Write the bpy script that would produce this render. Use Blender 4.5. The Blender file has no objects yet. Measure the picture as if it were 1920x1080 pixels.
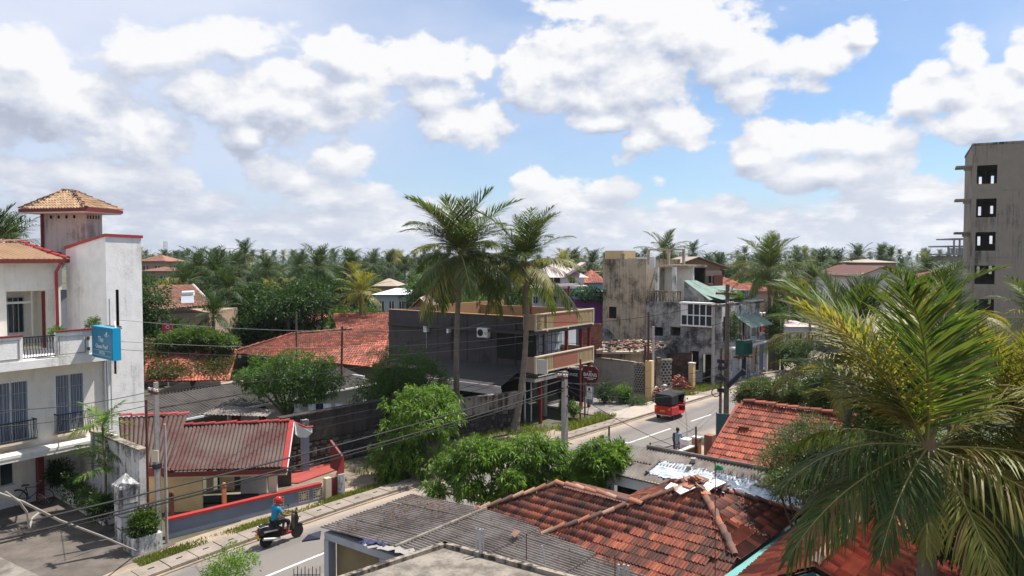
import bpy, math, random
import numpy as np
from mathutils import Vector, Matrix
R=math.radians
random.seed(7); rng=np.random.default_rng(7)
SC=bpy.context.scene
COL=SC.collection
# ---------------------------------------------------------------- camera
F=1400.0; CH=10.4; TILT=math.atan(55/F)
cam=bpy.data.cameras.new('camera'); camo=bpy.data.objects.new('camera',cam); COL.objects.link(camo)
camo.location=(0,0,CH); camo.rotation_euler=(math.pi/2-TILT,0,0)
cam.sensor_width=36; cam.lens=36*F/1920; cam.clip_end=6000; cam.clip_start=0.1
SC.camera=camo
SC.render.resolution_x=1024; SC.render.resolution_y=576
# ---------------------------------------------------------------- sun, view
SUN_AZ=R(56); SUN_EL=R(60)       # azimuth clockwise from +Y
SDIR=Vector((math.sin(SUN_AZ)*math.cos(SUN_EL), math.cos(SUN_AZ)*math.cos(SUN_EL), math.sin(SUN_EL)))
sl=bpy.data.lights.new('sun','SUN'); sl.energy=4.9; sl.angle=R(0.5); sl.color=(1.0,0.96,0.90)
so=bpy.data.objects.new('sun',sl); COL.objects.link(so); so.rotation_euler=SDIR.to_track_quat('Z','Y').to_euler()
SC.view_settings.view_transform='Standard'; SC.view_settings.look='None'
SC.view_settings.exposure=0.68; SC.view_settings.gamma=1.0
# ---------------------------------------------------------------- sky with clouds
W=bpy.data.worlds.new('World'); SC.world=W; W.use_nodes=True
nt=W.node_tree; nt.nodes.clear()
def nd(tree,t,**k):
    n=tree.nodes.new(t)
    for a,b in k.items(): setattr(n,a,b)
    return n
def mth(tree,op,a,b=None,c=None,clamp=False):
    n=tree.nodes.new('ShaderNodeMath'); n.operation=op; n.use_clamp=clamp
    for i,x in enumerate((a,b,c)):
        if x is None: continue
        if isinstance(x,(int,float)): n.inputs[i].default_value=x
        else: tree.links.new(x,n.inputs[i])
    return n.outputs[0]
def vmth(tree,op,a,b=None):
    n=tree.nodes.new('ShaderNodeVectorMath'); n.operation=op
    for i,x in enumerate((a,b)):
        if x is None: continue
        if isinstance(x,(tuple,list)): n.inputs[i].default_value=x
        else: tree.links.new(x,n.inputs[i])
    return n.outputs['Value'] if op in('LENGTH','DOT_PRODUCT','DISTANCE') else n.outputs['Vector']
def smooth(tree,x,a,b,lo=0.0,hi=1.0):
    n=tree.nodes.new('ShaderNodeMapRange'); n.interpolation_type='SMOOTHSTEP'
    n.inputs[1].default_value=a; n.inputs[2].default_value=b; n.inputs[3].default_value=lo; n.inputs[4].default_value=hi
    tree.links.new(x,n.inputs[0]); return n.outputs[0]
# cloud blobs: azimuth/elevation of each puff (written as the picture position that direction has)
BL=[(110,190,210,100),(250,235,110,80),(40,120,110,60),(310,100,130,55),(470,80,110,45),
 (520,205,185,55),(400,185,90,45),(640,195,75,50),(560,160,90,45),(650,300,72,40),(500,325,60,38),(560,345,80,30),(450,268,50,24),
 (870,235,100,66),(810,195,60,40),(790,120,120,50),(650,110,90,50),(900,120,50,30),
 (1090,100,125,72),(1180,150,140,66),(990,145,70,50),(1060,180,120,42),(1245,240,105,40),(1190,275,48,42),(1130,230,80,30),
 (1330,50,150,62),(1400,120,110,56),(1500,118,85,40),(1600,80,40,30),(1545,100,50,34),(1190,10,220,34),(1420,175,90,34),
 (1450,262,78,40),(1490,280,90,40),(1420,290,50,28),(1560,268,60,44),(1650,270,90,42),(1540,320,190,34),
 (1800,105,60,52),(1750,185,80,46),(1860,180,110,66),(1925,120,60,60),(1830,240,130,46),(1745,150,50,30),
 (640,370,130,40),(180,340,220,60),(380,370,120,32),(1150,352,85,26),(1040,375,110,36),(1700,370,200,44),(1000,345,50,24),
 (300,430,420,60),(800,430,420,56),(1300,430,420,60),(1750,440,300,60),(1640,10,80,7)]
g=bpy.data.node_groups.new('cloud_field','ShaderNodeTree')
g.interface.new_socket('ST',in_out='INPUT',socket_type='NodeSocketVector')
g.interface.new_socket('Field',in_out='OUTPUT',socket_type='NodeSocketFloat')
gi=g.nodes.new('NodeGroupInput'); go=g.nodes.new('NodeGroupOutput')
st=gi.outputs[0]
wn=nd(g,'ShaderNodeTexNoise'); wn.inputs['Scale'].default_value=7; wn.inputs['Detail'].default_value=3
g.links.new(st,wn.inputs['Vector'])
w1=vmth(g,'SUBTRACT',wn.outputs['Color'],(.5,.5,.5)); w1=vmth(g,'MULTIPLY',w1,(.10,.055,0))
p=vmth(g,'ADD',st,w1)
cur=None
for (bx,by,rx,ry) in BL:
    s=math.atan((bx-960)/F); t=math.atan((485-by)/F*math.cos(s)); k=math.cos(s)
    d=vmth(g,'SUBTRACT',p,(s,t,0)); d=vmth(g,'MULTIPLY',d,(F/rx/k/k*0.93,F/ry/k*0.93,0)); l=vmth(g,'LENGTH',d)
    cur=l if cur is None else mth(g,'SMOOTH_MIN',cur,l,0.32)
# clouds elsewhere round the sky
on=nd(g,'ShaderNodeTexNoise'); on.inputs['Scale'].default_value=2.6; on.inputs['Detail'].default_value=4
osv=vmth(g,'MULTIPLY',st,(1,2.0,1)); g.links.new(osv,on.inputs['Vector'])
oth=mth(g,'MULTIPLY_ADD',on.outputs['Fac'],-3.4,3.15)
sep=nd(g,'ShaderNodeSeparateXYZ'); g.links.new(st,sep.inputs[0])
outm=mth(g,'MAXIMUM',smooth(g,mth(g,'ABSOLUTE',sep.outputs[0]),.60,.75),smooth(g,sep.outputs[1],.34,.46))
mx=nd(g,'ShaderNodeMix'); g.links.new(outm,mx.inputs[0]); g.links.new(cur,mx.inputs[2]); g.links.new(oth,mx.inputs[3])
fld=mth(g,'SUBTRACT',1.0,mx.outputs[0])
fsv=vmth(g,'MULTIPLY',st,(1,1.5,1))
for (sc_,dt,am) in((7.5,4,1.55),(24,7,1.35)):
    fn=nd(g,'ShaderNodeTexNoise'); fn.inputs['Scale'].default_value=sc_; fn.inputs['Detail'].default_value=dt; fn.inputs['Roughness'].default_value=.58
    g.links.new(fsv,fn.inputs['Vector'])
    fld=mth(g,'ADD',fld,mth(g,'MULTIPLY',mth(g,'SUBTRACT',fn.outputs['Fac'],.5),am))
g.links.new(fld,go.inputs[0])
tc=nd(nt,'ShaderNodeTexCoord'); sp=nd(nt,'ShaderNodeSeparateXYZ'); nt.links.new(tc.outputs['Generated'],sp.inputs[0])
az=mth(nt,'ARCTAN2',sp.outputs[0],sp.outputs[1]); el=mth(nt,'ARCSINE',sp.outputs[2])
cb=nd(nt,'ShaderNodeCombineXYZ'); nt.links.new(az,cb.inputs[0]); nt.links.new(el,cb.inputs[1])
def fieldat(off):
    n=nd(nt,'ShaderNodeGroup'); n.node_tree=g
    nt.links.new(vmth(nt,'ADD',cb.outputs[0],off),n.inputs[0]); return n.outputs[0]
f0=fieldat((0,0,0)); f1=fieldat((.006,.016,0)); f2=fieldat((.016,.055,0))
dens=mth(nt,'MAXIMUM',smooth(nt,f0,.0,.34),smooth(nt,el,.035,.09,.92,0.0))
lit=mth(nt,'ADD',mth(nt,'MULTIPLY',mth(nt,'SUBTRACT',f0,f1),.62),mth(nt,'MULTIPLY',mth(nt,'SUBTRACT',f0,f2),.40))
lit=mth(nt,'ADD',lit,.60)
lit=mth(nt,'ADD',lit,smooth(nt,f0,.7,1.5,0,-.20))
bn=nd(nt,'ShaderNodeTexNoise'); bn.inputs['Scale'].default_value=17; bn.inputs['Detail'].default_value=6; bn.inputs['Roughness'].default_value=.62
nt.links.new(vmth(nt,'MULTIPLY',cb.outputs[0],(1,2.6,1)),bn.inputs['Vector'])
band=smooth(nt,el,.06,.15,1.0,0.0)
lit=mth(nt,'ADD',mth(nt,'MULTIPLY',lit,mth(nt,'SUBTRACT',1.0,mth(nt,'MULTIPLY',band,.75))),mth(nt,'MULTIPLY',band,mth(nt,'MULTIPLY_ADD',smooth(nt,bn.outputs['Fac'],.42,.72),.42,.20)))
lit=mth(nt,'ADD',lit,smooth(nt,az,-.60,-.05,-.10,0.04),None,True)
cr=nd(nt,'ShaderNodeValToRGB'); nt.links.new(lit,cr.inputs[0])
e=cr.color_ramp.elements; e[0].position=0.10; e[0].color=(.47,.51,.63,1); e[1].position=.90; e[1].color=(.95,.95,.96,1)
e2=e.new(.45); e2.color=(.66,.70,.80,1)
cm=vmth(nt,'MULTIPLY',cr.outputs['Color'],(6.35,6.35,6.35))
sky=nd(nt,'ShaderNodeTexSky'); sky.sky_type='NISHITA'; sky.sun_disc=False; sky.sun_elevation=SUN_EL; sky.sun_rotation=SUN_AZ
sky.altitude=0; sky.air_density=1.0; sky.dust_density=.6; sky.ozone_density=2.0
# thin high veil, thicker to the left
vn=nd(nt,'ShaderNodeTexNoise'); vn.inputs['Scale'].default_value=3.0; vn.inputs['Detail'].default_value=5
nt.links.new(vmth(nt,'MULTIPLY',cb.outputs[0],(1,2.2,1)),vn.inputs['Vector'])
veil=smooth(nt,vn.outputs['Fac'],.35,.75,0.0,.45)
vl=smooth(nt,az,-.50,.25,.85,.08); veil=mth(nt,'ADD',veil,vl); veil=mth(nt,'MULTIPLY',veil,smooth(nt,el,.05,.25,.55,1.0),None,True)
skc=vmth(nt,'MULTIPLY',sky.outputs['Color'],(.62,.74,.86))
mv=nd(nt,'ShaderNodeMix',data_type='RGBA'); nt.links.new(veil,mv.inputs[0]); nt.links.new(skc,mv.inputs[6]); mv.inputs[7].default_value=(4.6,5.0,6.0,1)
mc=nd(nt,'ShaderNodeMix',data_type='RGBA'); nt.links.new(dens,mc.inputs[0]); nt.links.new(mv.outputs[2],mc.inputs[6]); nt.links.new(cm,mc.inputs[7])
bg=nd(nt,'ShaderNodeBackground'); bg.inputs['Strength'].default_value=.1; nt.links.new(mc.outputs[2],bg.inputs['Color'])
wo=nd(nt,'ShaderNodeOutputWorld'); nt.links.new(bg.outputs[0],wo.inputs[0])
W.cycles.sampling_method='MANUAL'; W.cycles.sample_map_resolution=256
# ---------------------------------------------------------------- picture rays (to read real positions off the photograph)
CT,ST_=math.cos(TILT),math.sin(TILT)
def ray(x,y):
    a=(x-960)/F; b=-(y-540)/F
    return Vector((a, CT+b*ST_, b*CT-ST_))
def G(x,y,z=0.0):
    r=ray(x,y); t=(z-CH)/r.z; return Vector((r.x*t,r.y*t,z))
def D(x,y,depth):            # point on the pixel's ray whose world Y is depth
    r=ray(x,y); t=depth/r.y; return Vector((r.x*t,depth,CH+r.z*t))
class Fr:                     # a local frame: a along heading, b to the left of it
    def __init__(s,o,h):
        s.o=Vector((o[0],o[1],0)); s.h=R(h); s.d=Vector((math.sin(s.h),math.cos(s.h),0)); s.l=Vector((-math.cos(s.h),math.sin(s.h),0))
    def p(s,a,b,z=0.0):
        v=s.o+s.d*a+s.l*b; return Vector((v.x,v.y,z))
    def ab(s,v):
        q=Vector((v[0]-s.o.x,v[1]-s.o.y,0)); return q.dot(s.d),q.dot(s.l)
WF=Fr((0,0),0)
RD=Fr((6.7,41.9),41)          # road frame, b = -(towards the near side)
def vc(u): return 0.8*((-u-12)/13)**2 if u<-12 else 0.0
def RP(u,v,z=0.0): return RD.p(u,-(v+vc(u)),z)
# ---------------------------------------------------------------- mesh builder
class MB:
    def __init__(s): s.v=[]; s.f=[]; s.m=[]; s.cm=0
    def add(s,vs,fs):
        n=len(s.v); s.v+= [tuple(x) for x in vs]; s.f+=[tuple(i+n for i in f) for f in fs]; s.m+=[s.cm]*len(fs)
    def box(s,fr,a0,a1,b0,b1,z0,z1):
        P=[fr.p(a,b,z) for z in(z0,z1) for a,b in((a0,b0),(a1,b0),(a1,b1),(a0,b1))]
        s.add(P,[(3,2,1,0),(4,5,6,7),(1,5,4,0),(2,6,5,1),(3,7,6,2),(0,4,7,3)]); return s
    def prism(s,pts,dz):      # polygon of 3D points extruded by vector dz
        dz=Vector(dz) if not isinstance(dz,(int,float)) else Vector((0,0,dz)); n=len(pts)
        P=[Vector(p) for p in pts]+[Vector(p)+dz for p in pts]
        s.add(P,[tuple(range(n))[::-1],tuple(range(n,2*n))]+[(i,(i+1)%n,n+(i+1)%n,n+i) for i in range(n)]); return s
    def quad(s,a,b,c,d): s.add([a,b,c,d],[(0,1,2,3)]); return s
    def tube(s,pts,r,n=8,cap=True):
        pts=[Vector(p) for p in pts]; rs=r if isinstance(r,(list,tuple)) else [r]*len(pts); vs=[];fs=[]
        up=None
        for i,p in enumerate(pts):
            t=(pts[min(i+1,len(pts)-1)]-pts[max(i-1,0)]).normalized()
            if up is None: up=t.orthogonal().normalized()
            up=(up-t*up.dot(t)); up=up.normalized() if up.length>1e-5 else t.orthogonal().normalized()
            sd=t.cross(up)
            for k in range(n):
                an=2*math.pi*k/n; vs.append(p+(up*math.cos(an)+sd*math.sin(an))*rs[i])
        for i in range(len(pts)-1):
            for k in range(n): fs.append((i*n+k,i*n+(k+1)%n,(i+1)*n+(k+1)%n,(i+1)*n+k))
        if cap: fs.append(tuple(range(n))[::-1]); fs.append(tuple(range(len(vs)-n,len(vs))))
        s.add(vs,fs); return s
    def lathe(s,c,prof,n=12,ax=None):   # prof [(r,h)] about axis ax through c
        c=Vector(c); ax=Vector(ax).normalized() if ax else Vector((0,0,1)); u=ax.orthogonal().normalized(); w=ax.cross(u); vs=[];fs=[]
        for r,h in prof:
            for k in range(n): an=2*math.pi*k/n; vs.append(c+ax*h+(u*math.cos(an)+w*math.sin(an))*max(r,1e-4))
        for i in range(len(prof)-1):
            for k in range(n): fs.append((i*n+k,i*n+(k+1)%n,(i+1)*n+(k+1)%n,(i+1)*n+k))
        fs.append(tuple(range(n))[::-1]); fs.append(tuple(range(len(vs)-n,len(vs)))); s.add(vs,fs); return s
    def ball(s,c,r,n=10,m=7):
        r=r if isinstance(r,(tuple,list)) else (r,r,r); c=Vector(c); vs=[];fs=[]
        for i in range(m+1):
            th=math.pi*i/m
            for k in range(n):
                ph=2*math.pi*k/n; vs.append(c+Vector((r[0]*math.sin(th)*math.cos(ph),r[1]*math.sin(th)*math.sin(ph),r[2]*math.cos(th))))
        for i in range(m):
            for k in range(n): fs.append((i*n+k,(i+1)*n+k,(i+1)*n+(k+1)%n,i*n+(k+1)%n))
        s.add(vs,fs); return s
    def mesh(s,name,mats,off=Vector((0,0,0)),smooth=False):
        me=bpy.data.meshes.new(name)
        me.from_pydata([(v[0]-off[0],v[1]-off[1],v[2]-off[2]) for v in s.v],[],s.f)
        for m in (mats if isinstance(mats,(list,tuple)) else [mats]): me.materials.append(m)
        if any(s.m): me.polygons.foreach_set('material_index',s.m)
        if smooth: me.polygons.foreach_set('use_smooth',[True]*len(s.f))
        me.update(); return me
    def build(s,name,mats,parent=None,smooth=False,label=None):
        top=parent
        while top is not None and top.parent is not None: top=top.parent
        off=top.location if top is not None else Vector((0,0,0))
        o=bpy.data.objects.new(name,s.mesh(name,mats,off,smooth)); COL.objects.link(o)
        if parent is not None: o.parent=parent
        if label: o['label']=label
        return o
def thing(name,label,cat,loc,group=None,rz=0):
    o=bpy.data.objects.new(name,None); COL.objects.link(o); o.location=loc; o.rotation_euler=(0,0,rz); o.empty_display_size=.3
    o['label']=label; o['category']=cat
    if group: o['group']=group
    return o
def tag(o,label,cat,group=None,kind=None):
    o['label']=label; o['category']=cat
    if group: o['group']=group
    if kind: o['kind']=kind
    return o
def struct(name,mb,m,smooth=False):
    o=mb.build(name,m,None,smooth); o['kind']='structure'; return o
def npmesh(name,verts,faces,mats,midx=None):     # faces: (n,4) or (n,3) array
    me=bpy.data.meshes.new(name); verts=np.asarray(verts,dtype=np.float32); faces=np.asarray(faces,dtype=np.int32); k=faces.shape[1]
    me.vertices.add(len(verts)); me.vertices.foreach_set('co',verts.ravel())
    me.loops.add(faces.size); me.loops.foreach_set('vertex_index',faces.ravel())
    me.polygons.add(len(faces)); me.polygons.foreach_set('loop_start',np.arange(0,faces.size,k,dtype=np.int32))
    for m in (mats if isinstance(mats,(list,tuple)) else [mats]): me.materials.append(m)
    if midx is not None: me.polygons.foreach_set('material_index',np.asarray(midx,dtype=np.int32))
    me.update(calc_edges=True); return me
def link(name,me,parent=None,loc=None,rot=None,scale=None):
    o=bpy.data.objects.new(name,me); COL.objects.link(o)
    if parent is not None: o.parent=parent
    if loc is not None: o.location=loc
    if rot is not None: o.rotation_euler=rot
    if scale is not None: o.scale=scale if isinstance(scale,(tuple,list)) else (scale,)*3
    return o
def copy_tree(o,parent=None):
    c=o.copy(); COL.objects.link(c); c.parent=parent
    for ch in [x for x in o.children]: copy_tree(ch,c)
    return c
def holed(fr,a0,a1,b0,b1,z0,z1,ops,mb=None):     # wall slab with openings (oa0,oa1,oz0,oz1)
    mb=mb or MB(); As=sorted({a0,a1,*[min(max(o[i],a0),a1) for o in ops for i in(0,1)]})
    for i in range(len(As)-1):
        x0,x1=As[i],As[i+1]; xm=(x0+x1)/2
        cut=sorted([(o[2],o[3]) for o in ops if o[0]<xm<o[1]]); z=z0
        for c in cut:
            if c[0]>z+1e-4: mb.box(fr,x0,x1,b0,b1,z,c[0])
            z=c[1]
        if z<z1-1e-4: mb.box(fr,x0,x1,b0,b1,z,z1)
    return mb
# ---------------------------------------------------------------- materials
def newmat(name):
    m=bpy.data.materials.new(name); m.use_nodes=True; t=m.node_tree; t.nodes.clear()
    b=t.nodes.new('ShaderNodeBsdfPrincipled'); o=t.nodes.new('ShaderNodeOutputMaterial'); t.links.new(b.outputs[0],o.inputs[0])
    return m,t,b,o
def noise(t,vec,scale,detail=4,rough=.55,dim='3D'):
    n=t.nodes.new('ShaderNodeTexNoise'); n.inputs['Scale'].default_value=scale; n.inputs['Detail'].default_value=detail; n.inputs['Roughness'].default_value=rough
    t.links.new(vec,n.inputs['Vector']); return n.outputs['Fac']
def mixc(t,f,a,b):
    n=t.nodes.new('ShaderNodeMix'); n.data_type='RGBA'
    for s,x in((0,f),(6,a),(7,b)):
        if isinstance(x,(int,float)): n.inputs[s].default_value=x
        elif isinstance(x,tuple): n.inputs[s].default_value=(*x,1) if len(x)==3 else x
        else: t.links.new(x,n.inputs[s])
    return n.outputs[2]
def bump(t,b,h,dist,strength=.6):
    n=t.nodes.new('ShaderNodeBump'); n.inputs['Distance'].default_value=dist; n.inputs['Strength'].default_value=strength
    t.links.new(h,n.inputs['Height']); t.links.new(n.outputs[0],b.inputs['Normal'])
def gpos(t): return t.nodes.new('ShaderNodeNewGeometry').outputs['Position']
def opos(t): return t.nodes.new('ShaderNodeTexCoord').outputs['Object']
def plain(name,c,rough=.7,var=.12,scale=3,metal=0,spec=.4,bp=0,dirt=None,dirtamt=.4):
    m,t,b,o=newmat(name); P=gpos(t); n=noise(t,P,scale,5)
    c2=tuple(max(0,x*(1-var*2)) for x in c); c1=tuple(min(1,x*(1+var)) for x in c)
    col=mixc(t,n,c2,c1)
    n2=noise(t,P,scale*9,3)
    col=mixc(t,smooth(t,n2,.45,.75,0,.35),col,tuple(x*.72 for x in c))
    if dirt: col=mixc(t,smooth(t,noise(t,P,scale*.6,6,.65),.5,.72,0,dirtamt),col,dirt)
    t.links.new(col,b.inputs['Base Color']); b.inputs['Roughness'].default_value=rough; b.inputs['Metallic'].default_value=metal
    b.inputs['Specular IOR Level'].default_value=spec
    if bp: bump(t,b,n2,bp)
    return m
def stained(name,c,stain,amt=.6,s=.8,streak=1.0,top=None,rough=.9,lo=.48,hi=.66):
    m,t,b,o=newmat(name); P=gpos(t)
    big=noise(t,P,s,7,.66); st=noise(t,vmth(t,'MULTIPLY',P,(3.2,3.2,.22)),1.6,6,.6); fine=noise(t,P,11,4)
    k=mth(t,'ADD',mth(t,'MULTIPLY',big,.62),mth(t,'MULTIPLY',st,.38*streak)); k=mth(t,'ADD',k,mth(t,'MULTIPLY',mth(t,'SUBTRACT',fine,.5),.16))
    if streak!=1.0: k=mth(t,'ADD',k,.19*(1-streak))
    f=smooth(t,k,lo,hi,0,amt)
    base=mixc(t,noise(t,P,2.2,4),tuple(x*.8 for x in c),tuple(min(1,x*1.1) for x in c))
    col=mixc(t,f,base,stain); t.links.new(col,b.inputs['Base Color']); b.inputs['Roughness'].default_value=rough; b.inputs['Specular IOR Level'].default_value=.25
    bump(t,b,fine,.012); return m
def islrand(t):
    g=t.nodes.new('ShaderNodeNewGeometry'); oi=t.nodes.new('ShaderNodeObjectInfo')
    return mth(t,'FRACT',mth(t,'ADD',mth(t,'MULTIPLY',g.outputs['Random Per Island'],7.31),mth(t,'MULTIPLY',oi.outputs['Random'],5.77)))
def tilemat(name,cols,moss=(.05,.04,.035),mossamt=.5,s=.9,bright=1.0):
    m,t,b,o=newmat(name); P=gpos(t); r=islrand(t); cr=t.nodes.new('ShaderNodeValToRGB'); cr.color_ramp.interpolation='CONSTANT'; t.links.new(r,cr.inputs[0])
    es=cr.color_ramp.elements; n=len(cols)
    while len(es)<n: es.new(.5)
    for i,c in enumerate(cols): es[i].position=i/n; es[i].color=(*[x*bright for x in c],1)
    n1=noise(t,P,s,6,.6); n2=noise(t,P,14,4)
    f=smooth(t,mth(t,'ADD',mth(t,'MULTIPLY',n1,.75),mth(t,'MULTIPLY',n2,.25)),.44,.62,0,mossamt)
    col=mixc(t,f,cr.outputs[0],moss); col=mixc(t,smooth(t,n2,.3,.7,.35,0),col,moss)
    t.links.new(col,b.inputs['Base Color']); b.inputs['Roughness'].default_value=.85; b.inputs['Specular IOR Level'].default_value=.25; bump(t,b,n2,.006); return m
def leafmat(name,cols,trans=.35,rough=.5,spec=.28,tip=None):
    m,t,b,o=newmat(name); r=islrand(t); cr=t.nodes.new('ShaderNodeValToRGB'); t.links.new(r,cr.inputs[0]); es=cr.color_ramp.elements
    while len(es)<len(cols): es.new(.5)
    for i,c in enumerate(cols): es[i].position=i/max(1,len(cols)-1); es[i].color=(*c,1)
    col=mixc(t,smooth(t,noise(t,gpos(t),.55,3),.35,.65,0,.45),cr.outputs[0],tuple(x*.55 for x in cols[0]))
    t.links.new(col,b.inputs['Base Color']); b.inputs['Roughness'].default_value=rough; b.inputs['Specular IOR Level'].default_value=spec
    tr=t.nodes.new('ShaderNodeBsdfTranslucent'); hc=vmth(t,'MULTIPLY',col,(1.5,1.6,.7)); t.links.new(hc,tr.inputs['Color'])
    mx=t.nodes.new('ShaderNodeMixShader'); mx.inputs[0].default_value=trans; t.links.new(b.outputs[0],mx.inputs[1]); t.links.new(tr.outputs[0],mx.inputs[2]); t.links.new(mx.outputs[0],o.inputs[0])
    return m
def glassmat(name,c=(.02,.03,.035),rough=.12):
    m,t,b,o=newmat(name); b.inputs['Base Color'].default_value=(*c,1); b.inputs['Roughness'].default_value=rough; b.inputs['Specular IOR Level'].default_value=.6; return m
M={}
M['white_wall']=stained('white_wall_paint',(.84,.81,.76),(.36,.34,.30),.6,.5,1.0,lo=.50,hi=.68)
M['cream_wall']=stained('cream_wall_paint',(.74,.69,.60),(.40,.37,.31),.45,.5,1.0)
M['tower_wall']=stained('weathered_tower_plaster',(.52,.49,.43),(.17,.155,.13),.8,.55,1.0,lo=.44,hi=.62)
M['yellow_wall']=stained('yellow_wall_paint',(.66,.48,.25),(.45,.33,.19),.4,.6)
M['pale_wall']=plain('pale_plaster',(.62,.60,.55),.85,.08,2,dirt=(.3,.28,.25))
M['red_paint']=plain('red_paint',(.38,.035,.03),.5,.12,3,dirt=(.15,.03,.025),dirtamt=.5)
M['dark_red']=plain('dark_red_paint',(.16,.02,.018),.55,.12,3)
M['faded_red']=plain('faded_red_floor',(.36,.07,.055),.6,.15,1.5,dirt=(.16,.05,.04),dirtamt=.6)
M['bluegrey']=plain('blue_grey_paint',(.17,.20,.26),.75,.12,1.5,dirt=(.12,.12,.12))
M['iron']=plain('black_iron',(.015,.017,.03),.45,.1,5)
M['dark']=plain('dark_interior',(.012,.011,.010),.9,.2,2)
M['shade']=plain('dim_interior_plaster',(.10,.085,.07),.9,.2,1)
M['curtain']=plain('blue_grey_curtain',(.22,.245,.29),.9,.1,6)
M['glass']=glassmat('window_glass')
M['metal']=plain('galvanised_metal',(.42,.44,.46),.5,.1,4,metal=.3)
M['white']=plain('white_paint',(.74,.74,.72),.6,.06,2,dirt=(.42,.4,.36))
M['concrete']=stained('grey_concrete',(.30,.28,.25),(.10,.09,.08),.7,.7,.8)
M['slabroof']=stained('weathered_concrete_roof',(.27,.235,.195),(.095,.078,.062),.85,1.6,0.0,lo=.40,hi=.60)
M['pole_conc']=stained('pole_concrete',(.34,.31,.28),(.14,.12,.10),.6,1.2,1.0)
M['rust']=plain('rusty_iron',(.13,.045,.028),.8,.3,4)
M['darkgrey_wall']=stained('charcoal_wall_paint',(.075,.066,.068),(.03,.026,.027),.8,.4)
M['barn_canopy']=plain('dark_canopy_sheet',(.05,.045,.045),.6,.2,2)
M['orange_wall']=stained('orange_wall_paint',(.50,.21,.08),(.22,.11,.06),.5,1.2)
M['teal']=plain('turquoise_paint',(.13,.34,.31),.6,.12,1.2,dirt=(.10,.20,.19),dirtamt=.5)
M['teal_dark']=plain('dark_teal_paint',(.03,.09,.11),.6,.15,2)
M['ruin_brown']=stained('stained_brown_render',(.46,.37,.265),(.05,.04,.032),.92,.5,.75,lo=.45,hi=.62)
M['ruin_grey']=stained('mossy_grey_render',(.36,.35,.335),(.028,.027,.027),.95,.75,.35,lo=.42,hi=.60)
M['ruin_white']=stained('stained_white_render',(.62,.60,.57),(.06,.057,.053),.9,.9,1.1,lo=.45,hi=.60)
M['bigconc']=stained('bare_cement_render',(.28,.24,.195),(.045,.04,.036),.85,.13,1.1,lo=.48,hi=.66)
M['brick']=tilemat('red_brick',[(.30,.10,.06),(.24,.08,.05),(.36,.14,.09),(.28,.12,.08)],(.12,.08,.06),.5,2)
M['stone']=tilemat('rubble_stone',[(.12,.10,.08),(.06,.05,.042),(.20,.17,.14),(.085,.065,.052)],(.03,.027,.023),.7,1.0)  # stone tones darkened for tree shade over the plot wall, besides mould
M['mortar']=plain('dark_mortar',(.055,.047,.04),.95,.25,2)
M['blackwall']=stained('shade_and_mould_dark_wall',(.075,.062,.052),(.025,.022,.02),.9,.6,1.2,lo=.40,hi=.6)  # dark tone is part mould, part tree shade put into the colour
M['stain_wall']=stained('black_streaked_wall',(.30,.25,.20),(.035,.03,.026),.95,1.0,1.6,lo=.44,hi=.60)
M['tile_near']=tilemat('weathered_clay_tile',[(.27,.075,.045),(.14,.05,.038),(.38,.12,.065),(.19,.06,.042),(.10,.042,.032),(.32,.095,.052),(.26,.08,.05)],(.045,.035,.03),.55,.9)
M['tile_red']=tilemat('red_clay_tile',[(.42,.12,.07),(.33,.09,.055),(.50,.16,.09),(.24,.075,.05)],(.09,.05,.04),.6,.5)
M['tile_right']=tilemat('orange_red_clay_tile',[(.46,.135,.08),(.38,.105,.065),(.52,.17,.10),(.26,.08,.055)],(.08,.045,.036),.4,.6)
M['tile_far']=tilemat('far_clay_tile',[(.27,.12,.08),(.22,.10,.07),(.32,.15,.10)],(.12,.08,.06),.6,.2)
M['cap_tile']=tilemat('clay_cap_tile',[(.40,.15,.08),(.20,.10,.075),(.48,.26,.17),(.13,.07,.055),(.34,.13,.08)],(.10,.08,.065),.5,1.3)
M['tile_cream']=tilemat('sun_bleached_tile',[(.50,.33,.19),(.44,.28,.16),(.56,.40,.25)],(.25,.16,.10),.4,1)
M['asb_near']=stained('weathered_corrugated_sheet',(.25,.22,.195),(.10,.078,.066),.8,.9,0.0,lo=.40,hi=.60)
M['asb_dark']=stained('dark_corrugated_sheet',(.085,.075,.068),(.035,.03,.027),.8,.7,0.0,lo=.4,hi=.62)
M['asb_red']=stained('faded_painted_roof_sheet',(.135,.10,.085),(.085,.028,.025),.8,.55,0.0,lo=.42,hi=.58)
M['leaf_mango']=leafmat('mango_leaf',[(.055,.125,.016),(.105,.20,.024),(.20,.29,.04),(.08,.155,.022)],.42)
M['leaf_fine']=leafmat('fine_green_leaf',[(.045,.095,.018),(.07,.135,.028),(.11,.18,.035)],.38)
M['leaf_dark']=leafmat('dark_green_leaf',[(.02,.05,.012),(.035,.075,.017),(.06,.11,.025)],.32)
M['leaf_mid']=leafmat('mid_green_leaf',[(.045,.09,.018),(.075,.13,.025),(.13,.17,.04)],.36)
M['leaf_grey']=leafmat('grey_green_leaf',[(.07,.10,.035),(.11,.145,.055),(.16,.19,.08)],.25)
M['leaf_bright']=leafmat('bright_shrub_leaf',[(.06,.14,.015),(.12,.22,.03),(.18,.26,.05)],.4)
M['vine']=leafmat('vine_leaf',[(.05,.08,.02),(.10,.09,.03),(.13,.06,.03),(.05,.10,.02)],.3)
M['palm']=leafmat('palm_leaflet',[(.035,.07,.014),(.065,.11,.022),(.11,.145,.034),(.15,.12,.045)],.36,.5,.25)
M['palm_far']=leafmat('distant_palm_leaflet',[(.02,.045,.012),(.038,.072,.018),(.07,.10,.028)],.25,.6,.2)
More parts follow.
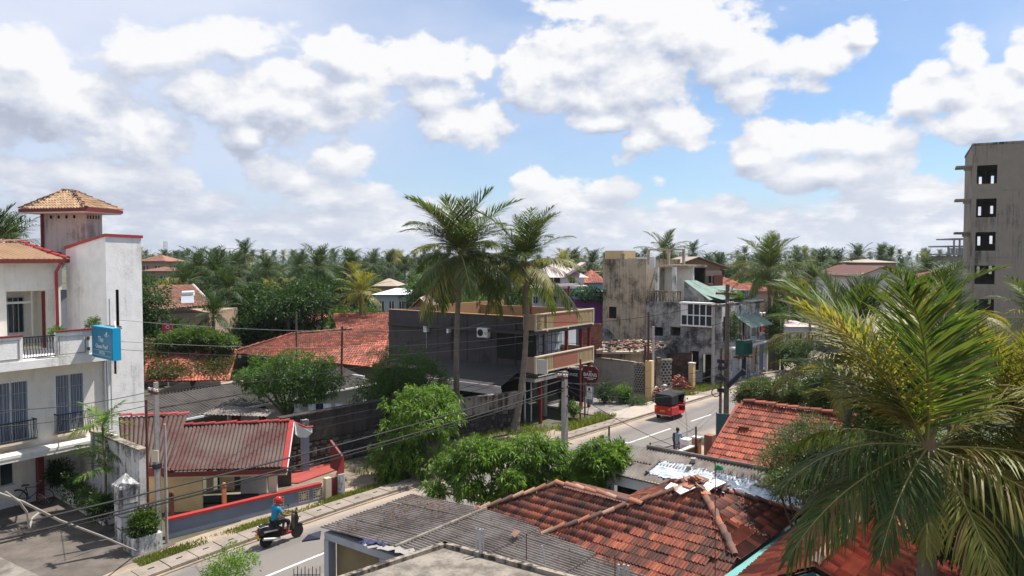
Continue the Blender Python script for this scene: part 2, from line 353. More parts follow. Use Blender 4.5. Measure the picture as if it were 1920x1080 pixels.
M['palm_y']=leafmat('yellowing_palm_leaflet',[(.12,.15,.025),(.22,.22,.04),(.33,.27,.07),(.26,.15,.06)],.36,.5,.25)
M['palm_dry']=leafmat('dry_palm_leaflet',[(.16,.10,.05),(.24,.17,.09),(.12,.08,.05)],.15,.7,.2)
M['rachis']=plain('palm_midrib',(.26,.23,.07),.5,.2,3)
M['bark']=stained('grey_bark',(.13,.105,.08),(.05,.04,.03),.7,3,.5)
M['palmbark']=stained('palm_bark',(.20,.165,.13),(.08,.065,.05),.7,4,.2)
M['cloth_blue']=plain('turquoise_shirt',(.01,.22,.36),.85,.1,6)
M['cloth_dark']=plain('dark_trousers',(.02,.02,.025),.9,.1,6)
M['cloth_pale']=plain('pale_blue_shirt',(.22,.30,.38),.85,.1,6)
M['skin']=plain('brown_skin',(.17,.085,.05),.6,.1,8)
M['hair']=plain('black_hair',(.01,.009,.008),.6,.1,8)
M['rubber']=plain('black_rubber',(.015,.015,.015),.8,.1,8)
M['blackplastic']=plain('black_plastic',(.014,.014,.016),.3,.1,8)
M['carred']=plain('red_vehicle_paint',(.50,.012,.012),.3,.05,2)
M['helmetred']=plain('red_helmet_shell',(.50,.02,.02),.22,.05,2)
M['silver']=plain('silver_metal',(.5,.5,.5),.35,.05,5,metal=.7)
M['plate']=plain('yellow_number_plate',(.55,.38,.04),.6,.05,5)
M['tank_green']=plain('dark_green_enamel',(.008,.07,.05),.45,.08,3)
M['cable']=plain('black_cable',(.02,.019,.018),.7,.1,3)
M['cable_l']=plain('grey_cable',(.22,.21,.2),.6,.1,3)
M['tarp']=plain('pale_plastic_sheet',(.50,.54,.58),.45,.15,2,bp=.05,dirt=(.25,.28,.30))
M['timber']=plain('pale_timber_slat',(.40,.29,.15),.75,.2,3)
M['panelred']=plain('terracotta_panel',(.33,.12,.075),.7,.06,1)
M['cream']=plain('cream_trim',(.62,.50,.36),.7,.08,2)
M['sign_blue']=plain('blue_sign_face',(.012,.20,.34),.35,.08,1)
M['sign_cyan']=plain('light_blue_sign_edge',(.01,.36,.62),.35,.04,1)
M['sign_dkred']=plain('maroon_sign_face',(.10,.012,.015),.45,.06,1)
M['sign_red']=plain('red_sign_face',(.42,.03,.05),.45,.06,1)
M['ink_white']=plain('white_lettering',(.75,.78,.8),.6,.03,1)
M['ink_blue']=plain('pale_blue_lettering',(.35,.62,.75),.6,.03,1)
M['purple']=plain('purple_wall_paint',(.16,.035,.16),.8,.1,1)
M['skyblue']=plain('light_blue_wall_paint',(.28,.45,.55),.8,.1,1,dirt=(.2,.3,.33))
M['farwhite']=plain('white_washed_wall',(.60,.62,.64),.85,.08,.6,dirt=(.35,.34,.33))
M['pinkwall']=plain('pink_wall_paint',(.50,.25,.27),.8,.1,1)
M['tanwall']=plain('tan_wall_paint',(.38,.27,.19),.85,.15,.5)
M['pinkroof']=plain('pale_pink_sheet_roof',(.55,.44,.42),.7,.12,.8)
M['greenroof']=stained('pale_green_sheet_roof',(.25,.33,.28),(.10,.16,.12),.7,.8,0.0)
M['tanroof']=plain('tan_sheet_roof',(.36,.28,.22),.8,.15,.6)
M['orangewall']=plain('orange_terrace_paint',(.36,.19,.08),.8,.1,1)
M['soil']=stained('dry_soil',(.24,.19,.14),(.12,.095,.07),.7,1.0,0.0,lo=.42,hi=.6)
# ================================================================ GROUND, ROAD
def groundmat():
    m,t,b,o=newmat('plain_ground'); P=gpos(t)
    c=mixc(t,noise(t,P,.05,6),(.035,.055,.018),(.10,.085,.05)); c=mixc(t,smooth(t,noise(t,P,1.3,5),.4,.7,0,.6),c,(.13,.10,.07))
    t.links.new(c,b.inputs['Base Color']); b.inputs['Roughness'].default_value=.95; return m
mb=MB(); S=3000; mb.quad((-S,-S,-.02),(S,-S,-.02),(S,S,-.02),(-S,S,-.02)); struct('ground',mb,groundmat())
def roadmat():
    m,t,b,o=newmat('worn_asphalt'); P=gpos(t)
    q=vmth(t,'SUBTRACT',P,(6.7,41.9,0)); v=vmth(t,'DOT_PRODUCT',q,(math.cos(R(41)),-math.sin(R(41)),0))
    va=mth(t,'ABSOLUTE',v); n=noise(t,P,.7,5)
    edge=smooth(t,mth(t,'ADD',va,mth(t,'MULTIPLY',mth(t,'SUBTRACT',n,.5),1.6)),1.5,2.9,0,.85)
    c=mixc(t,noise(t,vmth(t,'MULTIPLY',P,(1,1,1)),.35,6),(.165,.145,.132),(.215,.188,.168))
    c=mixc(t,smooth(t,noise(t,P,30,3),.4,.7,0,.4),c,(.09,.085,.08))
    wt=smooth(t,mth(t,'ABSOLUTE',mth(t,'SUBTRACT',va,1.45)),.15,.5,.25,0); c=mixc(t,wt,c,(.09,.085,.082))
    c=mixc(t,smooth(t,noise(t,P,.9,2),.66,.68,0,.45),c,(.10,.095,.09)); vr=t.nodes.new('ShaderNodeTexVoronoi'); vr.feature='DISTANCE_TO_EDGE'; vr.inputs['Scale'].default_value=.55; t.links.new(vmth(t,'ADD',P,vmth(t,'MULTIPLY',vmth(t,'SUBTRACT',P,P),(1,1,1))),vr.inputs['Vector']); c=mixc(t,mth(t,'MULTIPLY',smooth(t,vr.outputs['Distance'],.004,.014,1,0),smooth(t,noise(t,P,.3,3),.5,.6,0,.7)),c,(.06,.055,.05))
    c=mixc(t,edge,c,(.36,.285,.215)); t.links.new(c,b.inputs['Base Color']); b.inputs['Roughness'].default_value=.85; b.inputs['Specular IOR Level'].default_value=.3
    bump(t,b,noise(t,P,60,3),.008); return m
us=[-45+i*1.5 for i in range(0,31)]+[i*3.0 for i in range(1,34)]
def strip(name,v0,v1,z,m,u0=-45,u1=100,kind='structure'):
    mb=MB(); U=[u for u in us if u0<=u<=u1]; 
    for a,c in zip(U,U[1:]): mb.quad(RP(a,v0,z),RP(a,v1,z),RP(c,v1,z),RP(c,v0,z))
    return struct(name,mb,m)
strip('road',-2.95,2.95,.004,roadmat())
M['verge']=stained('dusty_verge',(.38,.30,.22),(.17,.13,.095),.7,1.1,0.0,lo=.42,hi=.6)
strip('verge',2.95,5.4,.002,M['verge'])
strip('verge',-9,-2.95,.001,M['soil'],-22,-2)
strip('verge',-5.2,-2.95,.003,M['verge'],-45,100)
M['roadpaint']=plain('worn_road_paint',(.62,.60,.56),.7,.1,3,dirt=(.2,.19,.17),dirtamt=.7)
def mark(u0,u1,v=0,w=.06):
    mb=MB(); n=max(1,int((u1-u0)/1)); 
    for i in range(n):
        a=u0+(u1-u0)*i/n; c=u0+(u1-u0)*(i+1)/n; mb.quad(RP(a,v-w,.009),RP(a,v+w,.009),RP(c,v+w,.009),RP(c,v-w,.009))
    o=struct('road_marking',mb,M['roadpaint'])
RDU=lambda x,y:RD.ab(G(x,y))[0]
mark(-34,RDU(600,1040)+.5,0); mark(-17,-12); mark(-8,-4); 
mark(RDU(1150,843),RDU(1255,803)); mark(RDU(1293,790),RDU(1331,777))
for k in range(6): mark(14+k*7,17+k*7)
# footway along the far side: separate slabs, each a piece
M['slab']=stained('footway_concrete',(.30,.25,.205),(.17,.14,.11),.7,1.3,0.0,lo=.4,hi=.62)
M['hole']=plain('drain_slot_dark',(.03,.025,.02),.9,.1,2)
mb=MB(); U=[u for u in us if u<=60]
for a,c in zip(U,U[1:]): mb.prism([RP(a,-3.88,.0),RP(a,-3.0,.0),RP(c,-3.0,.0),RP(c,-3.88,.0)],.06)
fw=struct('footway',mb,M['slab'])
u=-33.0; i=0
while u<34:
    w=.98; z=random.uniform(-.008,.012); t=random.uniform(-.006,.006)
    mb=MB(); mb.prism([RP(u+.015,-3.86,.06),RP(u+.015,-2.98,.06),RP(u+w,-2.98,.06),RP(u+w,-3.86,.06)],.085+z)
    sl_=mb.build('paving_slab',M['slab'],fw)
    if u<12:
        mb=MB(); mb.prism([RP(u+.42,-3.5,.15+z),RP(u+.42,-3.42,.15+z),RP(u+.64,-3.42,.15+z),RP(u+.64,-3.5,.15+z)],.004); mb.build('drain_slot',M['hole'],sl_)
    u+=1.0; i+=1
# dusty kerb lip on the road side
mb=MB()
for a,c in zip(U,U[1:]): mb.prism([RP(a,-2.97,.0),RP(a,-2.86,.0),RP(c,-2.86,.0),RP(c,-2.97,.0)],.05)
struct('kerb',mb,M['verge'])
# hotel forecourt
FH=Fr((D(195,812,33.2).x,33.2),33)
mb=MB(); q=[G(-60,905),G(100,900),G(200,985),G(330,1020),G(180,1085),G(-200,1160)]
M['court']=stained('oil_stained_forecourt',(.15,.125,.105),(.07,.058,.05),.7,.9,0.0,lo=.4,hi=.6)
mb.prism([Vector((p.x,p.y,0)) for p in q],.02); struct('forecourt',mb,M['court'])
# restaurant forecourt of block paving, each paver a raised block
M['paver']=tilemat('grey_paver',[(.26,.235,.21),(.22,.20,.18),(.30,.27,.24)],(.13,.115,.10),.4,.8)
pv=MB(); pv.prism([RD.p(4.6,5.0,0),RD.p(13.4,5.0,0),RD.p(13.4,10.6,0),RD.p(4.6,10.6,0)],.02); cy=struct('paved_forecourt',pv,M['mortar'])
pm=MB(); ps=[]
nx=0; rows=int(8.6/.42); cols=int(5.4/.42)
base=MB(); base.box(WF,-.2,.2,-.2,.2,0,.03); pme=base.mesh('paver',M['paver']); sb=MB(); cnt=0
cells=[(i,j) for i in range(rows) for j in range(cols)]; cells.sort(key=lambda c:c[0]-c[1]*.5)
for (i,j) in cells:
    c=RD.p(4.8+i*.42,5.15+j*.42+(.0),.02)
    if cnt<240:
        o=link('paver',pme,cy,c,(0,0,-R(41)+random.uniform(-.01,.01))); cnt+=1
    else:
        f=Fr((c.x,c.y),41); sb.box(f,-.2,.2,-.2,.2,.02,.05)
o=sb.build('paver_field',M['paver'],cy); o['kind']='stuff'
M['apron']=stained('pale_concrete_apron',(.40,.34,.28),(.25,.21,.17),.6,1,0.0)
mb=MB(); mb.prism([RP(3.6,-5.0,0),RP(5,-3.0,0),RP(15.5,-3.0,0),RP(13.4,-5.0,0)],.165); struct('concrete_apron',mb,M['apron'])
# grass on the verges: blades
def grass(name,label,pts,n,h,m,spread=0.0):
    # pts: quad corners on ground
    P=[Vector(p) for p in pts]; V=[];Fs=[]
    for i in range(n):
        a,b=random.random(),random.random(); p=(P[0].lerp(P[1],a)).lerp(P[3].lerp(P[2],a),b)
        # patchy
        if math.sin(p.x*1.9+p.y*.7)+math.sin(p.y*2.3-p.x)+random.uniform(-1.2,1.2)<-.6: continue
        an=random.uniform(0,6.28); w=random.uniform(.012,.03); hh=h*random.uniform(.4,1.2); l=random.uniform(.1,.5)*hh; d=random.uniform(0,6.28)
        dx,dy=math.cos(an)*w,math.sin(an)*w; tx,ty=math.cos(d)*l,math.sin(d)*l; k=len(V)
        V+=[(p.x-dx,p.y-dy,p.z),(p.x+dx,p.y+dy,p.z),(p.x+tx*.4+dx*.6,p.y+ty*.4+dy*.6,p.z+hh*.6),(p.x+tx,p.y+ty,p.z+hh)]; Fs.append((k,k+1,k+2,k+3))
    o=link(name,npmesh(name,V,Fs,m)); tag(o,label,'grass',None,'stuff'); return o
M['grass']=leafmat('verge_grass',[(.11,.15,.03),(.19,.23,.045),(.32,.28,.10)],.35,.7,.2)
grass('verge_grass','green and straw grass strip between wall foot and footway slabs',[RP(-25.5,-4.9),RP(-14.5,-4.7),RP(-14.5,-3.9),RP(-25.5,-3.95)],11000,.12,M['grass'])
grass('verge_grass','green grass on the rubble plot beside the road, right of the three-wheeler',[RP(15.5,-6.3),RP(24,-5.2),RP(24,-4.0),RP(15.5,-4.0)],6000,.3,M['grass'])
grass('verge_grass','weeds at the foot of the restaurant sign posts',[RP(-.5,-5.0),RP(4.8,-5.4),RP(4.8,-4.0),RP(-.5,-4.0)],3500,.4,M['grass'])
grass('verge_grass','dry grass in the vacant plot before the rubble wall',[RP(-14,-8.6),RP(0,-7.8),RP(0,-4.4),RP(-14,-4.4)],6000,.25,M['grass'])
grass('verge_grass','weeds around the rusty poles',[RP(12.2,-6.2),RP(15.8,-6.2),RP(15.8,-4.4),RP(12.2,-4.4)],2500,.4,M['grass'])
# ================================================================ roof helpers
def tile_base(w=.24,l=.36,kind='flat'):
    if kind=='flat': prof=[(0,.005),(.12,.052),(.26,.008),(.5,.0),(.62,.046),(.76,.002),(1,.006)]
    elif kind=='round': prof=[(0,.0),(.15,.05),(.35,.075),(.55,.05),(.7,.0),(1,-.01)]
    elif kind=='far': prof=[(0,.01),(.35,.045),(.7,.01),(1,.01)]
    n=len(prof); V=[]
    for y,zo in((0,.0),(1,.028)):
        for x,z in prof: V.append(((x-.5)*w,(y)*l*1.1,z+zo))
    for x,z in prof: V.append(((x-.5)*w,l*1.1,z-.012))
    Fs=[(i,i+n,i+1+n,i+1) for i in range(n-1)]+[(i+n,i+2*n,i+1+2*n,i+1+n) for i in range(n-1)]
    return np.array(V),Fs
class Tiles:
    def __init__(s,root,mat,kind='flat',jit=.012,maxobj=300,name='roof_tile'):
        s.root=root; s.mat=mat; s.kind=kind; s.T=[]; s.jit=jit; s.max=maxobj; s.name=name; s.V,s.F=tile_base(1,1,kind); s.V[:,2]*=1
    def patch(s,P00,P10,P01,P11,nx,ny,clip=None,miss=.0):   # top-left, top-right, bottom-left, bottom-right
        P00,P10,P01,P11=[Vector(p) for p in(P00,P10,P01,P11)]
        nrm=((P10-P00).cross(P01-P00)); nrm=nrm if nrm.z>0 else -nrm; nrm.normalize()
        for j in range(ny):
            v=j/ny; v1=(j+1)/ny
            for i in range(nx):
                u=(i+.5)/nx
                if clip and not clip(u,(v+v1)/2): continue
                if random.random()<miss: continue
                top=P00.lerp(P10,u).lerp(P01.lerp(P11,u),v); bot=P00.lerp(P10,u).lerp(P01.lerp(P11,u),v1)
                ex=((P00.lerp(P01,v)-P10.lerp(P11,v))*-1)/nx; ey=bot-top
                ja=random.gauss(0,s.jit); exx=ex+ey*ja; eyy=ey-ex*ja*.6
                ez=nrm; 
                if ex.cross(ey).z<0: pass
                s.T.append((top+nrm*random.uniform(-.004,.010),exx*1.01,eyy,ez))
        return s
    def finish(s):
        cam_=Vector((0,0,CH)); s.T.sort(key=lambda t:(t[0]-cam_).length); root=s.root; off=root.location
        me=MB(); me.add([tuple(v) for v in s.V],s.F); mesh=me.mesh(s.name,s.mat)
        for (o,x,y,z) in s.T[:s.max]:
            ob=bpy.data.objects.new(s.name,mesh); COL.objects.link(ob); ob.parent=root
            m=Matrix(((x.x,y.x,z.x,o.x-off.x),(x.y,y.y,z.y,o.y-off.y),(x.z,y.z,z.z,o.z-off.z),(0,0,0,1))); ob.matrix_basis=m
        rest=s.T[s.max:]
        if rest:
            A=np.array([[list(x),list(y),list(z)] for (_,x,y,z) in rest]); O=np.array([list(o) for (o,*_) in rest])-np.array(off)
            V=np.einsum('vk,tkc->tvc',s.V,A)+O[:,None,:]; nv=len(s.V)
            Fa=np.array(s.F)[None]+ (np.arange(len(rest))*nv)[:,None,None]
            ob=link(s.name+'_field',npmesh(s.name+'_field',V.reshape(-1,3),Fa.reshape(-1,4),s.mat),root); ob['kind']='stuff'
def caps(root,a,b,mat,r=.13,l=.34,name='cap_tile',lift=.04):   # half-round cap tiles, each its own piece
    a,b=Vector(a),Vector(b); n=max(1,int((b-a).length/l)); d=(b-a)/n; t=d.normalized(); side=t.cross(Vector((0,0,1))).normalized(); up=side.cross(t)
    key=(name,round(r,3),round(d.length,2),mat.name)
    if key not in CAPM:
        mb=MB(); V=[];Fs=[]; k=6; L=d.length*1.12
        for yy,rr in((0,r*.86),(L,r*1.14)):
            for i in range(k+1): an=math.pi*i/k; V.append((math.cos(an)*rr,yy,math.sin(an)*rr*.8+(0 if yy==0 else .03)))
        Fs=[(i,i+1,k+2+i,k+1+i) for i in range(k)]; V+=[(math.cos(math.pi*i/k)*r*.92,L,math.sin(math.pi*i/k)*r*.7-.01) for i in range(k+1)]; Fs+=[(k+1+i,k+2+i,2*k+3+i,2*k+2+i) for i in range(k)]
        mb.add(V,Fs); CAPM[key]=mb.mesh(name,mat,smooth=False)
    off=root.location
    for i in range(n):
        ob=bpy.data.objects.new(name,CAPM[key]); COL.objects.link(ob); ob.parent=root; j=random.uniform(-.09,.09)
        o=a+d*i+up*(lift+random.uniform(-.012,.015))+side*random.uniform(-.02,.02)-off; tt=(t+side*j).normalized(); ss=tt.cross(up).normalized()
        ob.matrix_basis=Matrix(((ss.x,tt.x,up.x,o.x),(ss.y,tt.y,up.y,o.y),(ss.z,tt.z,up.z,o.z),(0,0,0,1)))
CAPM={}
def corr(root,P00,P10,P01,P11,mat,pitch=.15,amp=.028,sheetw=1.02,rows=1,name='roof_sheet',prof='sin',rag=.03,label=None):
    # P00-P10 along the eave direction (across the waves), P00->P01 down the slope
    P00,P10,P01,P11=[Vector(p) for p in(P00,P10,P01,P11)]; W_=((P10-P00).length+(P11-P01).length)/2; ns=max(1,round(W_/sheetw)); nrm=(P10-P00).cross(P01-P00); nrm=nrm if nrm.z>0 else -nrm; nrm.normalize()
    out=[]
    for r in range(rows):
        v0=r/rows-(.02 if r else 0); v1=(r+1)/rows
        for s in range(ns):
            u0=s/ns; u1=(s+1)/ns+.04/ns*0; nw=max(2,round((u1-u0)*W_/pitch)); k=nw*6; V=[];Fs=[]; z0=(.012 if s%2 else 0)+(.03*(1 if r==rows-1 else 0)*0)+r*(-.0)+random.uniform(-.006,.006)
            e0=random.uniform(-rag,rag)*.3; e1=random.uniform(0,rag)
            for j in range(4):
                vv=v0+(v1-v0)*j/3
                for i in range(k+1):
                    u=u0+(u1-u0)*i/k; ph=2*math.pi*i/6
                    h=math.sin(ph)*amp if prof=='sin' else (abs(math.sin(ph/2))**.6)*amp*2
                    lift=z0+ (0.02 if r<rows-1 and False else 0)+(1-(vv-v0)/(v1-v0))*(-.012)+ (.02*(rows-1-r) if False else 0)
                    p=P00.lerp(P10,u).lerp(P01.lerp(P11,u),min(vv+(e1/ max(.1,(P01-P00).length) if j==3 and r==rows-1 else 0),1.2)); V.append(p+nrm*(h+lift+.014*(j/3)*2))
            for j in range(3):
                for i in range(k): Fs.append((j*(k+1)+i,j*(k+1)+i+1,(j+1)*(k+1)+i+1,(j+1)*(k+1)+i))
            n0=len(V); V+=[v-nrm*.015 for v in V[3*(k+1):4*(k+1)]]
            for i in range(k): Fs.append((3*(k+1)+i,3*(k+1)+i+1,n0+i+1,n0+i))
            mb=MB(); mb.add(V,Fs); out.append(mb.build(name,mat,root))
    return out
def text(name,s,parent,mat,origin,right,up,h,extr=.006,align='CENTER'):
    cu=bpy.data.curves.new(name,'FONT'); cu.body=s; cu.size=1; cu.extrude=extr/h; cu.align_x=align; cu.align_y='CENTER'
    o=bpy.data.objects.new(name+'_tmp',cu); COL.objects.link(o); bpy.context.view_layer.update()
    me=bpy.data.meshes.new_from_object(o.evaluated_get(bpy.context.evaluated_depsgraph_get())); bpy.data.objects.remove(o); bpy.data.curves.remove(cu)
    me.name=name; me.materials.clear(); me.materials.append(mat)
    r=Vector(right).normalized(); u=Vector(up).normalized(); n=r.cross(u)
    top=parent
    while top is not None and top.parent is not None: top=top.parent
    off=top.location if top is not None else Vector((0,0,0)); og=Vector(origin)-off
    ob=bpy.data.objects.new(name,me); COL.objects.link(ob)
    if parent is not None: ob.parent=parent
    ob.matrix_basis=Matrix(((r.x*h,u.x*h,n.x*h,og.x),(r.y*h,u.y*h,n.y*h,og.y),(r.z*h,u.z*h,n.z*h,og.z),(0,0,0,1)))
    return ob
# ================================================================ HOTEL (left)
H=thing('hotel','white two-storey hotel with stair tower, balcony and small tiled roof turret','building',FH.p(0,0,0))
mb=MB()
W1=[(-4.4,-3.05,3.0,5.42),(-2.04,-.81,3.0,5.46)]
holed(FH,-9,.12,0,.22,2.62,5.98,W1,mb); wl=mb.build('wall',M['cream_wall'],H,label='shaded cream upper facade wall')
mb=MB(); mb.box(FH,-9,.10,-1.0,.0,2.50,2.617); mb.box(FH,-9,.10,-.98,-.9,2.35,2.498); mb.build('canopy_slab',M['cream_wall'],H)
# ground floor: recessed wall, column
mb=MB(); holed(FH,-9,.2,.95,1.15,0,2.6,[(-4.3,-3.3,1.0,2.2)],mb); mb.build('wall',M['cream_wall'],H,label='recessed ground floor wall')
mb=MB(); mb.box(FH,-4.3,-3.3,1.05,1.1,1.0,2.2); w=mb.build('window',M['glass'],H)
mb=MB(); mb.box(FH,-4.34,-3.26,.93,.99,.94,.998); mb.box(FH,-3.84,-3.79,.94,1.0,1.0,2.2); mb.build('frame',M['metal'],w)
mb=MB(); mb.box(FH,-2.5,-2.28,.55,.8,0,2.497); mb.build('column',M['dark_red'],H)
mb=MB(); mb.box(FH,-9,.0,.0,3.0,5.98,6.3); mb.box(FH,-9,.12,-1.05,-.002,5.985,6.32); mb.build('balcony_slab',M['white_wall'],H)
# floor windows: curtain, bars, frame, juliet rail, sill
for (a0,a1,z0,z1) in W1:
    mb=MB(); mb.box(FH,a0,a1,.12,.14,z0,z1); w=mb.build('window',M['glass'],H)
    mb=MB()
    for k in range(16):
        x=a0+.05+(a1-a0-.1)*k/16; mb.box(FH,x,x+(a1-a0)/24,.08,.11,z0+.02,z1-.03)
    mb.build('curtain',M['curtain'],w)
    mb=MB()
    mb.box(FH,a0,a0+.05,.0,.07,z0,z1); mb.box(FH,a1-.05,a1,.0,.07,z0,z1); mb.box(FH,a0+.05,a1-.05,.0,.07,z1-.05,z1); mb.box(FH,(a0+a1)/2-.03,(a0+a1)/2+.03,.0,.07,z0,z1-.05)
    mb.build('frame',M['white'],w)
    mb=MB()
    for k in range(9):
        x=a0+.1+(a1-a0-.2)*k/8; mb.box(FH,x-.008,x+.008,-.02,-.004,z0+.02,z1-.02)
    for zz in(z0+.5,z0+1.2,z0+1.9): mb.box(FH,a0+.03,a1-.03,-.035,-.021,zz,zz+.015)
    mb.build('window_grille',M['metal'],w)
    mb=MB(); mb.box(FH,a0-.12,a1+.15,-.42,-.002,z0-.1,z0-.02); mb.build('window_sill',M['cream'],w)
    mb=MB(); A0,A1=a0-.08,a1+.12
    mb.box(FH,A0,A1,-.40,-.36,z0+.78,z0+.82); mb.box(FH,A0,A1,-.40,-.36,z0+.02,z0+.05)
    n=14
    for k in range(n+1):
        x=A0+.02+(A1-A0-.04)*k/n; mb.tube([FH.p(x,-.38,z0+.05),FH.p(x,-.42,z0+.25),FH.p(x,-.36,z0+.5),FH.p(x,-.38,z0+.78)],.012,5)
    for x in(A0+.02,A1-.02):
        mb.box(FH,x-.02,x+.02,-.36,-.02,z0+.78,z0+.82)
        for b in(-.28,-.18,-.08): mb.tube([FH.p(x,b,z0),FH.p(x,b,z0+.8)],.010,5)
    mb.build('window_rail',M['iron'],w)
# balcony parapet: panels, piers, coping, balusters
rl=D(60,640,30).z
segs=[(-9,-4.05,'wall'),(-4.05,-2.95,'pier'),(-2.95,-1.75,'rail'),(-1.75,-.40,'panel')]
AB=lambda x:( lambda t:t)(x)
def fa(x,b=-1.0):   # a of the point of plane b that is seen at picture column x
    lo,hi=-12,8
    for _ in range(40):
        m=(lo+hi)/2; p=FH.p(m,b); 
        if 960+F*p.x/(p.y*CT)<x: lo=m
        else: hi=m
    return lo
xA,xB,xC,xD,xE=fa(0)-.3,fa(38),fa(101),fa(160),fa(222)
mb=MB(); mb.box(FH,-9,xA-.1,-1.0,-.85,6.32,7.30); mb.box(FH,xA,xB,-1.02,-.83,6.32,7.30); mb.build('parapet',M['white_wall'],H)
mb=MB(); mb.box(FH,xC,xE,-1.0,-.85,6.32,7.36); mb.box(FH,xE-.15,xE,-.85,-.0,6.32,7.36); pp=mb.build('parapet',M['white_wall'],H)
for (p,q) in((xA+.12,xB-.12),(xC+.1,xD-.08)):
    mb=MB(); mb.box(FH,p,q,-1.045,-1.022,6.42,6.45); mb.box(FH,p,q,-1.045,-1.022,7.17,7.2); mb.box(FH,p,p+.03,-1.045,-1.022,6.45,7.17); mb.box(FH,q-.03,q,-1.045,-1.022,6.45,7.17); mb.build('panel_moulding',M['concrete'],pp)
mb=MB(); mb.box(FH,-9,xB,-1.06,-.80,7.302,7.36); mb.box(FH,xC,xE+.05,-1.06,-.80,7.362,7.42); mb.box(FH,xE-.18,xE+.05,-.80,-.02,7.362,7.42); mb.build('coping',M['dark_red'],H)
mb=MB(); mb.box(FH,xB,xC,-.95,-.9,7.22,7.27); mb.box(FH,xB,xC,-.95,-.9,6.40,6.44)
n=11
for k in range(n):
    x=xB+.08+(xC-xB-.16)*k/(n-1); mb.tube([FH.p(x,-.925,6.44),FH.p(x,-.97,6.62),FH.p(x,-.9,6.85),FH.p(x,-.95,7.05),FH.p(x,-.925,7.22)],[.014,.02,.014,.02,.014],5)
    if k<n-1:
        c=FH.p(x+(xC-xB)/26,-.925,7.1); mb.tube([c+Vector((0,0,.09*math.sin(t)))+FH.d*.05*math.cos(t) for t in [i*6.283/8 for i in range(9)]],.010,4)
mb.build('balustrade',M['iron'],H)
for z0,z1 in((6.95,7.1),(6.5,6.63)): mb=MB(); mb.box(FH,xD-.02,xD+.10,-1.03,-1.002,z0,z1); mb.build('brick_patch',M['brick'],H)
# stair tower with sloping parapets
tf=Fr((FH.p(.24,0).x,FH.p(.24,0).y),33); tw=1.67; td=3.45
zt=[11.40,11.36,10.95,10.86]   # front-left, front-right, back-right, back-left
def tslab(a0,a1,b0,b1,z0,zs): return [tf.p(a0,b0,z0),tf.p(a1,b0,z0),tf.p(a1,b1,z0),tf.p(a0,b1,z0)],zs
mb=MB(); P=[tf.p(0,0,0),tf.p(tw,0,0),tf.p(tw,td,0),tf.p(0,td,0)]; Q=[Vector((p.x,p.y,z)) for p,z in zip(P,zt)]
mb.add(P+Q,[(4,5,6,7),(0,4,7,3),(1,2,6,5),(2,3,7,6)])
# front face with slit window recess
s0,s1,zz0,zz1=.42,.56,6.6,9.0
def fz(a): return zt[0]+(zt[1]-zt[0])*a/tw
for (p,q,z0,z1) in((0,s0,0,None),(s1,tw,0,None),(s0,s1,0,zz0),(s0,s1,zz1,None)):
    A=tf.p(p,0,z0);B=tf.p(q,0,z0);C=tf.p(q,0,z1 if z1 else fz(q));E_=tf.p(p,0,z1 if z1 else fz(p)); mb.quad(A,B,C,E_)
mb.build('stair_tower',M['white_wall'],H)
mb=MB(); mb.box(tf,s0,s1,.1,.12,zz0,zz1); mb.build('slit_window',M['dark'],H)
mb=MB(); e=.06; cp=[tf.p(-e,-e),tf.p(tw+e,-e),tf.p(tw+e,td+e),tf.p(-e,td+e)]
low=[Vector((p.x,p.y,z+.002)) for p,z in zip(cp,zt)]; hi_=[Vector((p.x,p.y,z+.12)) for p,z in zip(cp,zt)]
mb.add(low+hi_,[(3,2,1,0),(4,5,6,7),(0,1,5,4),(1,2,6,5),(2,3,7,6),(3,0,4,7)]); mb.build('tower_coping',M['red_paint'],H)
# setback upper storey
b3=3.0
def fb(x,b): return fa(x,b)
ue=fb(101,b3); o0,o1=fb(10,b3),fb(87,b3)
mb=MB(); holed(FH,-9,ue,b3,b3+.2,6.3,10.28,[(o0,o1,6.3,8.95)],mb); mb.box(FH,ue-.2,ue,b3+.2,b3+6,6.3,10.28); mb.build('upper_wall',M['cream_wall'],H)
mb=MB(); mb.box(FH,-9,ue-.3,b3+1.6,b3+1.7,6.3,10.2); mb.build('wall',M['cream_wall'],H,label='inner wall of the upper veranda')
mb=MB(); x0,x1=fb(14,b3+1.59),fb(40,b3+1.59); mb.box(FH,x0-.3,x1,b3+1.55,b3+1.58,7.0,8.6); w=mb.build('window',M['glass'],H)
mb=MB(); 
for k in range(5): xx=x0-.3+(x1-x0+.3)*k/4; mb.box(FH,xx-.015,xx+.015,b3+1.50,b3+1.54,7.0,8.6)
mb.build('window_grille',M['metal'],w)
mb=MB(); mb.box(FH,o1-.1,o1,b3+.22,b3+.34,6.3,8.9); mb.build('door_frame',M['dark_red'],H)
mb=MB(); mb.box(FH,o0+.1,o1-.2,b3+.9,b3+1.0,8.35,8.45); mb.build('curtain_rail',M['white'],H)
# wall between veranda and tower
b4=4.4; mb=MB(); holed(FH,ue-.1,.5,b4,b4+.2,6.3,10.6,[(fb(112,b4),fb(130,b4),6.6,8.9)],mb); mb.build('wall',M['white_wall'],H,label='white link wall with tall window')
mb=MB(); mb.box(FH,fb(112,b4),fb(130,b4),b4+.1,b4+.12,6.6,8.9); mb.build('window',M['curtain'],H)
mb=MB(); mb.box(FH,ue-.1,.5,b4-.05,b4+.25,10.602,10.72); mb.build('coping',M['red_paint'],H)
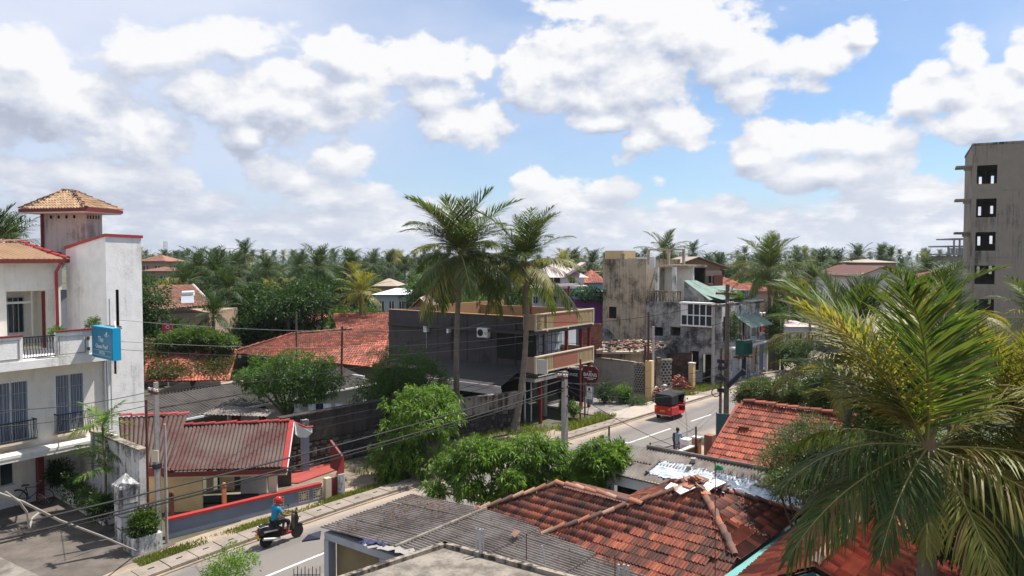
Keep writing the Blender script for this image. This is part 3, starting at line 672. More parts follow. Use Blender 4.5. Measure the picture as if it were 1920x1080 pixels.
# upper roof: corrugated sheets, gutter, downpipe
ez=10.30; ov=.45
P01,P11=FH.p(-9,b3-ov,ez+.05),FH.p(ue+.35,b3-ov,ez+.05); P00,P10=FH.p(-9,b3+1.9,ez+.85),FH.p(ue-.65,b3+1.9,ez+.85)
corr(H,P00,P10,P01,P11,M['tile_cream'],pitch=.2,amp=.035,sheetw=1.2)
mb=MB(); mb.add([P10,P11,FH.p(ue+.35,b3+4,ez+.05),FH.p(ue-.65,b3+4,ez+.85)],[(0,1,2,3)]); mb.build('roof_end',M['red_paint'],H)
caps(H,P10,P11,M['red_paint'],.12,.4); caps(H,P00+(P10-P00)*.3,P10,M['cap_tile'],.1,.35)
mb=MB(); mb.box(FH,-9,ue+.42,b3-ov-.12,b3-ov-.003,ez-.10,ez+.08); mb.box(FH,ue+.36,ue+.46,b3-ov,b3+4,ez-.10,ez+.08); mb.build('gutter',M['dark_red'],H)
mb=MB(); mb.tube([FH.p(ue+.1,b3-ov,ez-.1),FH.p(ue+.05,b3-.08,ez-.5),FH.p(ue+.05,b3-.08,6.35)],.07,8); mb.build('downpipe',M['red_paint'],H)
# turret with small hipped tiled roof
tp=D(161,430,36.6); TF=Fr((tp.x,tp.y),14)
def tx(x,a=None,b=None):
    lo,hi=0,6
    for _ in range(40):
        m=(lo+hi)/2; p=TF.p(0,m) if b else TF.p(m,0); c=960+F*p.x/(p.y*CT)
        if b: lo,hi=(m,hi) if c>x else (lo,m)
        else: lo,hi=(m,hi) if c<x else (lo,m)
    return lo
la=tx(193); lb=tx(79,b=1)
mb=MB(); mb.box(TF,0,la,0,lb,10.4,12.62); mb.build('turret_wall',M['tower_wall'],H)
for k in range(4): mb=MB(); mb.box(TF,-.02,-.004,.6+k*(lb-.8)/4,.6+k*(lb-.8)/4+.12,12.38,12.53); mb.build('vent_opening',M['dark'],H)
for k in range(5): mb=MB(); mb.box(TF,.1+k*la/6,.16+k*la/6,-.02,-.004,12.36,12.53); mb.build('vent_opening',M['dark'],H)
ov=.62; ez=12.66; c=[TF.p(-ov,-ov,ez),TF.p(la+ov,-ov,ez),TF.p(la+ov,lb+ov,ez),TF.p(-ov,lb+ov,ez)]
mb=MB(); mb.prism([Vector((p.x,p.y,12.622)) for p in c],.06); mb.build('eaves_board',M['white'],H)
mb=MB(); e=.05; mb.prism([TF.p(-ov-e,-ov-e,12.684),TF.p(la+ov+e,-ov-e,12.684),TF.p(la+ov+e,lb+ov+e,12.684),TF.p(-ov-e,lb+ov+e,12.684)],.15); mb.build('gutter',M['dark_red'],H)
apx=13.78; r0=TF.p(la/2,lb/2-.35+.3,apx); r1=TF.p(la/2,lb/2+.45,apx)
z=ez+.17; c=[Vector((p.x,p.y,z)) for p in c]
tt=Tiles(H,M['tile_cream'],'round',.008,140)
L=lb+2*ov
tt.patch(r1,r0,c[3],c[0],24,8) if False else None
# left face (seen) and right face
def trap(T,top0,top1,b0,b1,nx,ny): # trapezoid clipped from a rectangle
    A=Vector(b0);B=Vector(b1); ex=(B-A); n=ex.normalized(); t0=(Vector(top0)-A).dot(n)/ex.length; t1=(Vector(top1)-A).dot(n)/ex.length
    up=(Vector(top0)-A)-n*(Vector(top0)-A).dot(n)
    def cl(u,v): w=1-v; return t0*w-.02<=u<=1-(1-t1)*w+.02
    T.patch(A+up,B+up,A,B,nx,ny,cl)
trap(tt,r1,r0,c[3],c[0],22,7); trap(tt,r0,r0,c[0],c[1],16,7)
tt.finish()
mb=MB(); mb.add([r0-Vector((0,0,.03)),r1-Vector((0,0,.03))]+[p-Vector((0,0,.02)) for p in c],[(0,2,3),(0,3,4,1),(1,4,5),(1,5,2,0)]); mb.build('roof_deck',M['tile_cream'],H)
for p,q in((r0,c[0]),(r0,c[1]),(r1,c[3]),(r1,c[2]),(r0,r1)): caps(H,p,q,M['cap_tile'],.075,.3)
mb=MB(); mb.tube([TF.p(-.05,lb-.1,12.6),TF.p(-.08,lb-.12,12.3),TF.p(-.08,lb-.12,10.6)],.07,8); mb.build('downpipe',M['dark_red'],H)
# pipes beside the tower
mb=MB()
for k,(a,r) in enumerate(((.02,.05),(.14,.035),(.3,.03))): mb.tube([FH.p(a,-.12,2.7),FH.p(a,-.12,6.0 if k<2 else 8.6)],r,6)
mb.build('service_pipes',M['metal'],H)
mb=MB(); mb.tube([tf.p(.28,-.10,5.2),tf.p(.28,-.10,7.3)],.05,6); mb.tube([tf.p(.3,-.15,7.3),tf.p(.52,-.3,7.25)],.02,5); mb.build('cable_bracket',M['iron'],H)
# ---- blue sign
def lp(x,y,b=-1.3): 
    a=fa(x,b); p=FH.p(a,b); zz=CH-(y-485)*p.y/F*1.0; return Vector((p.x,p.y,D(x,y,p.y).z))
q0=FH.p(fa(169,-1.12),-1.12); ld=Vector((math.cos(R(41)),-math.sin(R(41)),0))
wsgn=0.3
while 960+F*(q0+ld*wsgn).x/((q0+ld*wsgn).y*CT)<208: wsgn+=.01
s0=q0+ld*wsgn; ya=D(208,616,s0.y).z; yb=D(208,677,s0.y).z
SG=thing('hotel_sign','blue box sign with pale lettering projecting from the balcony corner','sign',(s0.x,s0.y,yb))
sf=Fr((s0.x,s0.y),41)
def xw(fr,x):
    lo,hi=0,4
    for _ in range(40):
        m=(lo+hi)/2; p=fr.p(0,m); c=960+F*p.x/(p.y*CT); lo,hi=(m,hi) if c>x else (lo,m)
    return lo
mb=MB(); mb.box(sf,0,.32,0,wsgn,yb,ya); bx=mb.build('sign_box',M['sign_cyan'],SG)
mb=MB(); mb.box(sf,-.012,-.002,.03,wsgn-.03,yb+.04,ya-.04); fc=mb.build('sign_face',M['sign_blue'],SG)
rt=-sf.l
def sc(u,v): return sf.p(-.016,wsgn*(1-u),yb+(ya-yb)*v)
text('lettering','The',fc,M['ink_white'],sc(.45,.60),rt,(0,0,1),.34)
text('lettering','Ocean Pearl',fc,M['ink_white'],sc(.49,.38),rt,(0,0,1),.255)
text('lettering','HOTEL',fc,M['ink_white'],sc(.5,.18),rt,(0,0,1),.2)
mb=MB(); 
for k in range(9): mb.tube([sc(.74+.10*math.cos(t),.78+.07*math.sin(t)) for t in(3.14+k*.35,3.14+(k+1)*.35)],.010,4)
mb.lathe(sc(.75,.80),[(0,-.1),(.05,-.05),(.06,.0),(.03,.06),(0,.1)],8); 
for vv in(.26,.10): mb.tube([sc(.08,vv),sc(.92,vv)],.008,4)
mb.build('emblem',M['ink_white'],fc)
mb=MB(); mb.tube([sf.p(.16,.1,ya),FH.p(xE,-.6,ya+.05)],.03,6); mb.tube([sf.p(.16,.1,yb+.05),FH.p(xE-.1,-.6,yb+.1)],.03,6); mb.build('sign_arm',M['white'],SG)
# potted plants, on balcony built later with shrubs
# ---- boundary wall, gate pillar, planter
BW=thing('boundary_wall','tall white boundary wall with black stains between hotel forecourt and red-roofed house','wall',(-16,30,0))
f=Fr((D(268,900,28).x,28),131)
mb=MB(); mb.box(f,-4.8,0,-.12,.12,0,3.15); mb.build('wall_face',M['ruin_white'],BW)
mb=MB(); mb.box(f,-4.8,.05,-.17,.17,3.152,3.22); mb.build('wall_coping',M['stain_wall'],BW)
gp=G(238,1012); GP=thing('gate_pillar','short white gate pillar with pyramid cap and black mould','pillar',gp); f=Fr((gp.x,gp.y),41)
mb=MB(); mb.box(f,-.3,.3,-.3,.3,0,2.0); 
mb.build('pillar_shaft',M['ruin_white'],GP)
for z in(.5,.95,1.4): 
    mb=MB(); mb.box(f,-.32,.32,-.32,.32,z,z+.04); mb.build('pillar_band',M['stain_wall'],GP)
mb=MB(); mb.box(f,-.36,.36,-.36,.36,2.002,2.1); mb.add([f.p(-.34,-.34,2.102),f.p(.34,-.34,2.102),f.p(.34,.34,2.102),f.p(-.34,.34,2.102),f.p(0,0,2.5)],[(0,1,4),(1,2,4),(2,3,4),(3,0,4)]); mb.build('pillar_cap',M['ruin_white'],GP)
pb=G(268,1030); PB=thing('plant_box','square concrete plant box at the footway end of the boundary wall','planter',pb); f=Fr((pb.x,pb.y),41)
mb=MB(); 
for (a0,a1,b0,b1) in((-.5,.5,-.45,-.37),(-.5,.5,.37,.45),(-.5,-.42,-.37,.37),(.42,.5,-.37,.37)): mb.box(f,a0,a1,b0,b1,0,.6)
mb.build('box_wall',M['ruin_white'],PB); mb=MB(); mb.box(f,-.42,.42,-.37,.37,.0,.5); mb.build('box_soil',M['soil'],PB)
# planter along the forecourt
p0=G(100,925);p1=G(200,985); hd=math.degrees(math.atan2(p1.x-p0.x,p1.y-p0.y)); f=Fr((p0.x,p0.y),hd); Lp=(p1-p0).length
PL=thing('forecourt_planter','low cream planter wall along the right side of the hotel forecourt','planter',p0)
mb=MB(); mb.box(f,0,Lp,-.12,0,0,.55); mb.box(f,Lp-.12,Lp,.003,.9,0,.55); mb.build('planter_wall',M['cream_wall'],PL)
mb=MB(); mb.box(f,0,Lp-.12,.003,.9,.0,.42); mb.build('planter_soil',M['soil'],PL)
mb=MB(); mb.box(f,-1.2,Lp+.5,1.0,1.15,0,2.56); mb.build('planter_backwall',M['cream_wall'],PL)
# ---- house with red-edged roof (B)
eL=G(245,890,1.75); eM=G(312,886,1.72); eR=G(528,879,1.66)
HB=thing('red_roofed_house','low cream house with faded red corrugated roof and deep red gutter beside the footway','house',(eM.x,eM.y+1.5,0))
rM=G(340,799,3.05); rR=G(541,791,3.05)
corr(HB,rM,rR,eM,eR,M['asb_red'],pitch=.155,amp=.034,sheetw=1.09,rows=1,prof='bump')
# lower strip overlap near the eave
corr(HB,eM.lerp(rM,.22)+Vector((0,0,.07)),eR.lerp(rR,.22)+Vector((0,0,.07)),eM+Vector((0,-.05,.05)),eR+Vector((0,-.05,.05)),M['asb_red'],pitch=.155,amp=.034,sheetw=1.09,prof='bump')
caps(HB,rM,rR,M['red_paint'],.10,.42); 
mb=MB(); a=rR+Vector((.02,0,.03)); b=eR+Vector((.02,-.05,.03)); mb.prism([a,a+Vector((.22,.0,.0)),b+Vector((.22,0,0)),b],.06); mb.build('verge_board',M['red_paint'],HB,label='red painted roof verge')
mb=MB(); mb.prism([a+Vector((.20,0,-.02)),a+Vector((.24,0,-.02)),b+Vector((.24,0,-.02)),b+Vector((.2,0,-.02))],-.16); mb.build('barge_board',M['white'],HB)
tp=rR+Vector((.25,.1,0)); mb=MB(); pr=[tp,tp+Vector((.12,.3,-.25)),tp+Vector((.30,.7,-.48)),tp+Vector((.52,1.0,-.52)),tp+Vector((.52,1.0,-.75)),tp+Vector((.3,.85,-.95)),tp+Vector((.06,.5,-.85)),tp+Vector((0,.1,-.6))]; mb.prism(pr,Vector((-.05,.02,0))); mb.build('gable_board',M['white'],HB)
mb=MB(); mb.tube([tp+Vector((-.2,0,.04)),tp+Vector((.12,.3,-.2)),tp+Vector((.30,.7,-.43)),tp+Vector((.54,1.02,-.46))],.045,6); mb.build('gable_trim',M['red_paint'],HB)
mb=MB(); mb.prism([eM+Vector((-.1,-.12,-.16)),eR+Vector((.2,-.12,-.16)),eR+Vector((.2,-.02,-.16)),eM+Vector((-.1,-.02,-.16))],.17); mb.build('gutter',M['dark_red'],HB)
mb=MB(); mb.prism([eM+Vector((-.1,.0,-.26)),eR+Vector((.2,.0,-.26)),eR+Vector((.2,.08,-.26)),eM+Vector((-.1,.08,-.26))],.098); mb.build('eaves_beam',M['cream'],HB)
# left roof, slightly higher, with ridge reaching the hotel
rL2=D(222,783,31.6); rM2=D(352,779,33.0); eL2=D(228,868,30.0); eM2=D(318,882,30.45)
corr(HB,rL2,rM2,eL2,eM2+Vector((0,0,.08)),M['asb_red'],pitch=.155,amp=.036,sheetw=1.1,prof='bump')
caps(HB,rL2+Vector((0,0,.03)),rM2+Vector((0,0,.03)),M['red_paint'],.10,.42)
mb=MB(); q=D(300,878,30.1); mb.box(Fr((q.x,q.y),90),-.9,.5,-.06,.14,q.z-.30,q.z+.02); mb.build('gutter',M['dark_red'],HB)
# walls under the eave
f=Fr((eM.x,eM.y),math.degrees(math.atan2(eR.x-eM.x,eR.y-eM.y))); Lb=(eR-eM).length
def fx(fr,x,b,lo=-6,hi=14):
    for _ in range(40):
        m=(lo+hi)/2; p=fr.p(m,b); c=960+F*p.x/(p.y*CT); lo,hi=(m,hi) if c<x else (lo,m)
    return lo
mb=MB(); mb.box(f,-1.3,fx(f,372,.3),.3,.45,-.6,1.5); mb.build('wall',M['yellow_wall'],HB)
mb=MB(); mb.box(f,fx(f,355,.25),fx(f,373,.25),.2,.298,-.6,1.47); mb.build('pilaster',M['yellow_wall'],HB)
mb=MB(); mb.box(f,fx(f,498,.15),fx(f,514,.15),.1,.35,-.6,1.45); mb.build('column',M['cream'],HB)
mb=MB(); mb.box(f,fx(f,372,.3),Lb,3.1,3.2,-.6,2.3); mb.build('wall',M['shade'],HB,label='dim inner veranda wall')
mb=MB(); mb.box(f,fx(f,445,2.2),fx(f,495,2.2),2.2,2.3,-.6,1.0); mb.build('wall',M['cream_wall'],HB,label='low inner wall of the veranda')
mb=MB(); mb.box(f,fx(f,405,2.9),fx(f,432,2.9),2.9,3.08,-.6,1.5); mb.box(f,fx(f,380,2.9),fx(f,392,2.9),2.9,3.08,-.6,1.5); mb.build('inner_column',M['cream'],HB)
mb=MB(); mb.box(f,-.5,Lb+3.4,.46,4.5,-.62,-.5); mb.build('veranda_floor',M['faded_red'],HB)
mb=MB(); mb.box(f,.5,Lb-.2,1.0,2.0,.02,.08); 
for a in(.6,Lb-.4): mb.box(f,a,a+.07,1.05,1.12,-.5,.018); mb.box(f,a,a+.07,1.85,1.92,-.5,.018)
tb=mb.build('dark_table',M['dark'],None); tag(tb,'long dark table in the shade under the red-roofed veranda','table')
# red terrace to the right of the house
mb=MB(); q=[G(560,905,.05),G(632,880,.05),G(622,868,.05),G(575,862,.05),G(545,870,.05),G(535,905,.05)]; q=[Vector((p.x,p.y,-.3)) for p in q]; mb.prism(q,.35); TR=mb.build('red_terrace',M['faded_red'],None); tag(TR,'faded red painted terrace between the cream house and the gate post','terrace')
for i,p in enumerate(((540,880),(556,875))):
    pass
VP=thing('veranda_post','slim white and pink post at the terrace edge under the gable','post',G(536,880)); p=G(536,885); mb=MB(); mb.tube([p,p+Vector((0,0,2.0))],.05,6); mb.build('post_shaft',M['pinkroof'],VP)
# front wall with coping, posts, pierced blocks
w0=G(313,1011); w1=G(603,938); hd=math.degrees(math.atan2(w1.x-w0.x,w1.y-w0.y)); f=Fr((w0.x,w0.y),hd); Lw=(w1-w0).length
FW=thing('garden_wall','low blue-grey front wall with bright red coping and cream pierced blocks','wall',w0)
ops=[]
for xx in(517,565,592): 
    c=fx(f,xx,0); ops.append((c-.24,c+.24,.12,.58))
mb=MB(); holed(f,0,Lw,0,.15,0,.66,ops,mb); mb.build('wall_face',M['bluegrey'],FW)
mb=MB(); mb.box(f,-.05,Lw,-.05,.2,.662,.76); mb.build('coping',M['red_paint'],FW)
for (a0,a1,z0,z1) in ops:
    mb=MB(); mb.box(f,a0,a1,.06,.09,z0,z1); 
    blk=mb.build('pierced_block',M['dark'],FW); mb=MB()
    n=4
    for i in range(n+1):
        x=a0+(a1-a0-.035)*i/n; mb.box(f,x,x+.035,.01,.055,z0,z1); zz=z0+(z1-z0-.035)*i/n; mb.box(f,a0,a1,.003,.050,zz,zz+.035)
    cx,cz=(a0+a1)/2,(z0+z1)/2; mb.box(f,cx-.08,cx+.08,-.002,.048,cz-.08,cz+.08)
    mb.build('block_lattice',M['cream'],blk)
for xx,z1,m in((313,1.55,'rust'),(413,1.45,'orange_wall')):
    a=fx(f,xx,.3); mb=MB(); mb.box(f,a-.07,a+.07,.21,.35,0,z1); mb.ball(f.p(a,.28,z1+.05),.09,8,5); mb.build('wall_post',M[m],FW)
# gate posts with red door
mb=MB(); a=fx(f,611,0); mb.box(f,a-.12,a+.14,-.05,.2,-.0,.9); mb.build('gate_post',M['cream'],FW)
a2=fx(f,640,0); mb=MB(); mb.box(f,a2-.28,a2+.05,-.05,.2,0,.95); mb.build('gate_post',M['ruin_white'],FW)
mb=MB(); mb.box(f,a+.15,a2-.29,.03,.08,.05,.85); mb.build('gate_leaf',M['dark_red'],FW)
mb=MB(); P=[f.p(a2-.3,.0,.953),f.p(a2+.05,.0,.953),f.p(a2+.05,.0,1.75),f.p(a2-.12,.0,1.25)]; mb.prism(P,f.l*.12); mb.build('scroll_wing',M['red_paint'],FW)
mb=MB(); P=[f.p(a2-.05,.14,.953),f.p(a2+.06,1.2,.953),f.p(a2+.06,1.2,2.2),f.p(a2-.0,.14,1.7)]; mb.prism(P,f.d*.1); mb.build('scroll_wing',M['dark_red'],FW)
# white post before the stone wall
q=G(572,884); WP=thing('tall_white_post','tall mildewed white post standing before the rubble wall','post',q); mb=MB(); ff=Fr((q.x,q.y),50); mb.box(ff,-.16,.16,-.13,.13,0,2.55); mb.build('post_shaft',M['ruin_white'],WP)
mb=MB(); mb.box(ff,-.17,.17,-.14,-.132,.0,1.8); mb.build('post_face',M['bluegrey'],WP)
# ---- rubble wall along the plot
def rubble(name,label,f,a0,a1,z0,z1,mat,size=.24,objs=300,proud=.06,top=None,b=0):
    T=thing(name,label,'wall',f.p(a0,0,0)); mb=MB(); mb.box(f,a0,a1,b+.06,b+.35,z0,z1+ (top or 0)); mb.build('wall_core',M['mortar'] if not top else M['blackwall'],T)
    st=[]; z=z0; 
    while z<z1:
        h=size*random.uniform(.7,1.15); x=a0+random.uniform(0,.1)
        while x<a1: 
            w=size*random.uniform(.8,1.9); st.append((x,min(x+w,a1),z,min(z+h,z1))); x+=w+.03
        z+=h+.025
    if top: mb=MB(); mb.box(f,a0,a1,b-.02,b+.058,z1+.02,z1+top); mb.box(f,a0,a1,b-.06,b+.4,z1+top+.002,z1+top+.08); mb.build('wall_render',mat[1],T)
    rest=MB(); k=0; random.shuffle(st)
    def stone(m,s):
        x0,x1,y0,y1=s; j=lambda q:random.uniform(-q,q); bb=b+.07; P=[f.p(x0+j(.02),bb,y0+j(.02)),f.p(x1+j(.02),bb,y0+j(.02)),f.p(x1+j(.02),bb,y1+j(.02)),f.p(x0+j(.02),bb,y1+j(.02))]
        e=.2; pr=b+.06-proud*random.uniform(.4,1.3); w=x1-x0;h=y1-y0
        Q=[f.p(x0+w*e+j(.02),pr,y0+h*e+j(.02)),f.p(x1-w*e,pr+j(.01),y0+h*e),f.p(x1-w*e+j(.02),pr,y1-h*e),f.p(x0+w*e,pr+j(.01),y1-h*e+j(.02))]
        m.add(P+Q,[(4,5,6,7),(0,1,5,4),(1,2,6,5),(2,3,7,6),(3,0,4,7)])
    for s in st:
        if k<objs: m=MB(); stone(m,s); m.build('stone',mat[0],T); k+=1
        else: stone(rest,s)
    if rest.v: o=rest.build('stone_field',mat[0],T); o['kind']='stuff'
    return T
f=Fr((RP(-16.5,-9.3).x,RP(-16.5,-9.3).y),42)
rubble('plot_wall','long dark rubble-based boundary wall shaded behind the red terrace','%s'%'' or f,0,10.2,0,1.35,(M['stone'],M['blackwall']),.3,260,.07,top=1.35)
f=Fr((G(862,822).x,G(862,822).y),54)
rubble('plot_wall','short rubble wall with black-streaked render on top, between the two tall palms',f,-.6,4.3,0,1.25,(M['stone'],M['stain_wall']),.26,240,.07,top=.95)
# ---- long shed behind
e0=G(300,790,2.5); e1=G(700,716,2.5); hd=math.degrees(math.atan2(e1.x-e0.x,e1.y-e0.y)); f=Fr((e0.x,e0.y),hd); Ls=(e1-e0).length
SH=thing('long_shed','long low white shed under a dark corrugated roof behind the rubble wall','shed',e0)
mb=MB(); aa=fx(f,424,.3); holed(f,aa,Ls-.3,.3,.45,0,2.3,[(fx(f,428,.3)+.05,fx(f,448,.3),.9,2.0),(fx(f,482,.3),fx(f,496,.3),.7,2.2)],mb); mb.build('wall',M['pale_wall'],SH)
mb=MB(); mb.box(f,fx(f,428,.3)+.05,fx(f,448,.3),.36,.38,.9,2.0); mb.build('shutter',M['brick'],SH); mb=MB(); mb.box(f,fx(f,482,.3),fx(f,496,.3),.36,.38,.7,2.2); mb.build('shutter',M['dark_red'],SH)
mb=MB(); mb.box(f,aa,Ls-.3,4.6,4.7,0,2.3); mb.box(f,Ls-.45,Ls-.3,.46,4.6,0,2.9); mb.build('wall',M['pale_wall'],SH)
corr(SH,f.p(-.5,2.9,3.25),f.p(Ls,2.9,3.25),f.p(-.5,-.2,2.45),f.p(Ls,-.2,2.45),M['asb_dark'],pitch=.18,amp=.022,sheetw=1.1,rows=2)
corr(SH,f.p(-.5,5.4,2.6),f.p(Ls,5.4,2.6),f.p(-.5,2.9,3.25),f.p(Ls,2.9,3.25),M['asb_dark'],pitch=.18,amp=.022,sheetw=3)
mb=MB(); mb.box(f,-.5,Ls,-.30,-.22,2.36,2.46); mb.build('gutter',M['white'],SH)
# lean-to sheets in front of the shed (left)
a=G(300,775,2.9); LT=thing('lean_to','lean-to of overlapping grey sheets before the long shed','shed',Vector((a.x,a.y,0)))
for k,(x0,y0,x1,y1,x2,y2,x3,y3) in enumerate(((285,757,390,742,300,772,430,768),(370,756,520,768,330,776,500,782),)):
    P=[G(x0,y0,2.5+.12*k),G(x1,y1,2.5+.12*k),G(x2,y2,2.35+.12*k),G(x3,y3,2.35+.12*k)]; corr(LT,*P,M['asb_near'],pitch=.2,amp=.02,sheetw=1.3)
mb=MB()
for x,y in((305,775),(420,770),(490,783)): p=G(x,y,2.3); mb.tube([Vector((p.x,p.y,0)),Vector((p.x,p.y,2.3))],.05,6)
mb.build('prop',M['bark'],LT)
# ================================================================ RESTAURANT (charcoal building with slatted terraces)
B0=D(1003,700,46.0); FB=Fr((B0.x,B0.y),36)
def _inv(fr,x,b,lo=-3,hi=22):
    for _ in range(40):
        m=(lo+hi)/2; p=fr.p(m,b); c=960+F*p.x/(p.y*CT); lo,hi=(m,hi) if c>x else (lo,m)
    return lo
BR=thing('restaurant','charcoal two-storey restaurant with timber-slatted terrace parapets and roof deck','building',FB.p(0,0,0))
Lr=fx(FB,1113,0,0,14)
sl_=_inv(Fr((B0.x,B0.y),-54),727,0)       # depth of the long side wall
z1=6.72
mb=MB(); mb.box(FB,.25,.45,.05,sl_,2.9,z1); wl=mb.build('side_wall',M['darkgrey_wall'],BR)
mb=MB(); mb.box(FB,.25,Lr+3,sl_,sl_+.2,0,z1); mb.box(FB,Lr+2.8,Lr+3,3,sl_,0,6.2); mb.build('back_wall',M['darkgrey_wall'],BR)
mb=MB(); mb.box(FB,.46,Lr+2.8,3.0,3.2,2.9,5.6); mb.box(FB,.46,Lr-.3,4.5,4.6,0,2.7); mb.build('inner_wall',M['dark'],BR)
# upper floor panels: recess lines
for b in(3.1,5.6,8.2): mb=MB(); mb.box(FB,.235,.248,b,b+.03,3.0,z1-.02); mb.build('wall_joint',M['dark'],BR)
mb=MB(); mb.box(FB,.19,.247,.1,_inv(Fr((B0.x,B0.y),-54),928,0),4.0,5.65); o=mb.build('opening_panel',M['dark'],BR,label='dark open bay in the side wall')
mb=MB(); mb.box(FB,-.05,Lr,-.0,sl_,5.66,5.86); mb.build('roof_slab',M['barn_canopy'],BR)
mb=MB(); mb.box(FB,-.02,Lr,.0,sl_,2.72,2.92); mb.build('floor_slab',M['concrete'],BR)
mb=MB(); mb.box(FB,.2,.5,.0,sl_+.2,z1+.002,z1+.05); mb.build('wall_coping',M['orangewall'],BR)
# roof terrace walls (orange inside)
mb=MB(); mb.box(FB,.46,Lr+2.7,sl_-3,sl_-2.8,5.87,7.1); mb.box(FB,Lr-.3,Lr-.1,1,sl_-3,5.87,6.9); mb.build('terrace_wall',M['orangewall'],BR)
# terrace parapets
def parapet(z0,z1,a0=0.0):
    T=MB(); T.box(FB,a0,Lr,-.06,.05,z0,z0+.09); T.box(FB,a0,Lr,-.08,.08,z1-.07,z1); T.box(FB,a0,a0+.1,-.07,.05,z0+.09,z1-.07); T.box(FB,Lr-.1,Lr,-.07,.05,z0+.09,z1-.07); fr_=T.build('parapet_frame',M['cream'],BR)
    x1,x2=fx(FB,1038,0,0,14),fx(FB,1082,0,0,14)
    T=MB(); T.box(FB,x1,x2,-.045,.02,z0+.09,z1-.07); T.build('parapet_panel',M['panelred'],BR,label='terracotta coloured parapet panel')
    T=MB(); T.box(FB,a0+.1,Lr-.1,.022,.048,z0+.09,z1-.07); T.build('parapet_back',M['tanwall'],BR)
    x=a0+.12
    while x<Lr-.2:
        if x+.11<x1 or x>x2:
            if not(x1-1.2<x<x1-.95): T=MB(); T.box(FB,x,x+.115,-.045+random.uniform(-.008,.008),.02,z0+.092,z1-.072); T.build('timber_slat',M['timber'],BR)
        x+=.14
    for a in(1.3,3.8,Lr-.15): T=MB(); T.box(FB,a-.06,a+.06,-.09,.02,z0-.08,z0-.002); T.build('bracket',M['cream'],BR)
    for aa,b1_ in((a0,.9),(Lr-.06,3.0)): T=MB(); T.box(FB,aa,aa+.06,.06,b1_,z0+.05,z1-.05); T.build('parapet_side',M['tanwall'],BR)
parapet(5.90,6.97); parapet(3.25,4.33)
mb=MB(); mb.box(FB,.0,.05,-.9,-.12,3.3,4.2); mb.build('parapet_return',M['pale_wall'],BR)
for a in(.9,4.0,5.9,Lr-.25): mb=MB(); mb.box(FB,a-.09,a+.09,.1,.28,0,5.655 if a>1 else 2.7); mb.build('column',M['dark_red'],BR)
for k in range(7): mb=MB(); mb.box(FB,4.1+k*.55,4.13+k*.55,2.5,2.53,2.93,5.65); mb.build('mullion',M['iron'],BR)
for k in range(4): mb=MB(); mb.box(FB,4.0,Lr,2.45,2.48,3.4+k*.55,3.43+k*.55); mb.build('cross_bar',M['iron'],BR)
mb=MB(); mb.box(FB,4.0,Lr+2,2.6,2.7,2.93,5.65); mb.build('rear_screen',M['farwhite'],BR)
# pergola on the roof
for a,b in((1.6,1.4),(Lr-1.0,1.4),(Lr-.6,5.5)): mb=MB(); mb.box(FB,a-.06,a+.06,b-.06,b+.06,5.87,8.5); mb.build('pergola_post',M['dark_red'],BR)
mb=MB(); mb.box(FB,1.3,Lr+.2,1.3,1.45,8.502,8.66); mb.box(FB,1.3,Lr+.2,3.2,3.35,8.502,8.66); mb.box(FB,Lr,Lr+.12,1.45,3.2,8.51,8.64); mb.build('pergola_beam',M['pinkroof'],BR)
# left canopy over the side yard
mb=MB(); mb.prism([FB.p(-2.3,1.0,2.62),FB.p(.22,1.0,3.55),FB.p(.22,8.2,3.55),FB.p(-2.3,8.2,2.62)],.06); mb.build('side_canopy',M['barn_canopy'],BR)
mb=MB(); mb.box(FB,-2.38,-2.31,.9,8.3,2.5,2.72); mb.build('canopy_edge',M['pinkroof'],BR)
mb=MB(); mb.box(FB,-2.3,-2.1,1.0,7.6,2.15,2.498); mb.build('lintel',M['pale_wall'],BR)
for b in(1.2,7.2): mb=MB(); mb.box(FB,-2.3,-2.1,b-.15,b+.25,0,2.148); mb.build('pier',M['pale_wall'],BR)
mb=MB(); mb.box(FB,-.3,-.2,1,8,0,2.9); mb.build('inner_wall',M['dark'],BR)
for b,w_ in((1.6,.12),(6.9,.1)): mb=MB(); mb.tube([FB.p(.17,b,z1-.3),FB.p(.17,b,3.0)],w_*.35,6); mb.build('drain_pipe',M['iron'],BR)
# AC unit on the wall
def unit(b,z,w,h,nm,lb):
    T=thing(nm,lb,'air conditioner' if nm[0]=='a' else 'box',FB.p(.1,b,z)); mb=MB(); mb.box(FB,-.14,.2,b-w/2,b+w/2,z,z+h); mb.build('casing',M['white'],T)
    if nm[0]=='a':
        mb=MB(); c=FB.p(-.145,b+w*.16,z+h/2); mb.lathe(c,[(h*.38,-.002),(h*.38,.02),(h*.33,.02),(h*.33,-.002)],16,-FB.d); g_=mb.build('fan_ring',M['dark'],T)
        mb=MB(); mb.lathe(c,[(h*.30,.0),(.05,.008),(.05,.012)],12,-FB.d); mb.build('fan',M['blackplastic'],T)
        mb=MB(); mb.box(FB,-.15,-.142,b-w/2+.04,b-w/2+.2,z+h*.3,z+h*.6); mb.build('label_plate',M['metal'],T)
        mb=MB(); mb.box(FB,-.1,.2,b-w/2+.05,b-w/2+.09,z-.06,z-.002); mb.box(FB,-.1,.2,b+w/2-.09,b+w/2-.05,z-.06,z-.002); mb.build('bracket',M['metal'],T)
bx_=lambda x:_inv(Fr((B0.x,B0.y),-54),x,0)
unit(bx_(906),5.35-.05,.85,.6,'air_conditioner','white outdoor air conditioner unit on the charcoal restaurant side wall')
unit(bx_(841),5.4,.16,.3,'junction_box','small pale box on the charcoal wall left of the air conditioner')
ft=thing('floodlight_bracket','white bracket lamp on the charcoal wall near its left end','lamp',FB.p(.1,bx_(798),5.5)); b=bx_(798)
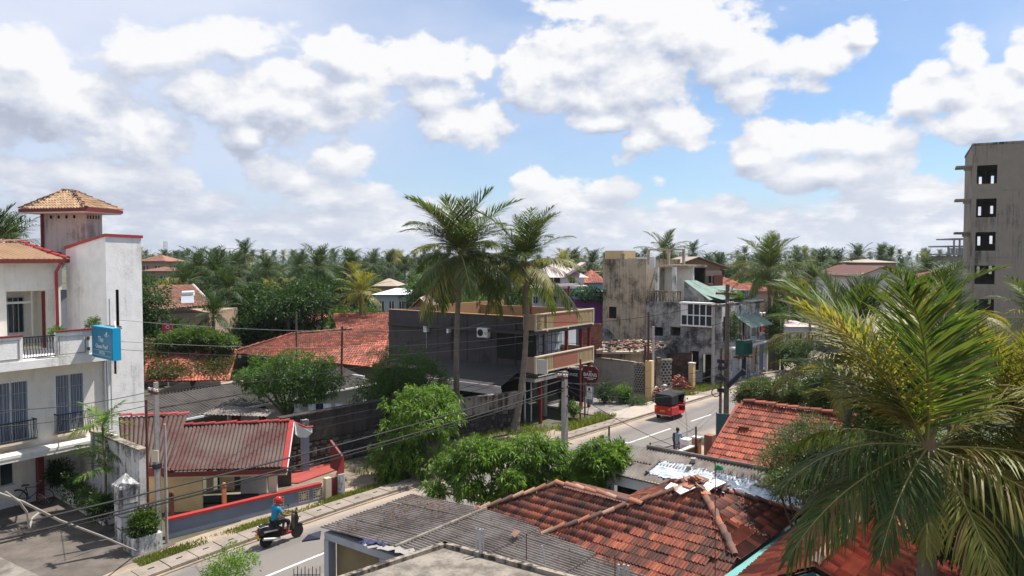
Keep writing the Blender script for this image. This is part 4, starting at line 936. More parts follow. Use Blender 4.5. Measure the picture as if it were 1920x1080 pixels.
mb=MB(); mb.box(FB,-.1,.2,b-.14,b+.14,5.35,5.75); mb.build('lamp_head',M['white'],ft); mb=MB(); mb.tube([FB.p(.1,b+.05,5.35),FB.p(.1,b+.05,4.2)],.02,5); mb.build('lamp_pipe',M['metal'],ft)
# maroon board of the restaurant
q=G(1092,786); SB=thing('restaurant_sign','octagonal maroon board lettered in white on two posts by the forecourt','sign',q); f=Fr((q.x,q.y),36); n=-f.d
mb=MB(); mb.box(f,-.05,.05,.12,.2,0,3.9); mb.build('post',M['dark_red'],SB); mb=MB(); mb.box(f,-.05,.05,-.22,-.15,0,2.9); mb.build('post',M['rust'],SB)
c=f.p(-.1,-.62,D(1103,700,q.y).z); rt=-f.l; up=Vector((0,0,1)); w,h=.56,.52
O=[(-w+.2,h),(w-.2,h),(w,h-.2),(w,-h+.2),(w-.2,-h),(-w+.2,-h),(-w,-h+.2),(-w,h-.2)]
mb=MB(); mb.prism([c+rt*x+up*y for x,y in O],f.d*.08); bd=mb.build('board',M['sign_dkred'],SB)
text('lettering','THE',bd,M['ink_white'],c-f.d*.01+up*.17,rt,up,.14); text('lettering','BARNS',bd,M['ink_white'],c-f.d*.01-up*.03,rt,up,.32); 
mb=MB(); mb.prism([c+rt*x+up*y-f.d*.006 for x,y in((-.42,-.24),(.42,-.24),(.42,-.21),(-.42,-.21))],f.d*.005); mb.build('underline',M['ink_white'],bd)
mb=MB(); mb.prism([c+rt*x+up*y-f.d*.006 for x,y in((-.22,-.33),(.22,-.33),(.22,-.30),(-.22,-.30))],f.d*.005); mb.build('underline',M['ink_white'],bd)
# hanging white menu banner
q2=f.p(.0,-.72,0); MN=thing('menu_banner','small upright white menu board with dark lines under the maroon octagonal board','sign',q2)
zb=D(1100,755,q.y).z; za=D(1100,722,q.y).z
mb=MB(); mb.box(f,-.04,.04,-.78,-.30,zb,za); mb.build('board',M['bluegrey'],MN); mb=MB(); mb.box(f,-.05,-.042,-.74,-.34,zb+.3,za-.04); pp=mb.build('print_face',M['ink_white'],MN)
mb=MB(); mb.tube([f.p(0,-.5,za),f.p(0,-.5,za+.45)],.02,5); mb.tube([f.p(0,-.5,zb),f.p(0,-.3,0)],.02,5); mb.build('hanger',M['iron'],MN)
for k in range(6): mb=MB(); mb.box(f,-.055,-.051,-.70+(k%2)*.06,-.38,zb+.38+k*.1,zb+.40+k*.1); mb.build('print_line',M['iron'],pp)
mb=MB(); mb.box(f,-.055,-.051,-.60,-.46,za-.3,za-.12); mb.build('print_mark',M['iron'],pp)
# black board with pale lettering at ground floor
q=D(1070,700,49.2); mb=MB(); ff=Fr((q.x,q.y),36); BB=thing('fascia_board','black fascia board with small pale lettering under the lower terrace','sign',(q.x,q.y,2.3)); mb.box(ff,-.04,.04,-1.0,.9,1.0,3.1); bb=mb.build('board',M['iron'],BB)
text('lettering','LOUNGE',bb,M['ink_white'],ff.p(-.05,-.05,2.75),-ff.l,(0,0,1),.26)
# ---- forecourt walls
g0=G(1112,737); g1=G(1188,750); hd=math.degrees(math.atan2(g1.x-g0.x,g1.y-g0.y)); f=Fr((g0.x,g0.y),hd); L=(g1-g0).length
CW=thing('forecourt_wall','plain grey wall at the back of the restaurant paving','wall',g0); mb=MB(); mb.box(f,-3,L,-.0,.2,0,2.75); mb.build('wall_face',M['concrete'],CW); mb=MB(); mb.box(f,-3.05,L,-.06,.26,2.752,2.83); mb.build('wall_coping',M['stain_wall'],CW)
def hang(fr,n,b,z0=2.83): pass
h0=g1; h1=G(1224,754); hd2=math.degrees(math.atan2(h1.x-h0.x,h1.y-h0.y)); f2=Fr((h0.x,h0.y),hd2); L2=(h1-h0).length
BW2=thing('pierced_wall','pierced block screen wall ending in an ochre pillar behind the rusty poles','wall',h0)
def screen(T,f,a0,a1,z0,z1,rows,cols,mat):
    mb=MB(); mb.box(f,a0,a1,.08,.12,z0,z1); mb.build('screen_back',M['dark'],T); k=0
    for i in range(cols):
        for j in range(rows):
            x=a0+(a1-a0)*i/cols; z=z0+(z1-z0)*j/rows; dx=(a1-a0)/cols; dz=(z1-z0)/rows
            if (i+j)%2==0: mb=MB(); mb.box(f,x+.01,x+dx-.01,.0,.078,z+.01,z+dz*.62); mb.build('screen_block',mat,T)
            else: mb=MB(); mb.box(f,x+.01,x+dx-.01,.0,.078,z+dz*.3,z+dz-.01); mb.build('screen_block',mat,T)
screen(BW2,f2,0,L2-.55,.5,2.6,12,10,M['concrete']); mb=MB(); mb.box(f2,0,L2-.55,-.02,.14,0,.498); mb.box(f2,0,L2-.55,-.02,.14,2.602,2.8); mb.build('wall_face',M['ruin_brown'],BW2)
mb=MB(); mb.box(f2,L2-.55,L2-.05,-.15,.3,0,3.0); mb.build('ochre_pillar',M['yellow_wall'],BW2)
# second screen wall + brick wall + pillar
j0=G(1240,745,0); j1=G(1305,729,0); 
k0=D(1239,740,56.5); k1=D(1256,740,58.0); hd=math.degrees(math.atan2(k1.x-k0.x,k1.y-k0.y))
PW=thing('pierced_wall','grey pierced block screen beside the open brick bay','wall',(k0.x,k0.y,0)); f=Fr((k0.x,k0.y),75); screen(PW,f,0,.9,.6,2.6,9,6,M['concrete']); mb=MB(); mb.box(f,0,.9,-.02,.14,0,.598); mb.box(f,-.02,.92,-.05,.2,2.602,2.75); mb.box(f,-.3,-.02,-.1,.25,0,2.9); mb.build('wall_face',M['ruin_brown'],PW)
def brickwall(T,f,a0,a1,z0,z1,mat,objs=200,b=0,bw=.30,bh=.13):
    mb=MB(); mb.box(f,a0,a1,b+.03,b+.2,z0,z1); mb.build('wall_core',M['mortar'],T); rest=MB(); k=0; z=z0; r=0
    while z<z1-.03:
        x=a0-(bw/2 if r%2 else 0)
        while x<a1:
            p,q=max(x,a0),min(x+bw-.015,a1)
            if q-p>.04:
                m=MB() if k<objs else rest; m.box(f,p,q,b+random.uniform(-.008,.01),b+.03,z,min(z+bh-.015,z1)); 
                if k<objs: m.build('brick',mat,T); k+=1
            x+=bw
        z+=bh; r+=1
    if rest.v: o=rest.build('brick_field',mat,T); o['kind']='stuff'
M['brick_shade']=tilemat('shade_toned_brown_brick',[(.13,.065,.045),(.09,.05,.038),(.16,.08,.055)],(.04,.03,.025),.8,2)  # brick darkened to carry the shade of the open bay in its colour
f=Fr((D(1260,730,62.3).x,62.3),84); BK=thing('brick_wall','bare dark brown brick wall of the open ruined bay behind the brick rubble','wall',f.p(0,0,0)); brickwall(BK,f,0,1.7,0,2.5,M['brick_shade'],160)
q=G(1297,728); OP=thing('ochre_gate_pillar','ochre plastered pillar standing between rubble heap and ruined house','pillar',q); f=Fr((q.x,q.y),41); mb=MB(); mb.box(f,-.2,.2,-.2,.2,0,2.0); mb.build('pillar_shaft',M['yellow_wall'],OP); mb=MB(); mb.box(f,-.24,.24,-.24,.24,2.002,2.08); mb.build('pillar_cap',M['pale_wall'],OP)
# rubbled roofs behind: broken slab with debris, wedge of mossy concrete
a,b,c,d=D(1118,662,57),D(1215,668,57),D(1262,655,64),D(1130,640,64)
mb=MB(); z=3.1; mb.prism([Vector((p.x,p.y,z)) for p in(a,b,c,d)],.16); o=mb.build('low_outbuilding',M['ruin_brown'],None); 
RO=thing('ruined_outbuilding','roofless low outbuilding with debris on its cracked slab, between terrace and ruined block','building',(a.x,a.y,0)); o.parent=RO; o.name='roof_slab'; o.matrix_basis=Matrix.Translation(-RO.location)
mb=MB(); mb.box(Fr((b.x,b.y),-55),0,5,-.0,.2,0,3.098); mb.build('wall',M['ruin_brown'],RO)
def debris(name,T,quad,n,mats,s0,s1,objs=60,h=.3):
    P=[Vector(p) for p in quad]; rest={}; 
    for i in range(n):
        u,v=random.random(),random.random(); p=P[0].lerp(P[1],u).lerp(P[3].lerp(P[2],u),v); hh=h*(1-(2*u-1)**2)*(1-(2*v-1)**2); s=random.uniform(s0,s1)
        mt=random.choice(mats); mb=MB() if i<objs else rest.setdefault(mt.name,(MB(),mt))[0]
        a=random.uniform(0,3); f=Fr((p.x,p.y),math.degrees(a)); q=[f.p(x,y) for x,y in((-s,-s*.5),(s,-s*.45),(s*.9,s*.5),(-s,s*.45))]; zz=p.z+hh*random.random(); t=[random.uniform(-.4,.4)*s for _ in range(4)]
        mb.prism([Vector((w.x,w.y,zz+t[k])) for k,w in enumerate(q)],s*random.uniform(.3,.7))
        if i<objs: mb.build(name,mt,T)
    for mbx,mt in rest.values(): o=mbx.build(name+'_field',mt,T); o['kind']='stuff'
debris('debris_piece',RO,[Vector((p.x,p.y,z+.16)) for p in(a,b,c,d)],240,[M['brick'],M['stone'],M['concrete'],M['ruin_brown']],.08,.28,100,.35)
w=thing('mossy_wall_stub','sloping stub of mossy concrete wall left of the ruined block','wall',(D(1150,650,66).x,66,0)); 
mb=MB(); P=[D(1122,628,66),D(1135,610,66),D(1150,632,65.6),D(1172,655,65.2),D(1172,700,65.2),D(1112,700,66),D(1112,640,66)]; mb.prism(P,Vector((.15,.35,0))); mb.build('wall_face',M['ruin_grey'],w)
f=Fr((D(1092,700,58).x,58),70); BK=thing('brick_wall','small patch of orange brickwork seen beside the terrace column','wall',f.p(0,0,0)); brickwall(BK,f,0,1.7,2.2,5.3,M['brick'],120)
# rubble heaps on the plot
def heap(label,quad,n,mats,s0,s1,h,cat='rubble'):
    c=sum((Vector(p) for p in quad),Vector())/4; T=thing('rubble_heap',label,cat,c); debris('rubble_piece',T,quad,n,mats,s0,s1,70,h); return T
M['brick_red']=tilemat('red_brick_rubble',[(.36,.10,.07),(.42,.14,.10),(.28,.08,.06)],(.14,.08,.06),.4,3)
heap('heap of red brick rubble in front of the ruined house',[G(1250,742),G(1302,735),G(1296,722),G(1245,728)],320,[M['brick_red']],.07,.17,1.25)
heap('pale broken masonry heap just behind the three-wheeler',[G(1222,762),G(1262,752),G(1258,736),G(1218,748)],300,[M['stone'],M['brick_red'],M['pale_wall']],.07,.19,1.2)
heap('small red barrels and bags by the far end of the grass',[G(1342,724),G(1362,720),G(1358,710),G(1342,714)],24,[M['red_paint'],M['pinkroof']],.14,.28,.5)
# ================================================================ RUINED BLOCK
C0=G(1350,721); FR=Fr((C0.x,C0.y),-49)      # along the left-facing front, going left
RB=thing('ruined_block','derelict stained concrete building with tank tower, glazed bay and weedy roof terrace','building',C0)
def fr_(x,b=0): return fx(FR,x,b,-2,20) if False else _inv(FR,x,b)
def _inv(fr,x,b,lo=-3,hi=22):
    for _ in range(40):
        m=(lo+hi)/2; p=fr.p(m,b); c=960+F*p.x/(p.y*CT); lo,hi=(m,hi) if c>x else (lo,m)
    return lo
zat=lambda x,y,b=0:D(x,y,FR.p(fr_(x,b),b).y).z
# NB frame: a runs left, b runs towards the camera (negative = away)
BK_=-1
xg=fr_(1212); xl=fr_(1131); ztop=zat(1250,566); zt2=zat(1170,486)
ops=[(fr_(1244),fr_(1224),zat(1234,630),zat(1234,613)),(fr_(1277),fr_(1258),zat(1267,630),zat(1267,613))]
gl=(fr_(1341)+.0,fr_(1283),zat(1310,609),zat(1310,570))
mb=MB(); holed(FR,0,xg,-.25,0,0,ztop,ops+[gl,(fr_(1340),fr_(1318),0,2.4),(fr_(1312),fr_(1294),.9,2.6)],mb); mb.build('wall',M['ruin_grey'],RB,label='mossy grey first and ground floor wall')
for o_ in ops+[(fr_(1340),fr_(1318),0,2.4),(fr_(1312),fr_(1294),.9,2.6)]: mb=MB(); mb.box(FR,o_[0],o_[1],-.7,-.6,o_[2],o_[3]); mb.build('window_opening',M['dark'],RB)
mb=MB(); holed(FR,xg+.003,xl,-.2,.05,0,zt2,[(fr_(1158),fr_(1138),zat(1148,597),zat(1148,575))],mb); mb.build('tower_wall',M['ruin_brown'],RB)
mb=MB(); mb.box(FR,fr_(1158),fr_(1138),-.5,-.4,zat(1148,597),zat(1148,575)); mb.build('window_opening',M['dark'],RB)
mb=MB(); mb.box(FR,fr_(1162),fr_(1157.5),.052,.09,0,zt2); mb.build('column_rib',M['ruin_brown'],RB); mb=MB(); mb.box(FR,fr_(1182),fr_(1177),.052,.09,0,zt2-.8); mb.build('column_rib',M['ruin_brown'],RB)
mb=MB(); mb.box(FR,xl-.2,xl,-6,-.21,0,zt2); mb.box(FR,xg+.003,xg+.2,-6,-.21,0,zt2-.8); mb.box(FR,xg,xl,-6.2,-6,0,zt2); mb.build('tower_side',M['ruin_brown'],RB)
mb=MB(); mb.box(FR,0,xg,-9,-.26,ztop-.25,ztop-.02); mb.build('terrace_slab',M['slabroof'],RB)
for z in(3.4,6.8): mb=MB(); mb.box(FR,xg+.005,xl,.052,.085,z,z+.3); mb.build('floor_beam',M['ruin_brown'],RB)
for a in(xg+.05,xl-.3): mb=MB(); mb.box(FR,a,a+.25,.0525,.095,0,zt2-.02); mb.build('column_rib',M['ruin_brown'],RB)
mb=MB(); mb.box(FR,0,xg,.002,.05,3.3,3.5); mb.build('floor_beam',M['ruin_grey'],RB)
# glazed bay
mb=MB(); mb.box(FR,gl[0]-.05,gl[1]+.05,.0,.7,gl[3]+.02,gl[3]+.16); mb.box(FR,gl[0]-.05,gl[1]+.05,.005,.5,gl[2]-.12,gl[2]-.0); mb.build('bay_slab',M['white'],RB)
gb=MB(); gb.box(FR,gl[0],gl[1],.38,.40,gl[2],gl[3]); GB=gb.build('bay_glass',M['glass'],RB)
n=5
for k in range(n+1):
    x=gl[0]+(gl[1]-gl[0])*k/n; mb=MB(); mb.box(FR,x-.04,x+.04,.402,.46,gl[2],gl[3]); mb.build('mullion',M['white'],GB)
zm=(gl[2]+gl[3])/2-.05
mb=MB(); mb.box(FR,gl[0],gl[1],.403,.455,zm-.04,zm+.04); mb.build('transom',M['white'],GB)
mb=MB(); mb.box(FR,gl[1]-(gl[1]-gl[0])/n+.05,gl[1]-.05,.405,.43,zm+.05,gl[3]-.03); mb.build('blank_panel',M['white'],GB)
# terrace rooms, columns, balustrade
tb=-3.2
mb=MB(); holed(FR,fr_(1300,tb),xg,tb-.2,tb,ztop,ztop+3.0,[(fr_(x1,tb),fr_(x0,tb),ztop,ztop+2.2) for x0,x1 in((1221,1229),(1235,1246),(1260,1268))],mb); mb.build('wall',M['cream_wall'],RB,label='pale terrace room wall')
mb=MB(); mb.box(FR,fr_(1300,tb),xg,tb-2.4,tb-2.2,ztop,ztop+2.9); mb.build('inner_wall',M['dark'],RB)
mb=MB(); mb.box(FR,fr_(1302,tb),xg+.1,tb-2.5,tb+.8,ztop+3.0,ztop+3.18); mb.build('broken_roof_slab',M['ruin_brown'],RB)
for x in(1232,1265): a=fr_(x,-.4); mb=MB(); mb.box(FR,a-.15,a+.15,-.55,-.25,ztop,ztop+3.0); mb.build('terrace_column',M['ruin_white'],RB)
a0,a1=fr_(1278,-.1),xg-.1
mb=MB(); mb.box(FR,a0,a1,-.2,-.08,ztop+.85,ztop+.97); mb.build('balustrade_rail',M['ruin_brown'],RB)
for k in range(13): x=a0+.1+(a1-a0-.2)*k/12; mb=MB(); mb.box(FR,x-.05,x+.05,-.19,-.09,ztop,ztop+.848); mb.build('baluster',M['ruin_brown'],RB)
# upper frame of beams and tank
mb=MB(); 
for x in(1216,1254,1282): a=fr_(x,-2.6); mb.box(FR,a-.1,a+.1,-2.7,-2.5,ztop+3.2,ztop+4.5)
mb.box(FR,fr_(1284,-2.6),fr_(1214,-2.6),-2.68,-2.52,ztop+4.502,ztop+4.62); mb.build('roof_frame',M['ruin_brown'],RB)
a0,a1=fr_(1176,-1),fr_(1141,-1); zA,zB=zat(1158,488,-1),zat(1158,471,-1)
mb=MB(); mb.box(FR,a0,a1,-2.4,-.4,zA+.12,zB+.05); mb.build('water_tank',M['yellow_wall'],RB,label='square yellow-grey concrete water tank')
mb=MB(); mb.box(FR,a0+.05,a1-.05,-2.3,-.5,zt2,zA+.118); mb.build('tank_base',M['white'],RB)
mb=MB(); mb.box(FR,fr_(1196,-.3),fr_(1180,-.3),-.25,-.1,zt2-.78,zt2+.1); mb.box(FR,fr_(1173,-.3),fr_(1166,-.3),-.25,-.1,zt2,zt2+.5); mb.build('wall_stub',M['ruin_brown'],RB)
mb=MB(); a0,a1=fr_(1227,-5),fr_(1190,-5); mb.box(FR,a0,a1,-5.2,-5,zt2-1,zt2+.2); mb.build('parapet',M['white'],RB); mb=MB(); mb.box(FR,fr_(1206,-5),fr_(1193,-5),-4.98,-4.9,zt2-.9,zt2); mb.build('shutter',M['teal_dark'],RB)
# green sheet lean-to roof on the right part of the terrace
P=[D(1282,527,66),D(1312,535,68),D(1322,562,63),D(1362,560,64.5)]
P00,P10,P01,P11=D(1283,526,65),D(1300,523,67.5),D(1330,563,62.5),D(1372,558,65)
corr(RB,P00,P10,P01,P11,M['greenroof'],pitch=.3,amp=.03,sheetw=1.5,name='green_roof_sheet')
mb=MB(); mb.prism([P00-Vector((0,0,.05)),P01-Vector((0,0,.05)),Vector((P01.x,P01.y,ztop)),Vector((P00.x,P00.y,ztop))],Vector((.1,.1,0))); mb.build('wall',M['ruin_grey'],RB,label='grey gable wall under the green sheet')
# street front going away
FS=Fr((C0.x,C0.y),41); Lf=fx(FS,1426,0,0,20)
zs=ztop
mb=MB(); so=[]
for k in range(5): so.append((.4+k*1.9,1.5+k*1.9,.2,2.5)); so.append((.5+k*1.9,1.4+k*1.9,3.5,5.6))
holed(FS,.26,Lf,.0,.25,0,zs,so,mb); mb.build('street_wall',M['ruin_white'],RB)
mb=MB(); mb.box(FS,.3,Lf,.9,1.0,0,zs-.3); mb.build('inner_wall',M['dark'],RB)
for k in range(5):
    mb=MB(); mb.box(FS,.4+k*1.9,1.5+k*1.9,.1,.15,.2,2.5); mb.build('shop_shutter',M[['pinkwall','metal','dark','tanwall','bluegrey'][k]],RB)
    mb=MB(); mb.box(FS,1.65+k*1.9-.06,1.65+k*1.9+.12,-.2,-.003,0,zs+random.uniform(-.4,.4)); mb.build('pilaster',M['ruin_white'],RB)
mb=MB(); mb.box(FS,.3,Lf,-1.0,-.21,2.95,3.1); mb.build('shop_canopy',M['pale_wall'],RB)
corr(RB,FS.p(2.6,-.05,5.6),FS.p(7.2,-.05,5.6),FS.p(2.6,-1.5,4.6),FS.p(7.2,-1.5,4.6),M['greenroof'],pitch=.3,amp=.03,sheetw=1.5,name='awning_sheet')
mb=MB(); mb.box(FS,5,Lf,-.6,.6,zs+.002,zs+.15); mb.build('roof_edge',M['ruin_white'],RB)
mb=MB(); mb.box(FS,5.5,Lf+.2,.7,5,zs-.2,zs+.9); mb.build('upper_parapet',M['ruin_white'],RB)
corr(RB,FS.p(1,4,zs+1.2),FS.p(9,4,zs+1.2),FS.p(1,.4,zs+.3),FS.p(9,.4,zs+.3),M['greenroof'],pitch=.3,amp=.03,sheetw=1.5,name='green_roof_sheet')
mb=MB(); mb.box(FS,0,Lf+1,.3,9,.0,zs-.4); 
# far end shop and kiosk
q=G(1432,690); FE=Fr((q.x,q.y),41); KS=thing('grey_kiosk','small grey shuttered kiosk with red fascia at the far end of the street front','kiosk',q)
mb=MB(); mb.box(FE,-.5,1.6,.3,2.5,0,3.1); mb.build('kiosk_wall',M['bluegrey'],KS); mb=MB(); mb.box(FE,-.7,1.8,.0,.298,3.5,4.6); mb.build('fascia',M['sign_red'],KS); mb=MB(); mb.box(FE,-.5,1.6,.298,2.5,3.102,5.2); mb.build('upper_wall',M['farwhite'],KS)
# ================================================================ POLES
def pole(label,base,h,r0,r1,mat,name='utility_pole',n=8,arms=(),group=None,lean=(0,0)):
    T=thing(name,label,'pole',base,group); b=Vector(base); t=b+Vector((lean[0],lean[1],h)); mb=MB()
    if n==4:
        f=Fr((b.x,b.y),41); mb.add([f.p(x*r0,y*r0*.8,0) for x,y in((-1,-1),(1,-1),(1,1),(-1,1))]+[f.p(x*r1,y*r1*.8,h)+Vector((lean[0],lean[1],0)) for x,y in((-1,-1),(1,-1),(1,1),(-1,1))],[(3,2,1,0),(4,5,6,7),(0,1,5,4),(1,2,6,5),(2,3,7,6),(3,0,4,7)])
    else: mb.tube([b,b.lerp(t,.5),t],[r0,(r0+r1)/2,r1],n)
    mb.build('shaft',mat,T)
    for (z,hd,l,m) in arms:
        f=Fr((b.x,b.y),hd); mb=MB(); mb.box(f,-l/2,l/2,-.05-r0,.03-r0,z,z+.09); A=mb.build('crossarm',m,T)
        for s in(-.9,-.3,.3,.9): mb=MB(); mb.lathe(f.p(s*l/2,-.01-r0,z+.09),[(.02,0),(.05,.03),(.03,.06),(.05,.09),(.0,.12)],8); mb.build('insulator',M['pinkroof'],A)
    return T
PL=G(298,1022); P1=pole('weathered concrete utility pole with a pale plate, by the plant box','%s'%'' or PL,5.95,.095,.07,M['pole_conc'],n=4,arms=((5.55,131,.7,M['rust']),))
mb=MB(); f=Fr((PL.x,PL.y),20); mb.box(f,-.16,-.13,-.2,.12,D(300,864,PL.y).z,D(300,842,PL.y).z); mb.build('number_plate',M['cream'],P1)
mb=MB(); mb.box(f,-.18,.1,-.1,.06,D(300,878,PL.y).z,D(300,869,PL.y).z); mb.build('clamp',M['iron'],P1)
p=G(279,1010); pole('thin rusty iron pole left of the concrete pole with the plate',p,5.2,.05,.05,M['rust'],name='rusty_pole'); 
p=PL+Vector((.22,.15,0)); pole('short pale post strapped behind the concrete pole with the plate',p,4.4,.06,.05,M['pole_conc'],name='stay_post')
N1=Vector((2.25,31.7,0)); NP=pole('concrete pole rising behind the roadside mango tree, carrying the black cables',N1,5.6,.14,.10,M['pole_conc'],n=4,arms=((5.3,131,.5,M['rust']),))
for z in(4.9,4.5,4.1): mb=MB(); mb.lathe(N1+Vector((.12,-.12,z)),[(.03,0),(.06,.04),(.03,.1)],8); mb.build('insulator',M['rust'],NP)
for (x,yb,yt,r,m,lb) in((1022,780,600,.16,'pole_conc','grey concrete pole in front of the slatted terrace'),(996,790,655,.045,'white','thin white pipe pole at the restaurant corner'),(984,792,655,.06,'white','white pipe beside the leaning palm trunk')):
    b=G(x,yb); pole(lb,b,D(x,yt,b.y).z,r,r*.8,M[m],name='utility_pole' if r>.1 else 'pipe_pole')
for (x,yb,yt,m,lb) in((1209,752,648,'rust','left one of the pair of rusty poles before the pierced wall'),(1215,753,585,'rust','taller right one of the pair of rusty poles before the pierced wall'),(1224,750,612,'pinkroof','thin pale pole with red base beside the rusty pair')):
    b=G(x,yb); pole(lb,b,D(x,yt,b.y).z,.09,.08,M[m],name='iron_pole')
b=G(1336,728); pole('slim pale concrete pole before the glazed bay',b,D(1331,572,b.y).z,.13,.1,M['pole_conc'],arms=((6.6,131,1.0,M['rust']),))
for i,(x,yb,yt,r,lb) in enumerate(((1443,692,575,.16,'brown pole left of the far pole cluster'),(1452,694,560,.22,'thick creeper-covered pole in the far pole cluster'),(1459,694,590,.14,'slim middle pole of the far pole cluster'),(1466,696,585,.14,'dark rightmost pole of the far pole cluster'))):
    b=G(x,yb); pole(lb,b,D(x,yt,b.y).z,r,r*.8,M['bark'])
for i,(x,yb,yt,lb) in enumerate(((557,690,560,'thin bare pole rising before the big red roof, left'),(641,700,618,'dark leaning post before the big red roof, right'),(296,760,690,'short pole by the vine-covered roof'))):
    pass
b=D(556,650,50); b.z=0; pole('thin bare pole standing before the left half of the big red roof',b,D(556,585,50).z,.07,.06,M['bark']); b=D(638,690,47); b.z=0; pole('dark leaning post before the right half of the big red roof',b,D(642,612,47).z,.08,.07,M['rust'],lean=(.15,0))
# transformer pole
TPb=Vector((12.6,43.6,0)); TP=pole('tall dark pole carrying the green transformer and many crossarms',TPb,8.9,.17,.12,M['bark'],n=8,arms=((8.3,131,1.3,M['rust']),(7.7,41,.8,M['rust'])))
b2=TPb+Vector((-.32,.1,0)); pole('shorter dark pole twinned with the transformer pole',b2,5.2,.09,.08,M['bark'])
TR_=thing('transformer','dark green oil-filled transformer mounted on the tall pole','transformer',TPb+Vector((.9,-.1,4.75))); f=Fr((TPb.x+.95,TPb.y-.1),49+90)
mb=MB(); mb.box(f,-.28,.28,-.42,.42,4.78,5.6); tk=mb.build('tank',M['tank_green'],TR_); mb=MB(); mb.box(f,-.31,.31,-.45,.45,5.602,5.66); mb.build('lid',M['tank_green'],TR_)
for k in range(7): mb=MB(); mb.box(f,.282,.36,-.38+k*.12,-.35+k*.12,4.85,5.5); mb.build('cooling_fin',M['tank_green'],TR_)
for s in(-.25,0,.25): mb=MB(); mb.lathe(f.p(0,s,5.66),[(.04,0),(.07,.05),(.04,.09),(.07,.14),(.03,.2),(.02,.3)],8); mb.build('bushing',M['rust'],TR_)
mb=MB(); mb.box(f,-.3,.3,-.5,-.44,4.6,4.68); mb.box(f,-.3,.3,.44,.5,4.6,4.68); mb.box(f,-.06,.06,-1.0,.5,4.685,4.77); mb.build('support_frame',M['rust'],TR_)
mb=MB(); mb.prism([D(1362,722,43.4),D(1392,692,43.4),D(1398,697,43.4),D(1366,730,43.4)],Vector((.1,.3,0))); o=mb.build('cable_tray',M['iron'],None); tag(o,'dark slanting cable tray bracket below the green transformer','bracket')
for i,(z,w) in enumerate(((4.3,.5),(3.9,.4),(3.3,.6),(2.6,.45))): 
    f=Fr((TPb.x-.35,TPb.y-.2),41); mb=MB(); mb.box(f,-.1,.1,-w/2,w/2,z,z+.22); mb.build('switch_box',M['iron'],TP)
# street-side kerbs, person-scale things in 60
# ---- cables
def cable(label,a,b,sag,r=.014,m='cable',grp=None):
    a,b=Vector(a),Vector(b); n=24; pts=[a.lerp(b,i/n)-Vector((0,0,sag*4*(i/n)*(1-i/n))) for i in range(n+1)]
    mb=MB(); mb.tube(pts,r,5,False); o=mb.build('overhead_cable',M[m],None); tag(o,label,'cable',grp); return o
g_='overhead cables'
dn=RD.d
Q=N1-dn*27
for k,(z,s,y0,r,lb) in enumerate(((5.25,.55,995,.026,'thick upper black cable crossing the lower left of the view'),(4.9,.55,1017,.026,'second thick black cable below the upper one at lower left'),(4.78,.62,1024,.022,'lowest thick black cable, running just below its neighbour'))):
    st_=D(0,y0,16.3); d=(st_-Vector((N1.x,N1.y,z))); cable(lb,Vector((N1.x,N1.y,z)),Vector((N1.x,N1.y,z))+d*1.35+Vector((0,0,.45)),.35,r,'cable',g_)
lines=[((222,600,33),(1005,603,45.5),.55,'top thin wire from the hotel bracket to the terrace corner'),((222,640,33),(1000,628,45.5),.5,'second thin wire from the hotel bracket to the white pipe pole'),((222,655,33),(1000,640,45.5),.6,'third thin wire from the hotel bracket to the white pipe pole'),
 ((300,735,27),(1060,545,60),.8,'wire rising from the plated pole across the tree tops'),((300,728,27),(860,640,43),.5,'wire between plated pole and upright palm'),((278,760,27),(0,800,22),.1,'wire from the rusty pole to the hotel front'),((298,730,27),(0,770,22),.15,'wire from the plated pole to the hotel front'),((300,745,27),(222,757,32),.05,'short wire between plated pole and hotel pipes'),
 ((1005,603,45.5),(1370,560,43.6),.5,'wire from terrace corner to the transformer pole'),((1022,640,46),(1370,600,43.6),.6,'lower wire from grey pole to the transformer pole'),((1054,715,31.7),(1370,690,43.6),.7,'wire between mango pole and transformer pole'),((1054,722,31.7),(1370,705,43.6),.9,'slack wire between mango pole and transformer pole'),
 ((1054,718,31.7),(1225,690,56),.4,'wire from mango pole to the pale red-based pole'),((1370,560,43.6),(1452,575,68),.3,'wire from transformer pole to the far pole cluster'),((1370,600,43.6),(1452,590,68),.4,'lower wire from transformer pole to the far pole cluster'),((1370,620,43.6),(1331,590,62),.3,'wire from transformer pole to the slim pale pole'),((1370,700,43.6),(1224,705,57),.3,'wire crossing behind the three-wheeler'),
 ((1370,640,43.6),(1215,640,57),.3,'wire before the grey ruined wall'),((1370,680,43.6),(1215,700,57),.4,'lower wire before the grey ruined wall'),((1054,722,31.7),(1300,850,34),.25,'dark wire slanting down across the road to the ochre gate'),((1000,690,45),(560,795,36),.2,'wire along the rubble wall top'),((1000,700,45),(560,810,36),.2,'lower wire along the rubble wall top')]
for a,b,s,lb in lines: cable(lb,D(*a),D(*b),s,.011 if 'thin' in lb else .013,'cable_l' if ('thin' in lb or 'short' in lb) else 'cable',g_)
# coil of cable at transformer pole
for k in range(3):
    c=TPb+Vector((-.3-.2*k,-.3,4.2-.8*k)); mb=MB(); mb.tube([c+Vector((.25*math.cos(t),0,.25*math.sin(t))) for t in [i*6.283/14 for i in range(15)]],.03,5); mb.build('cable_coil',M['cable'],TP)
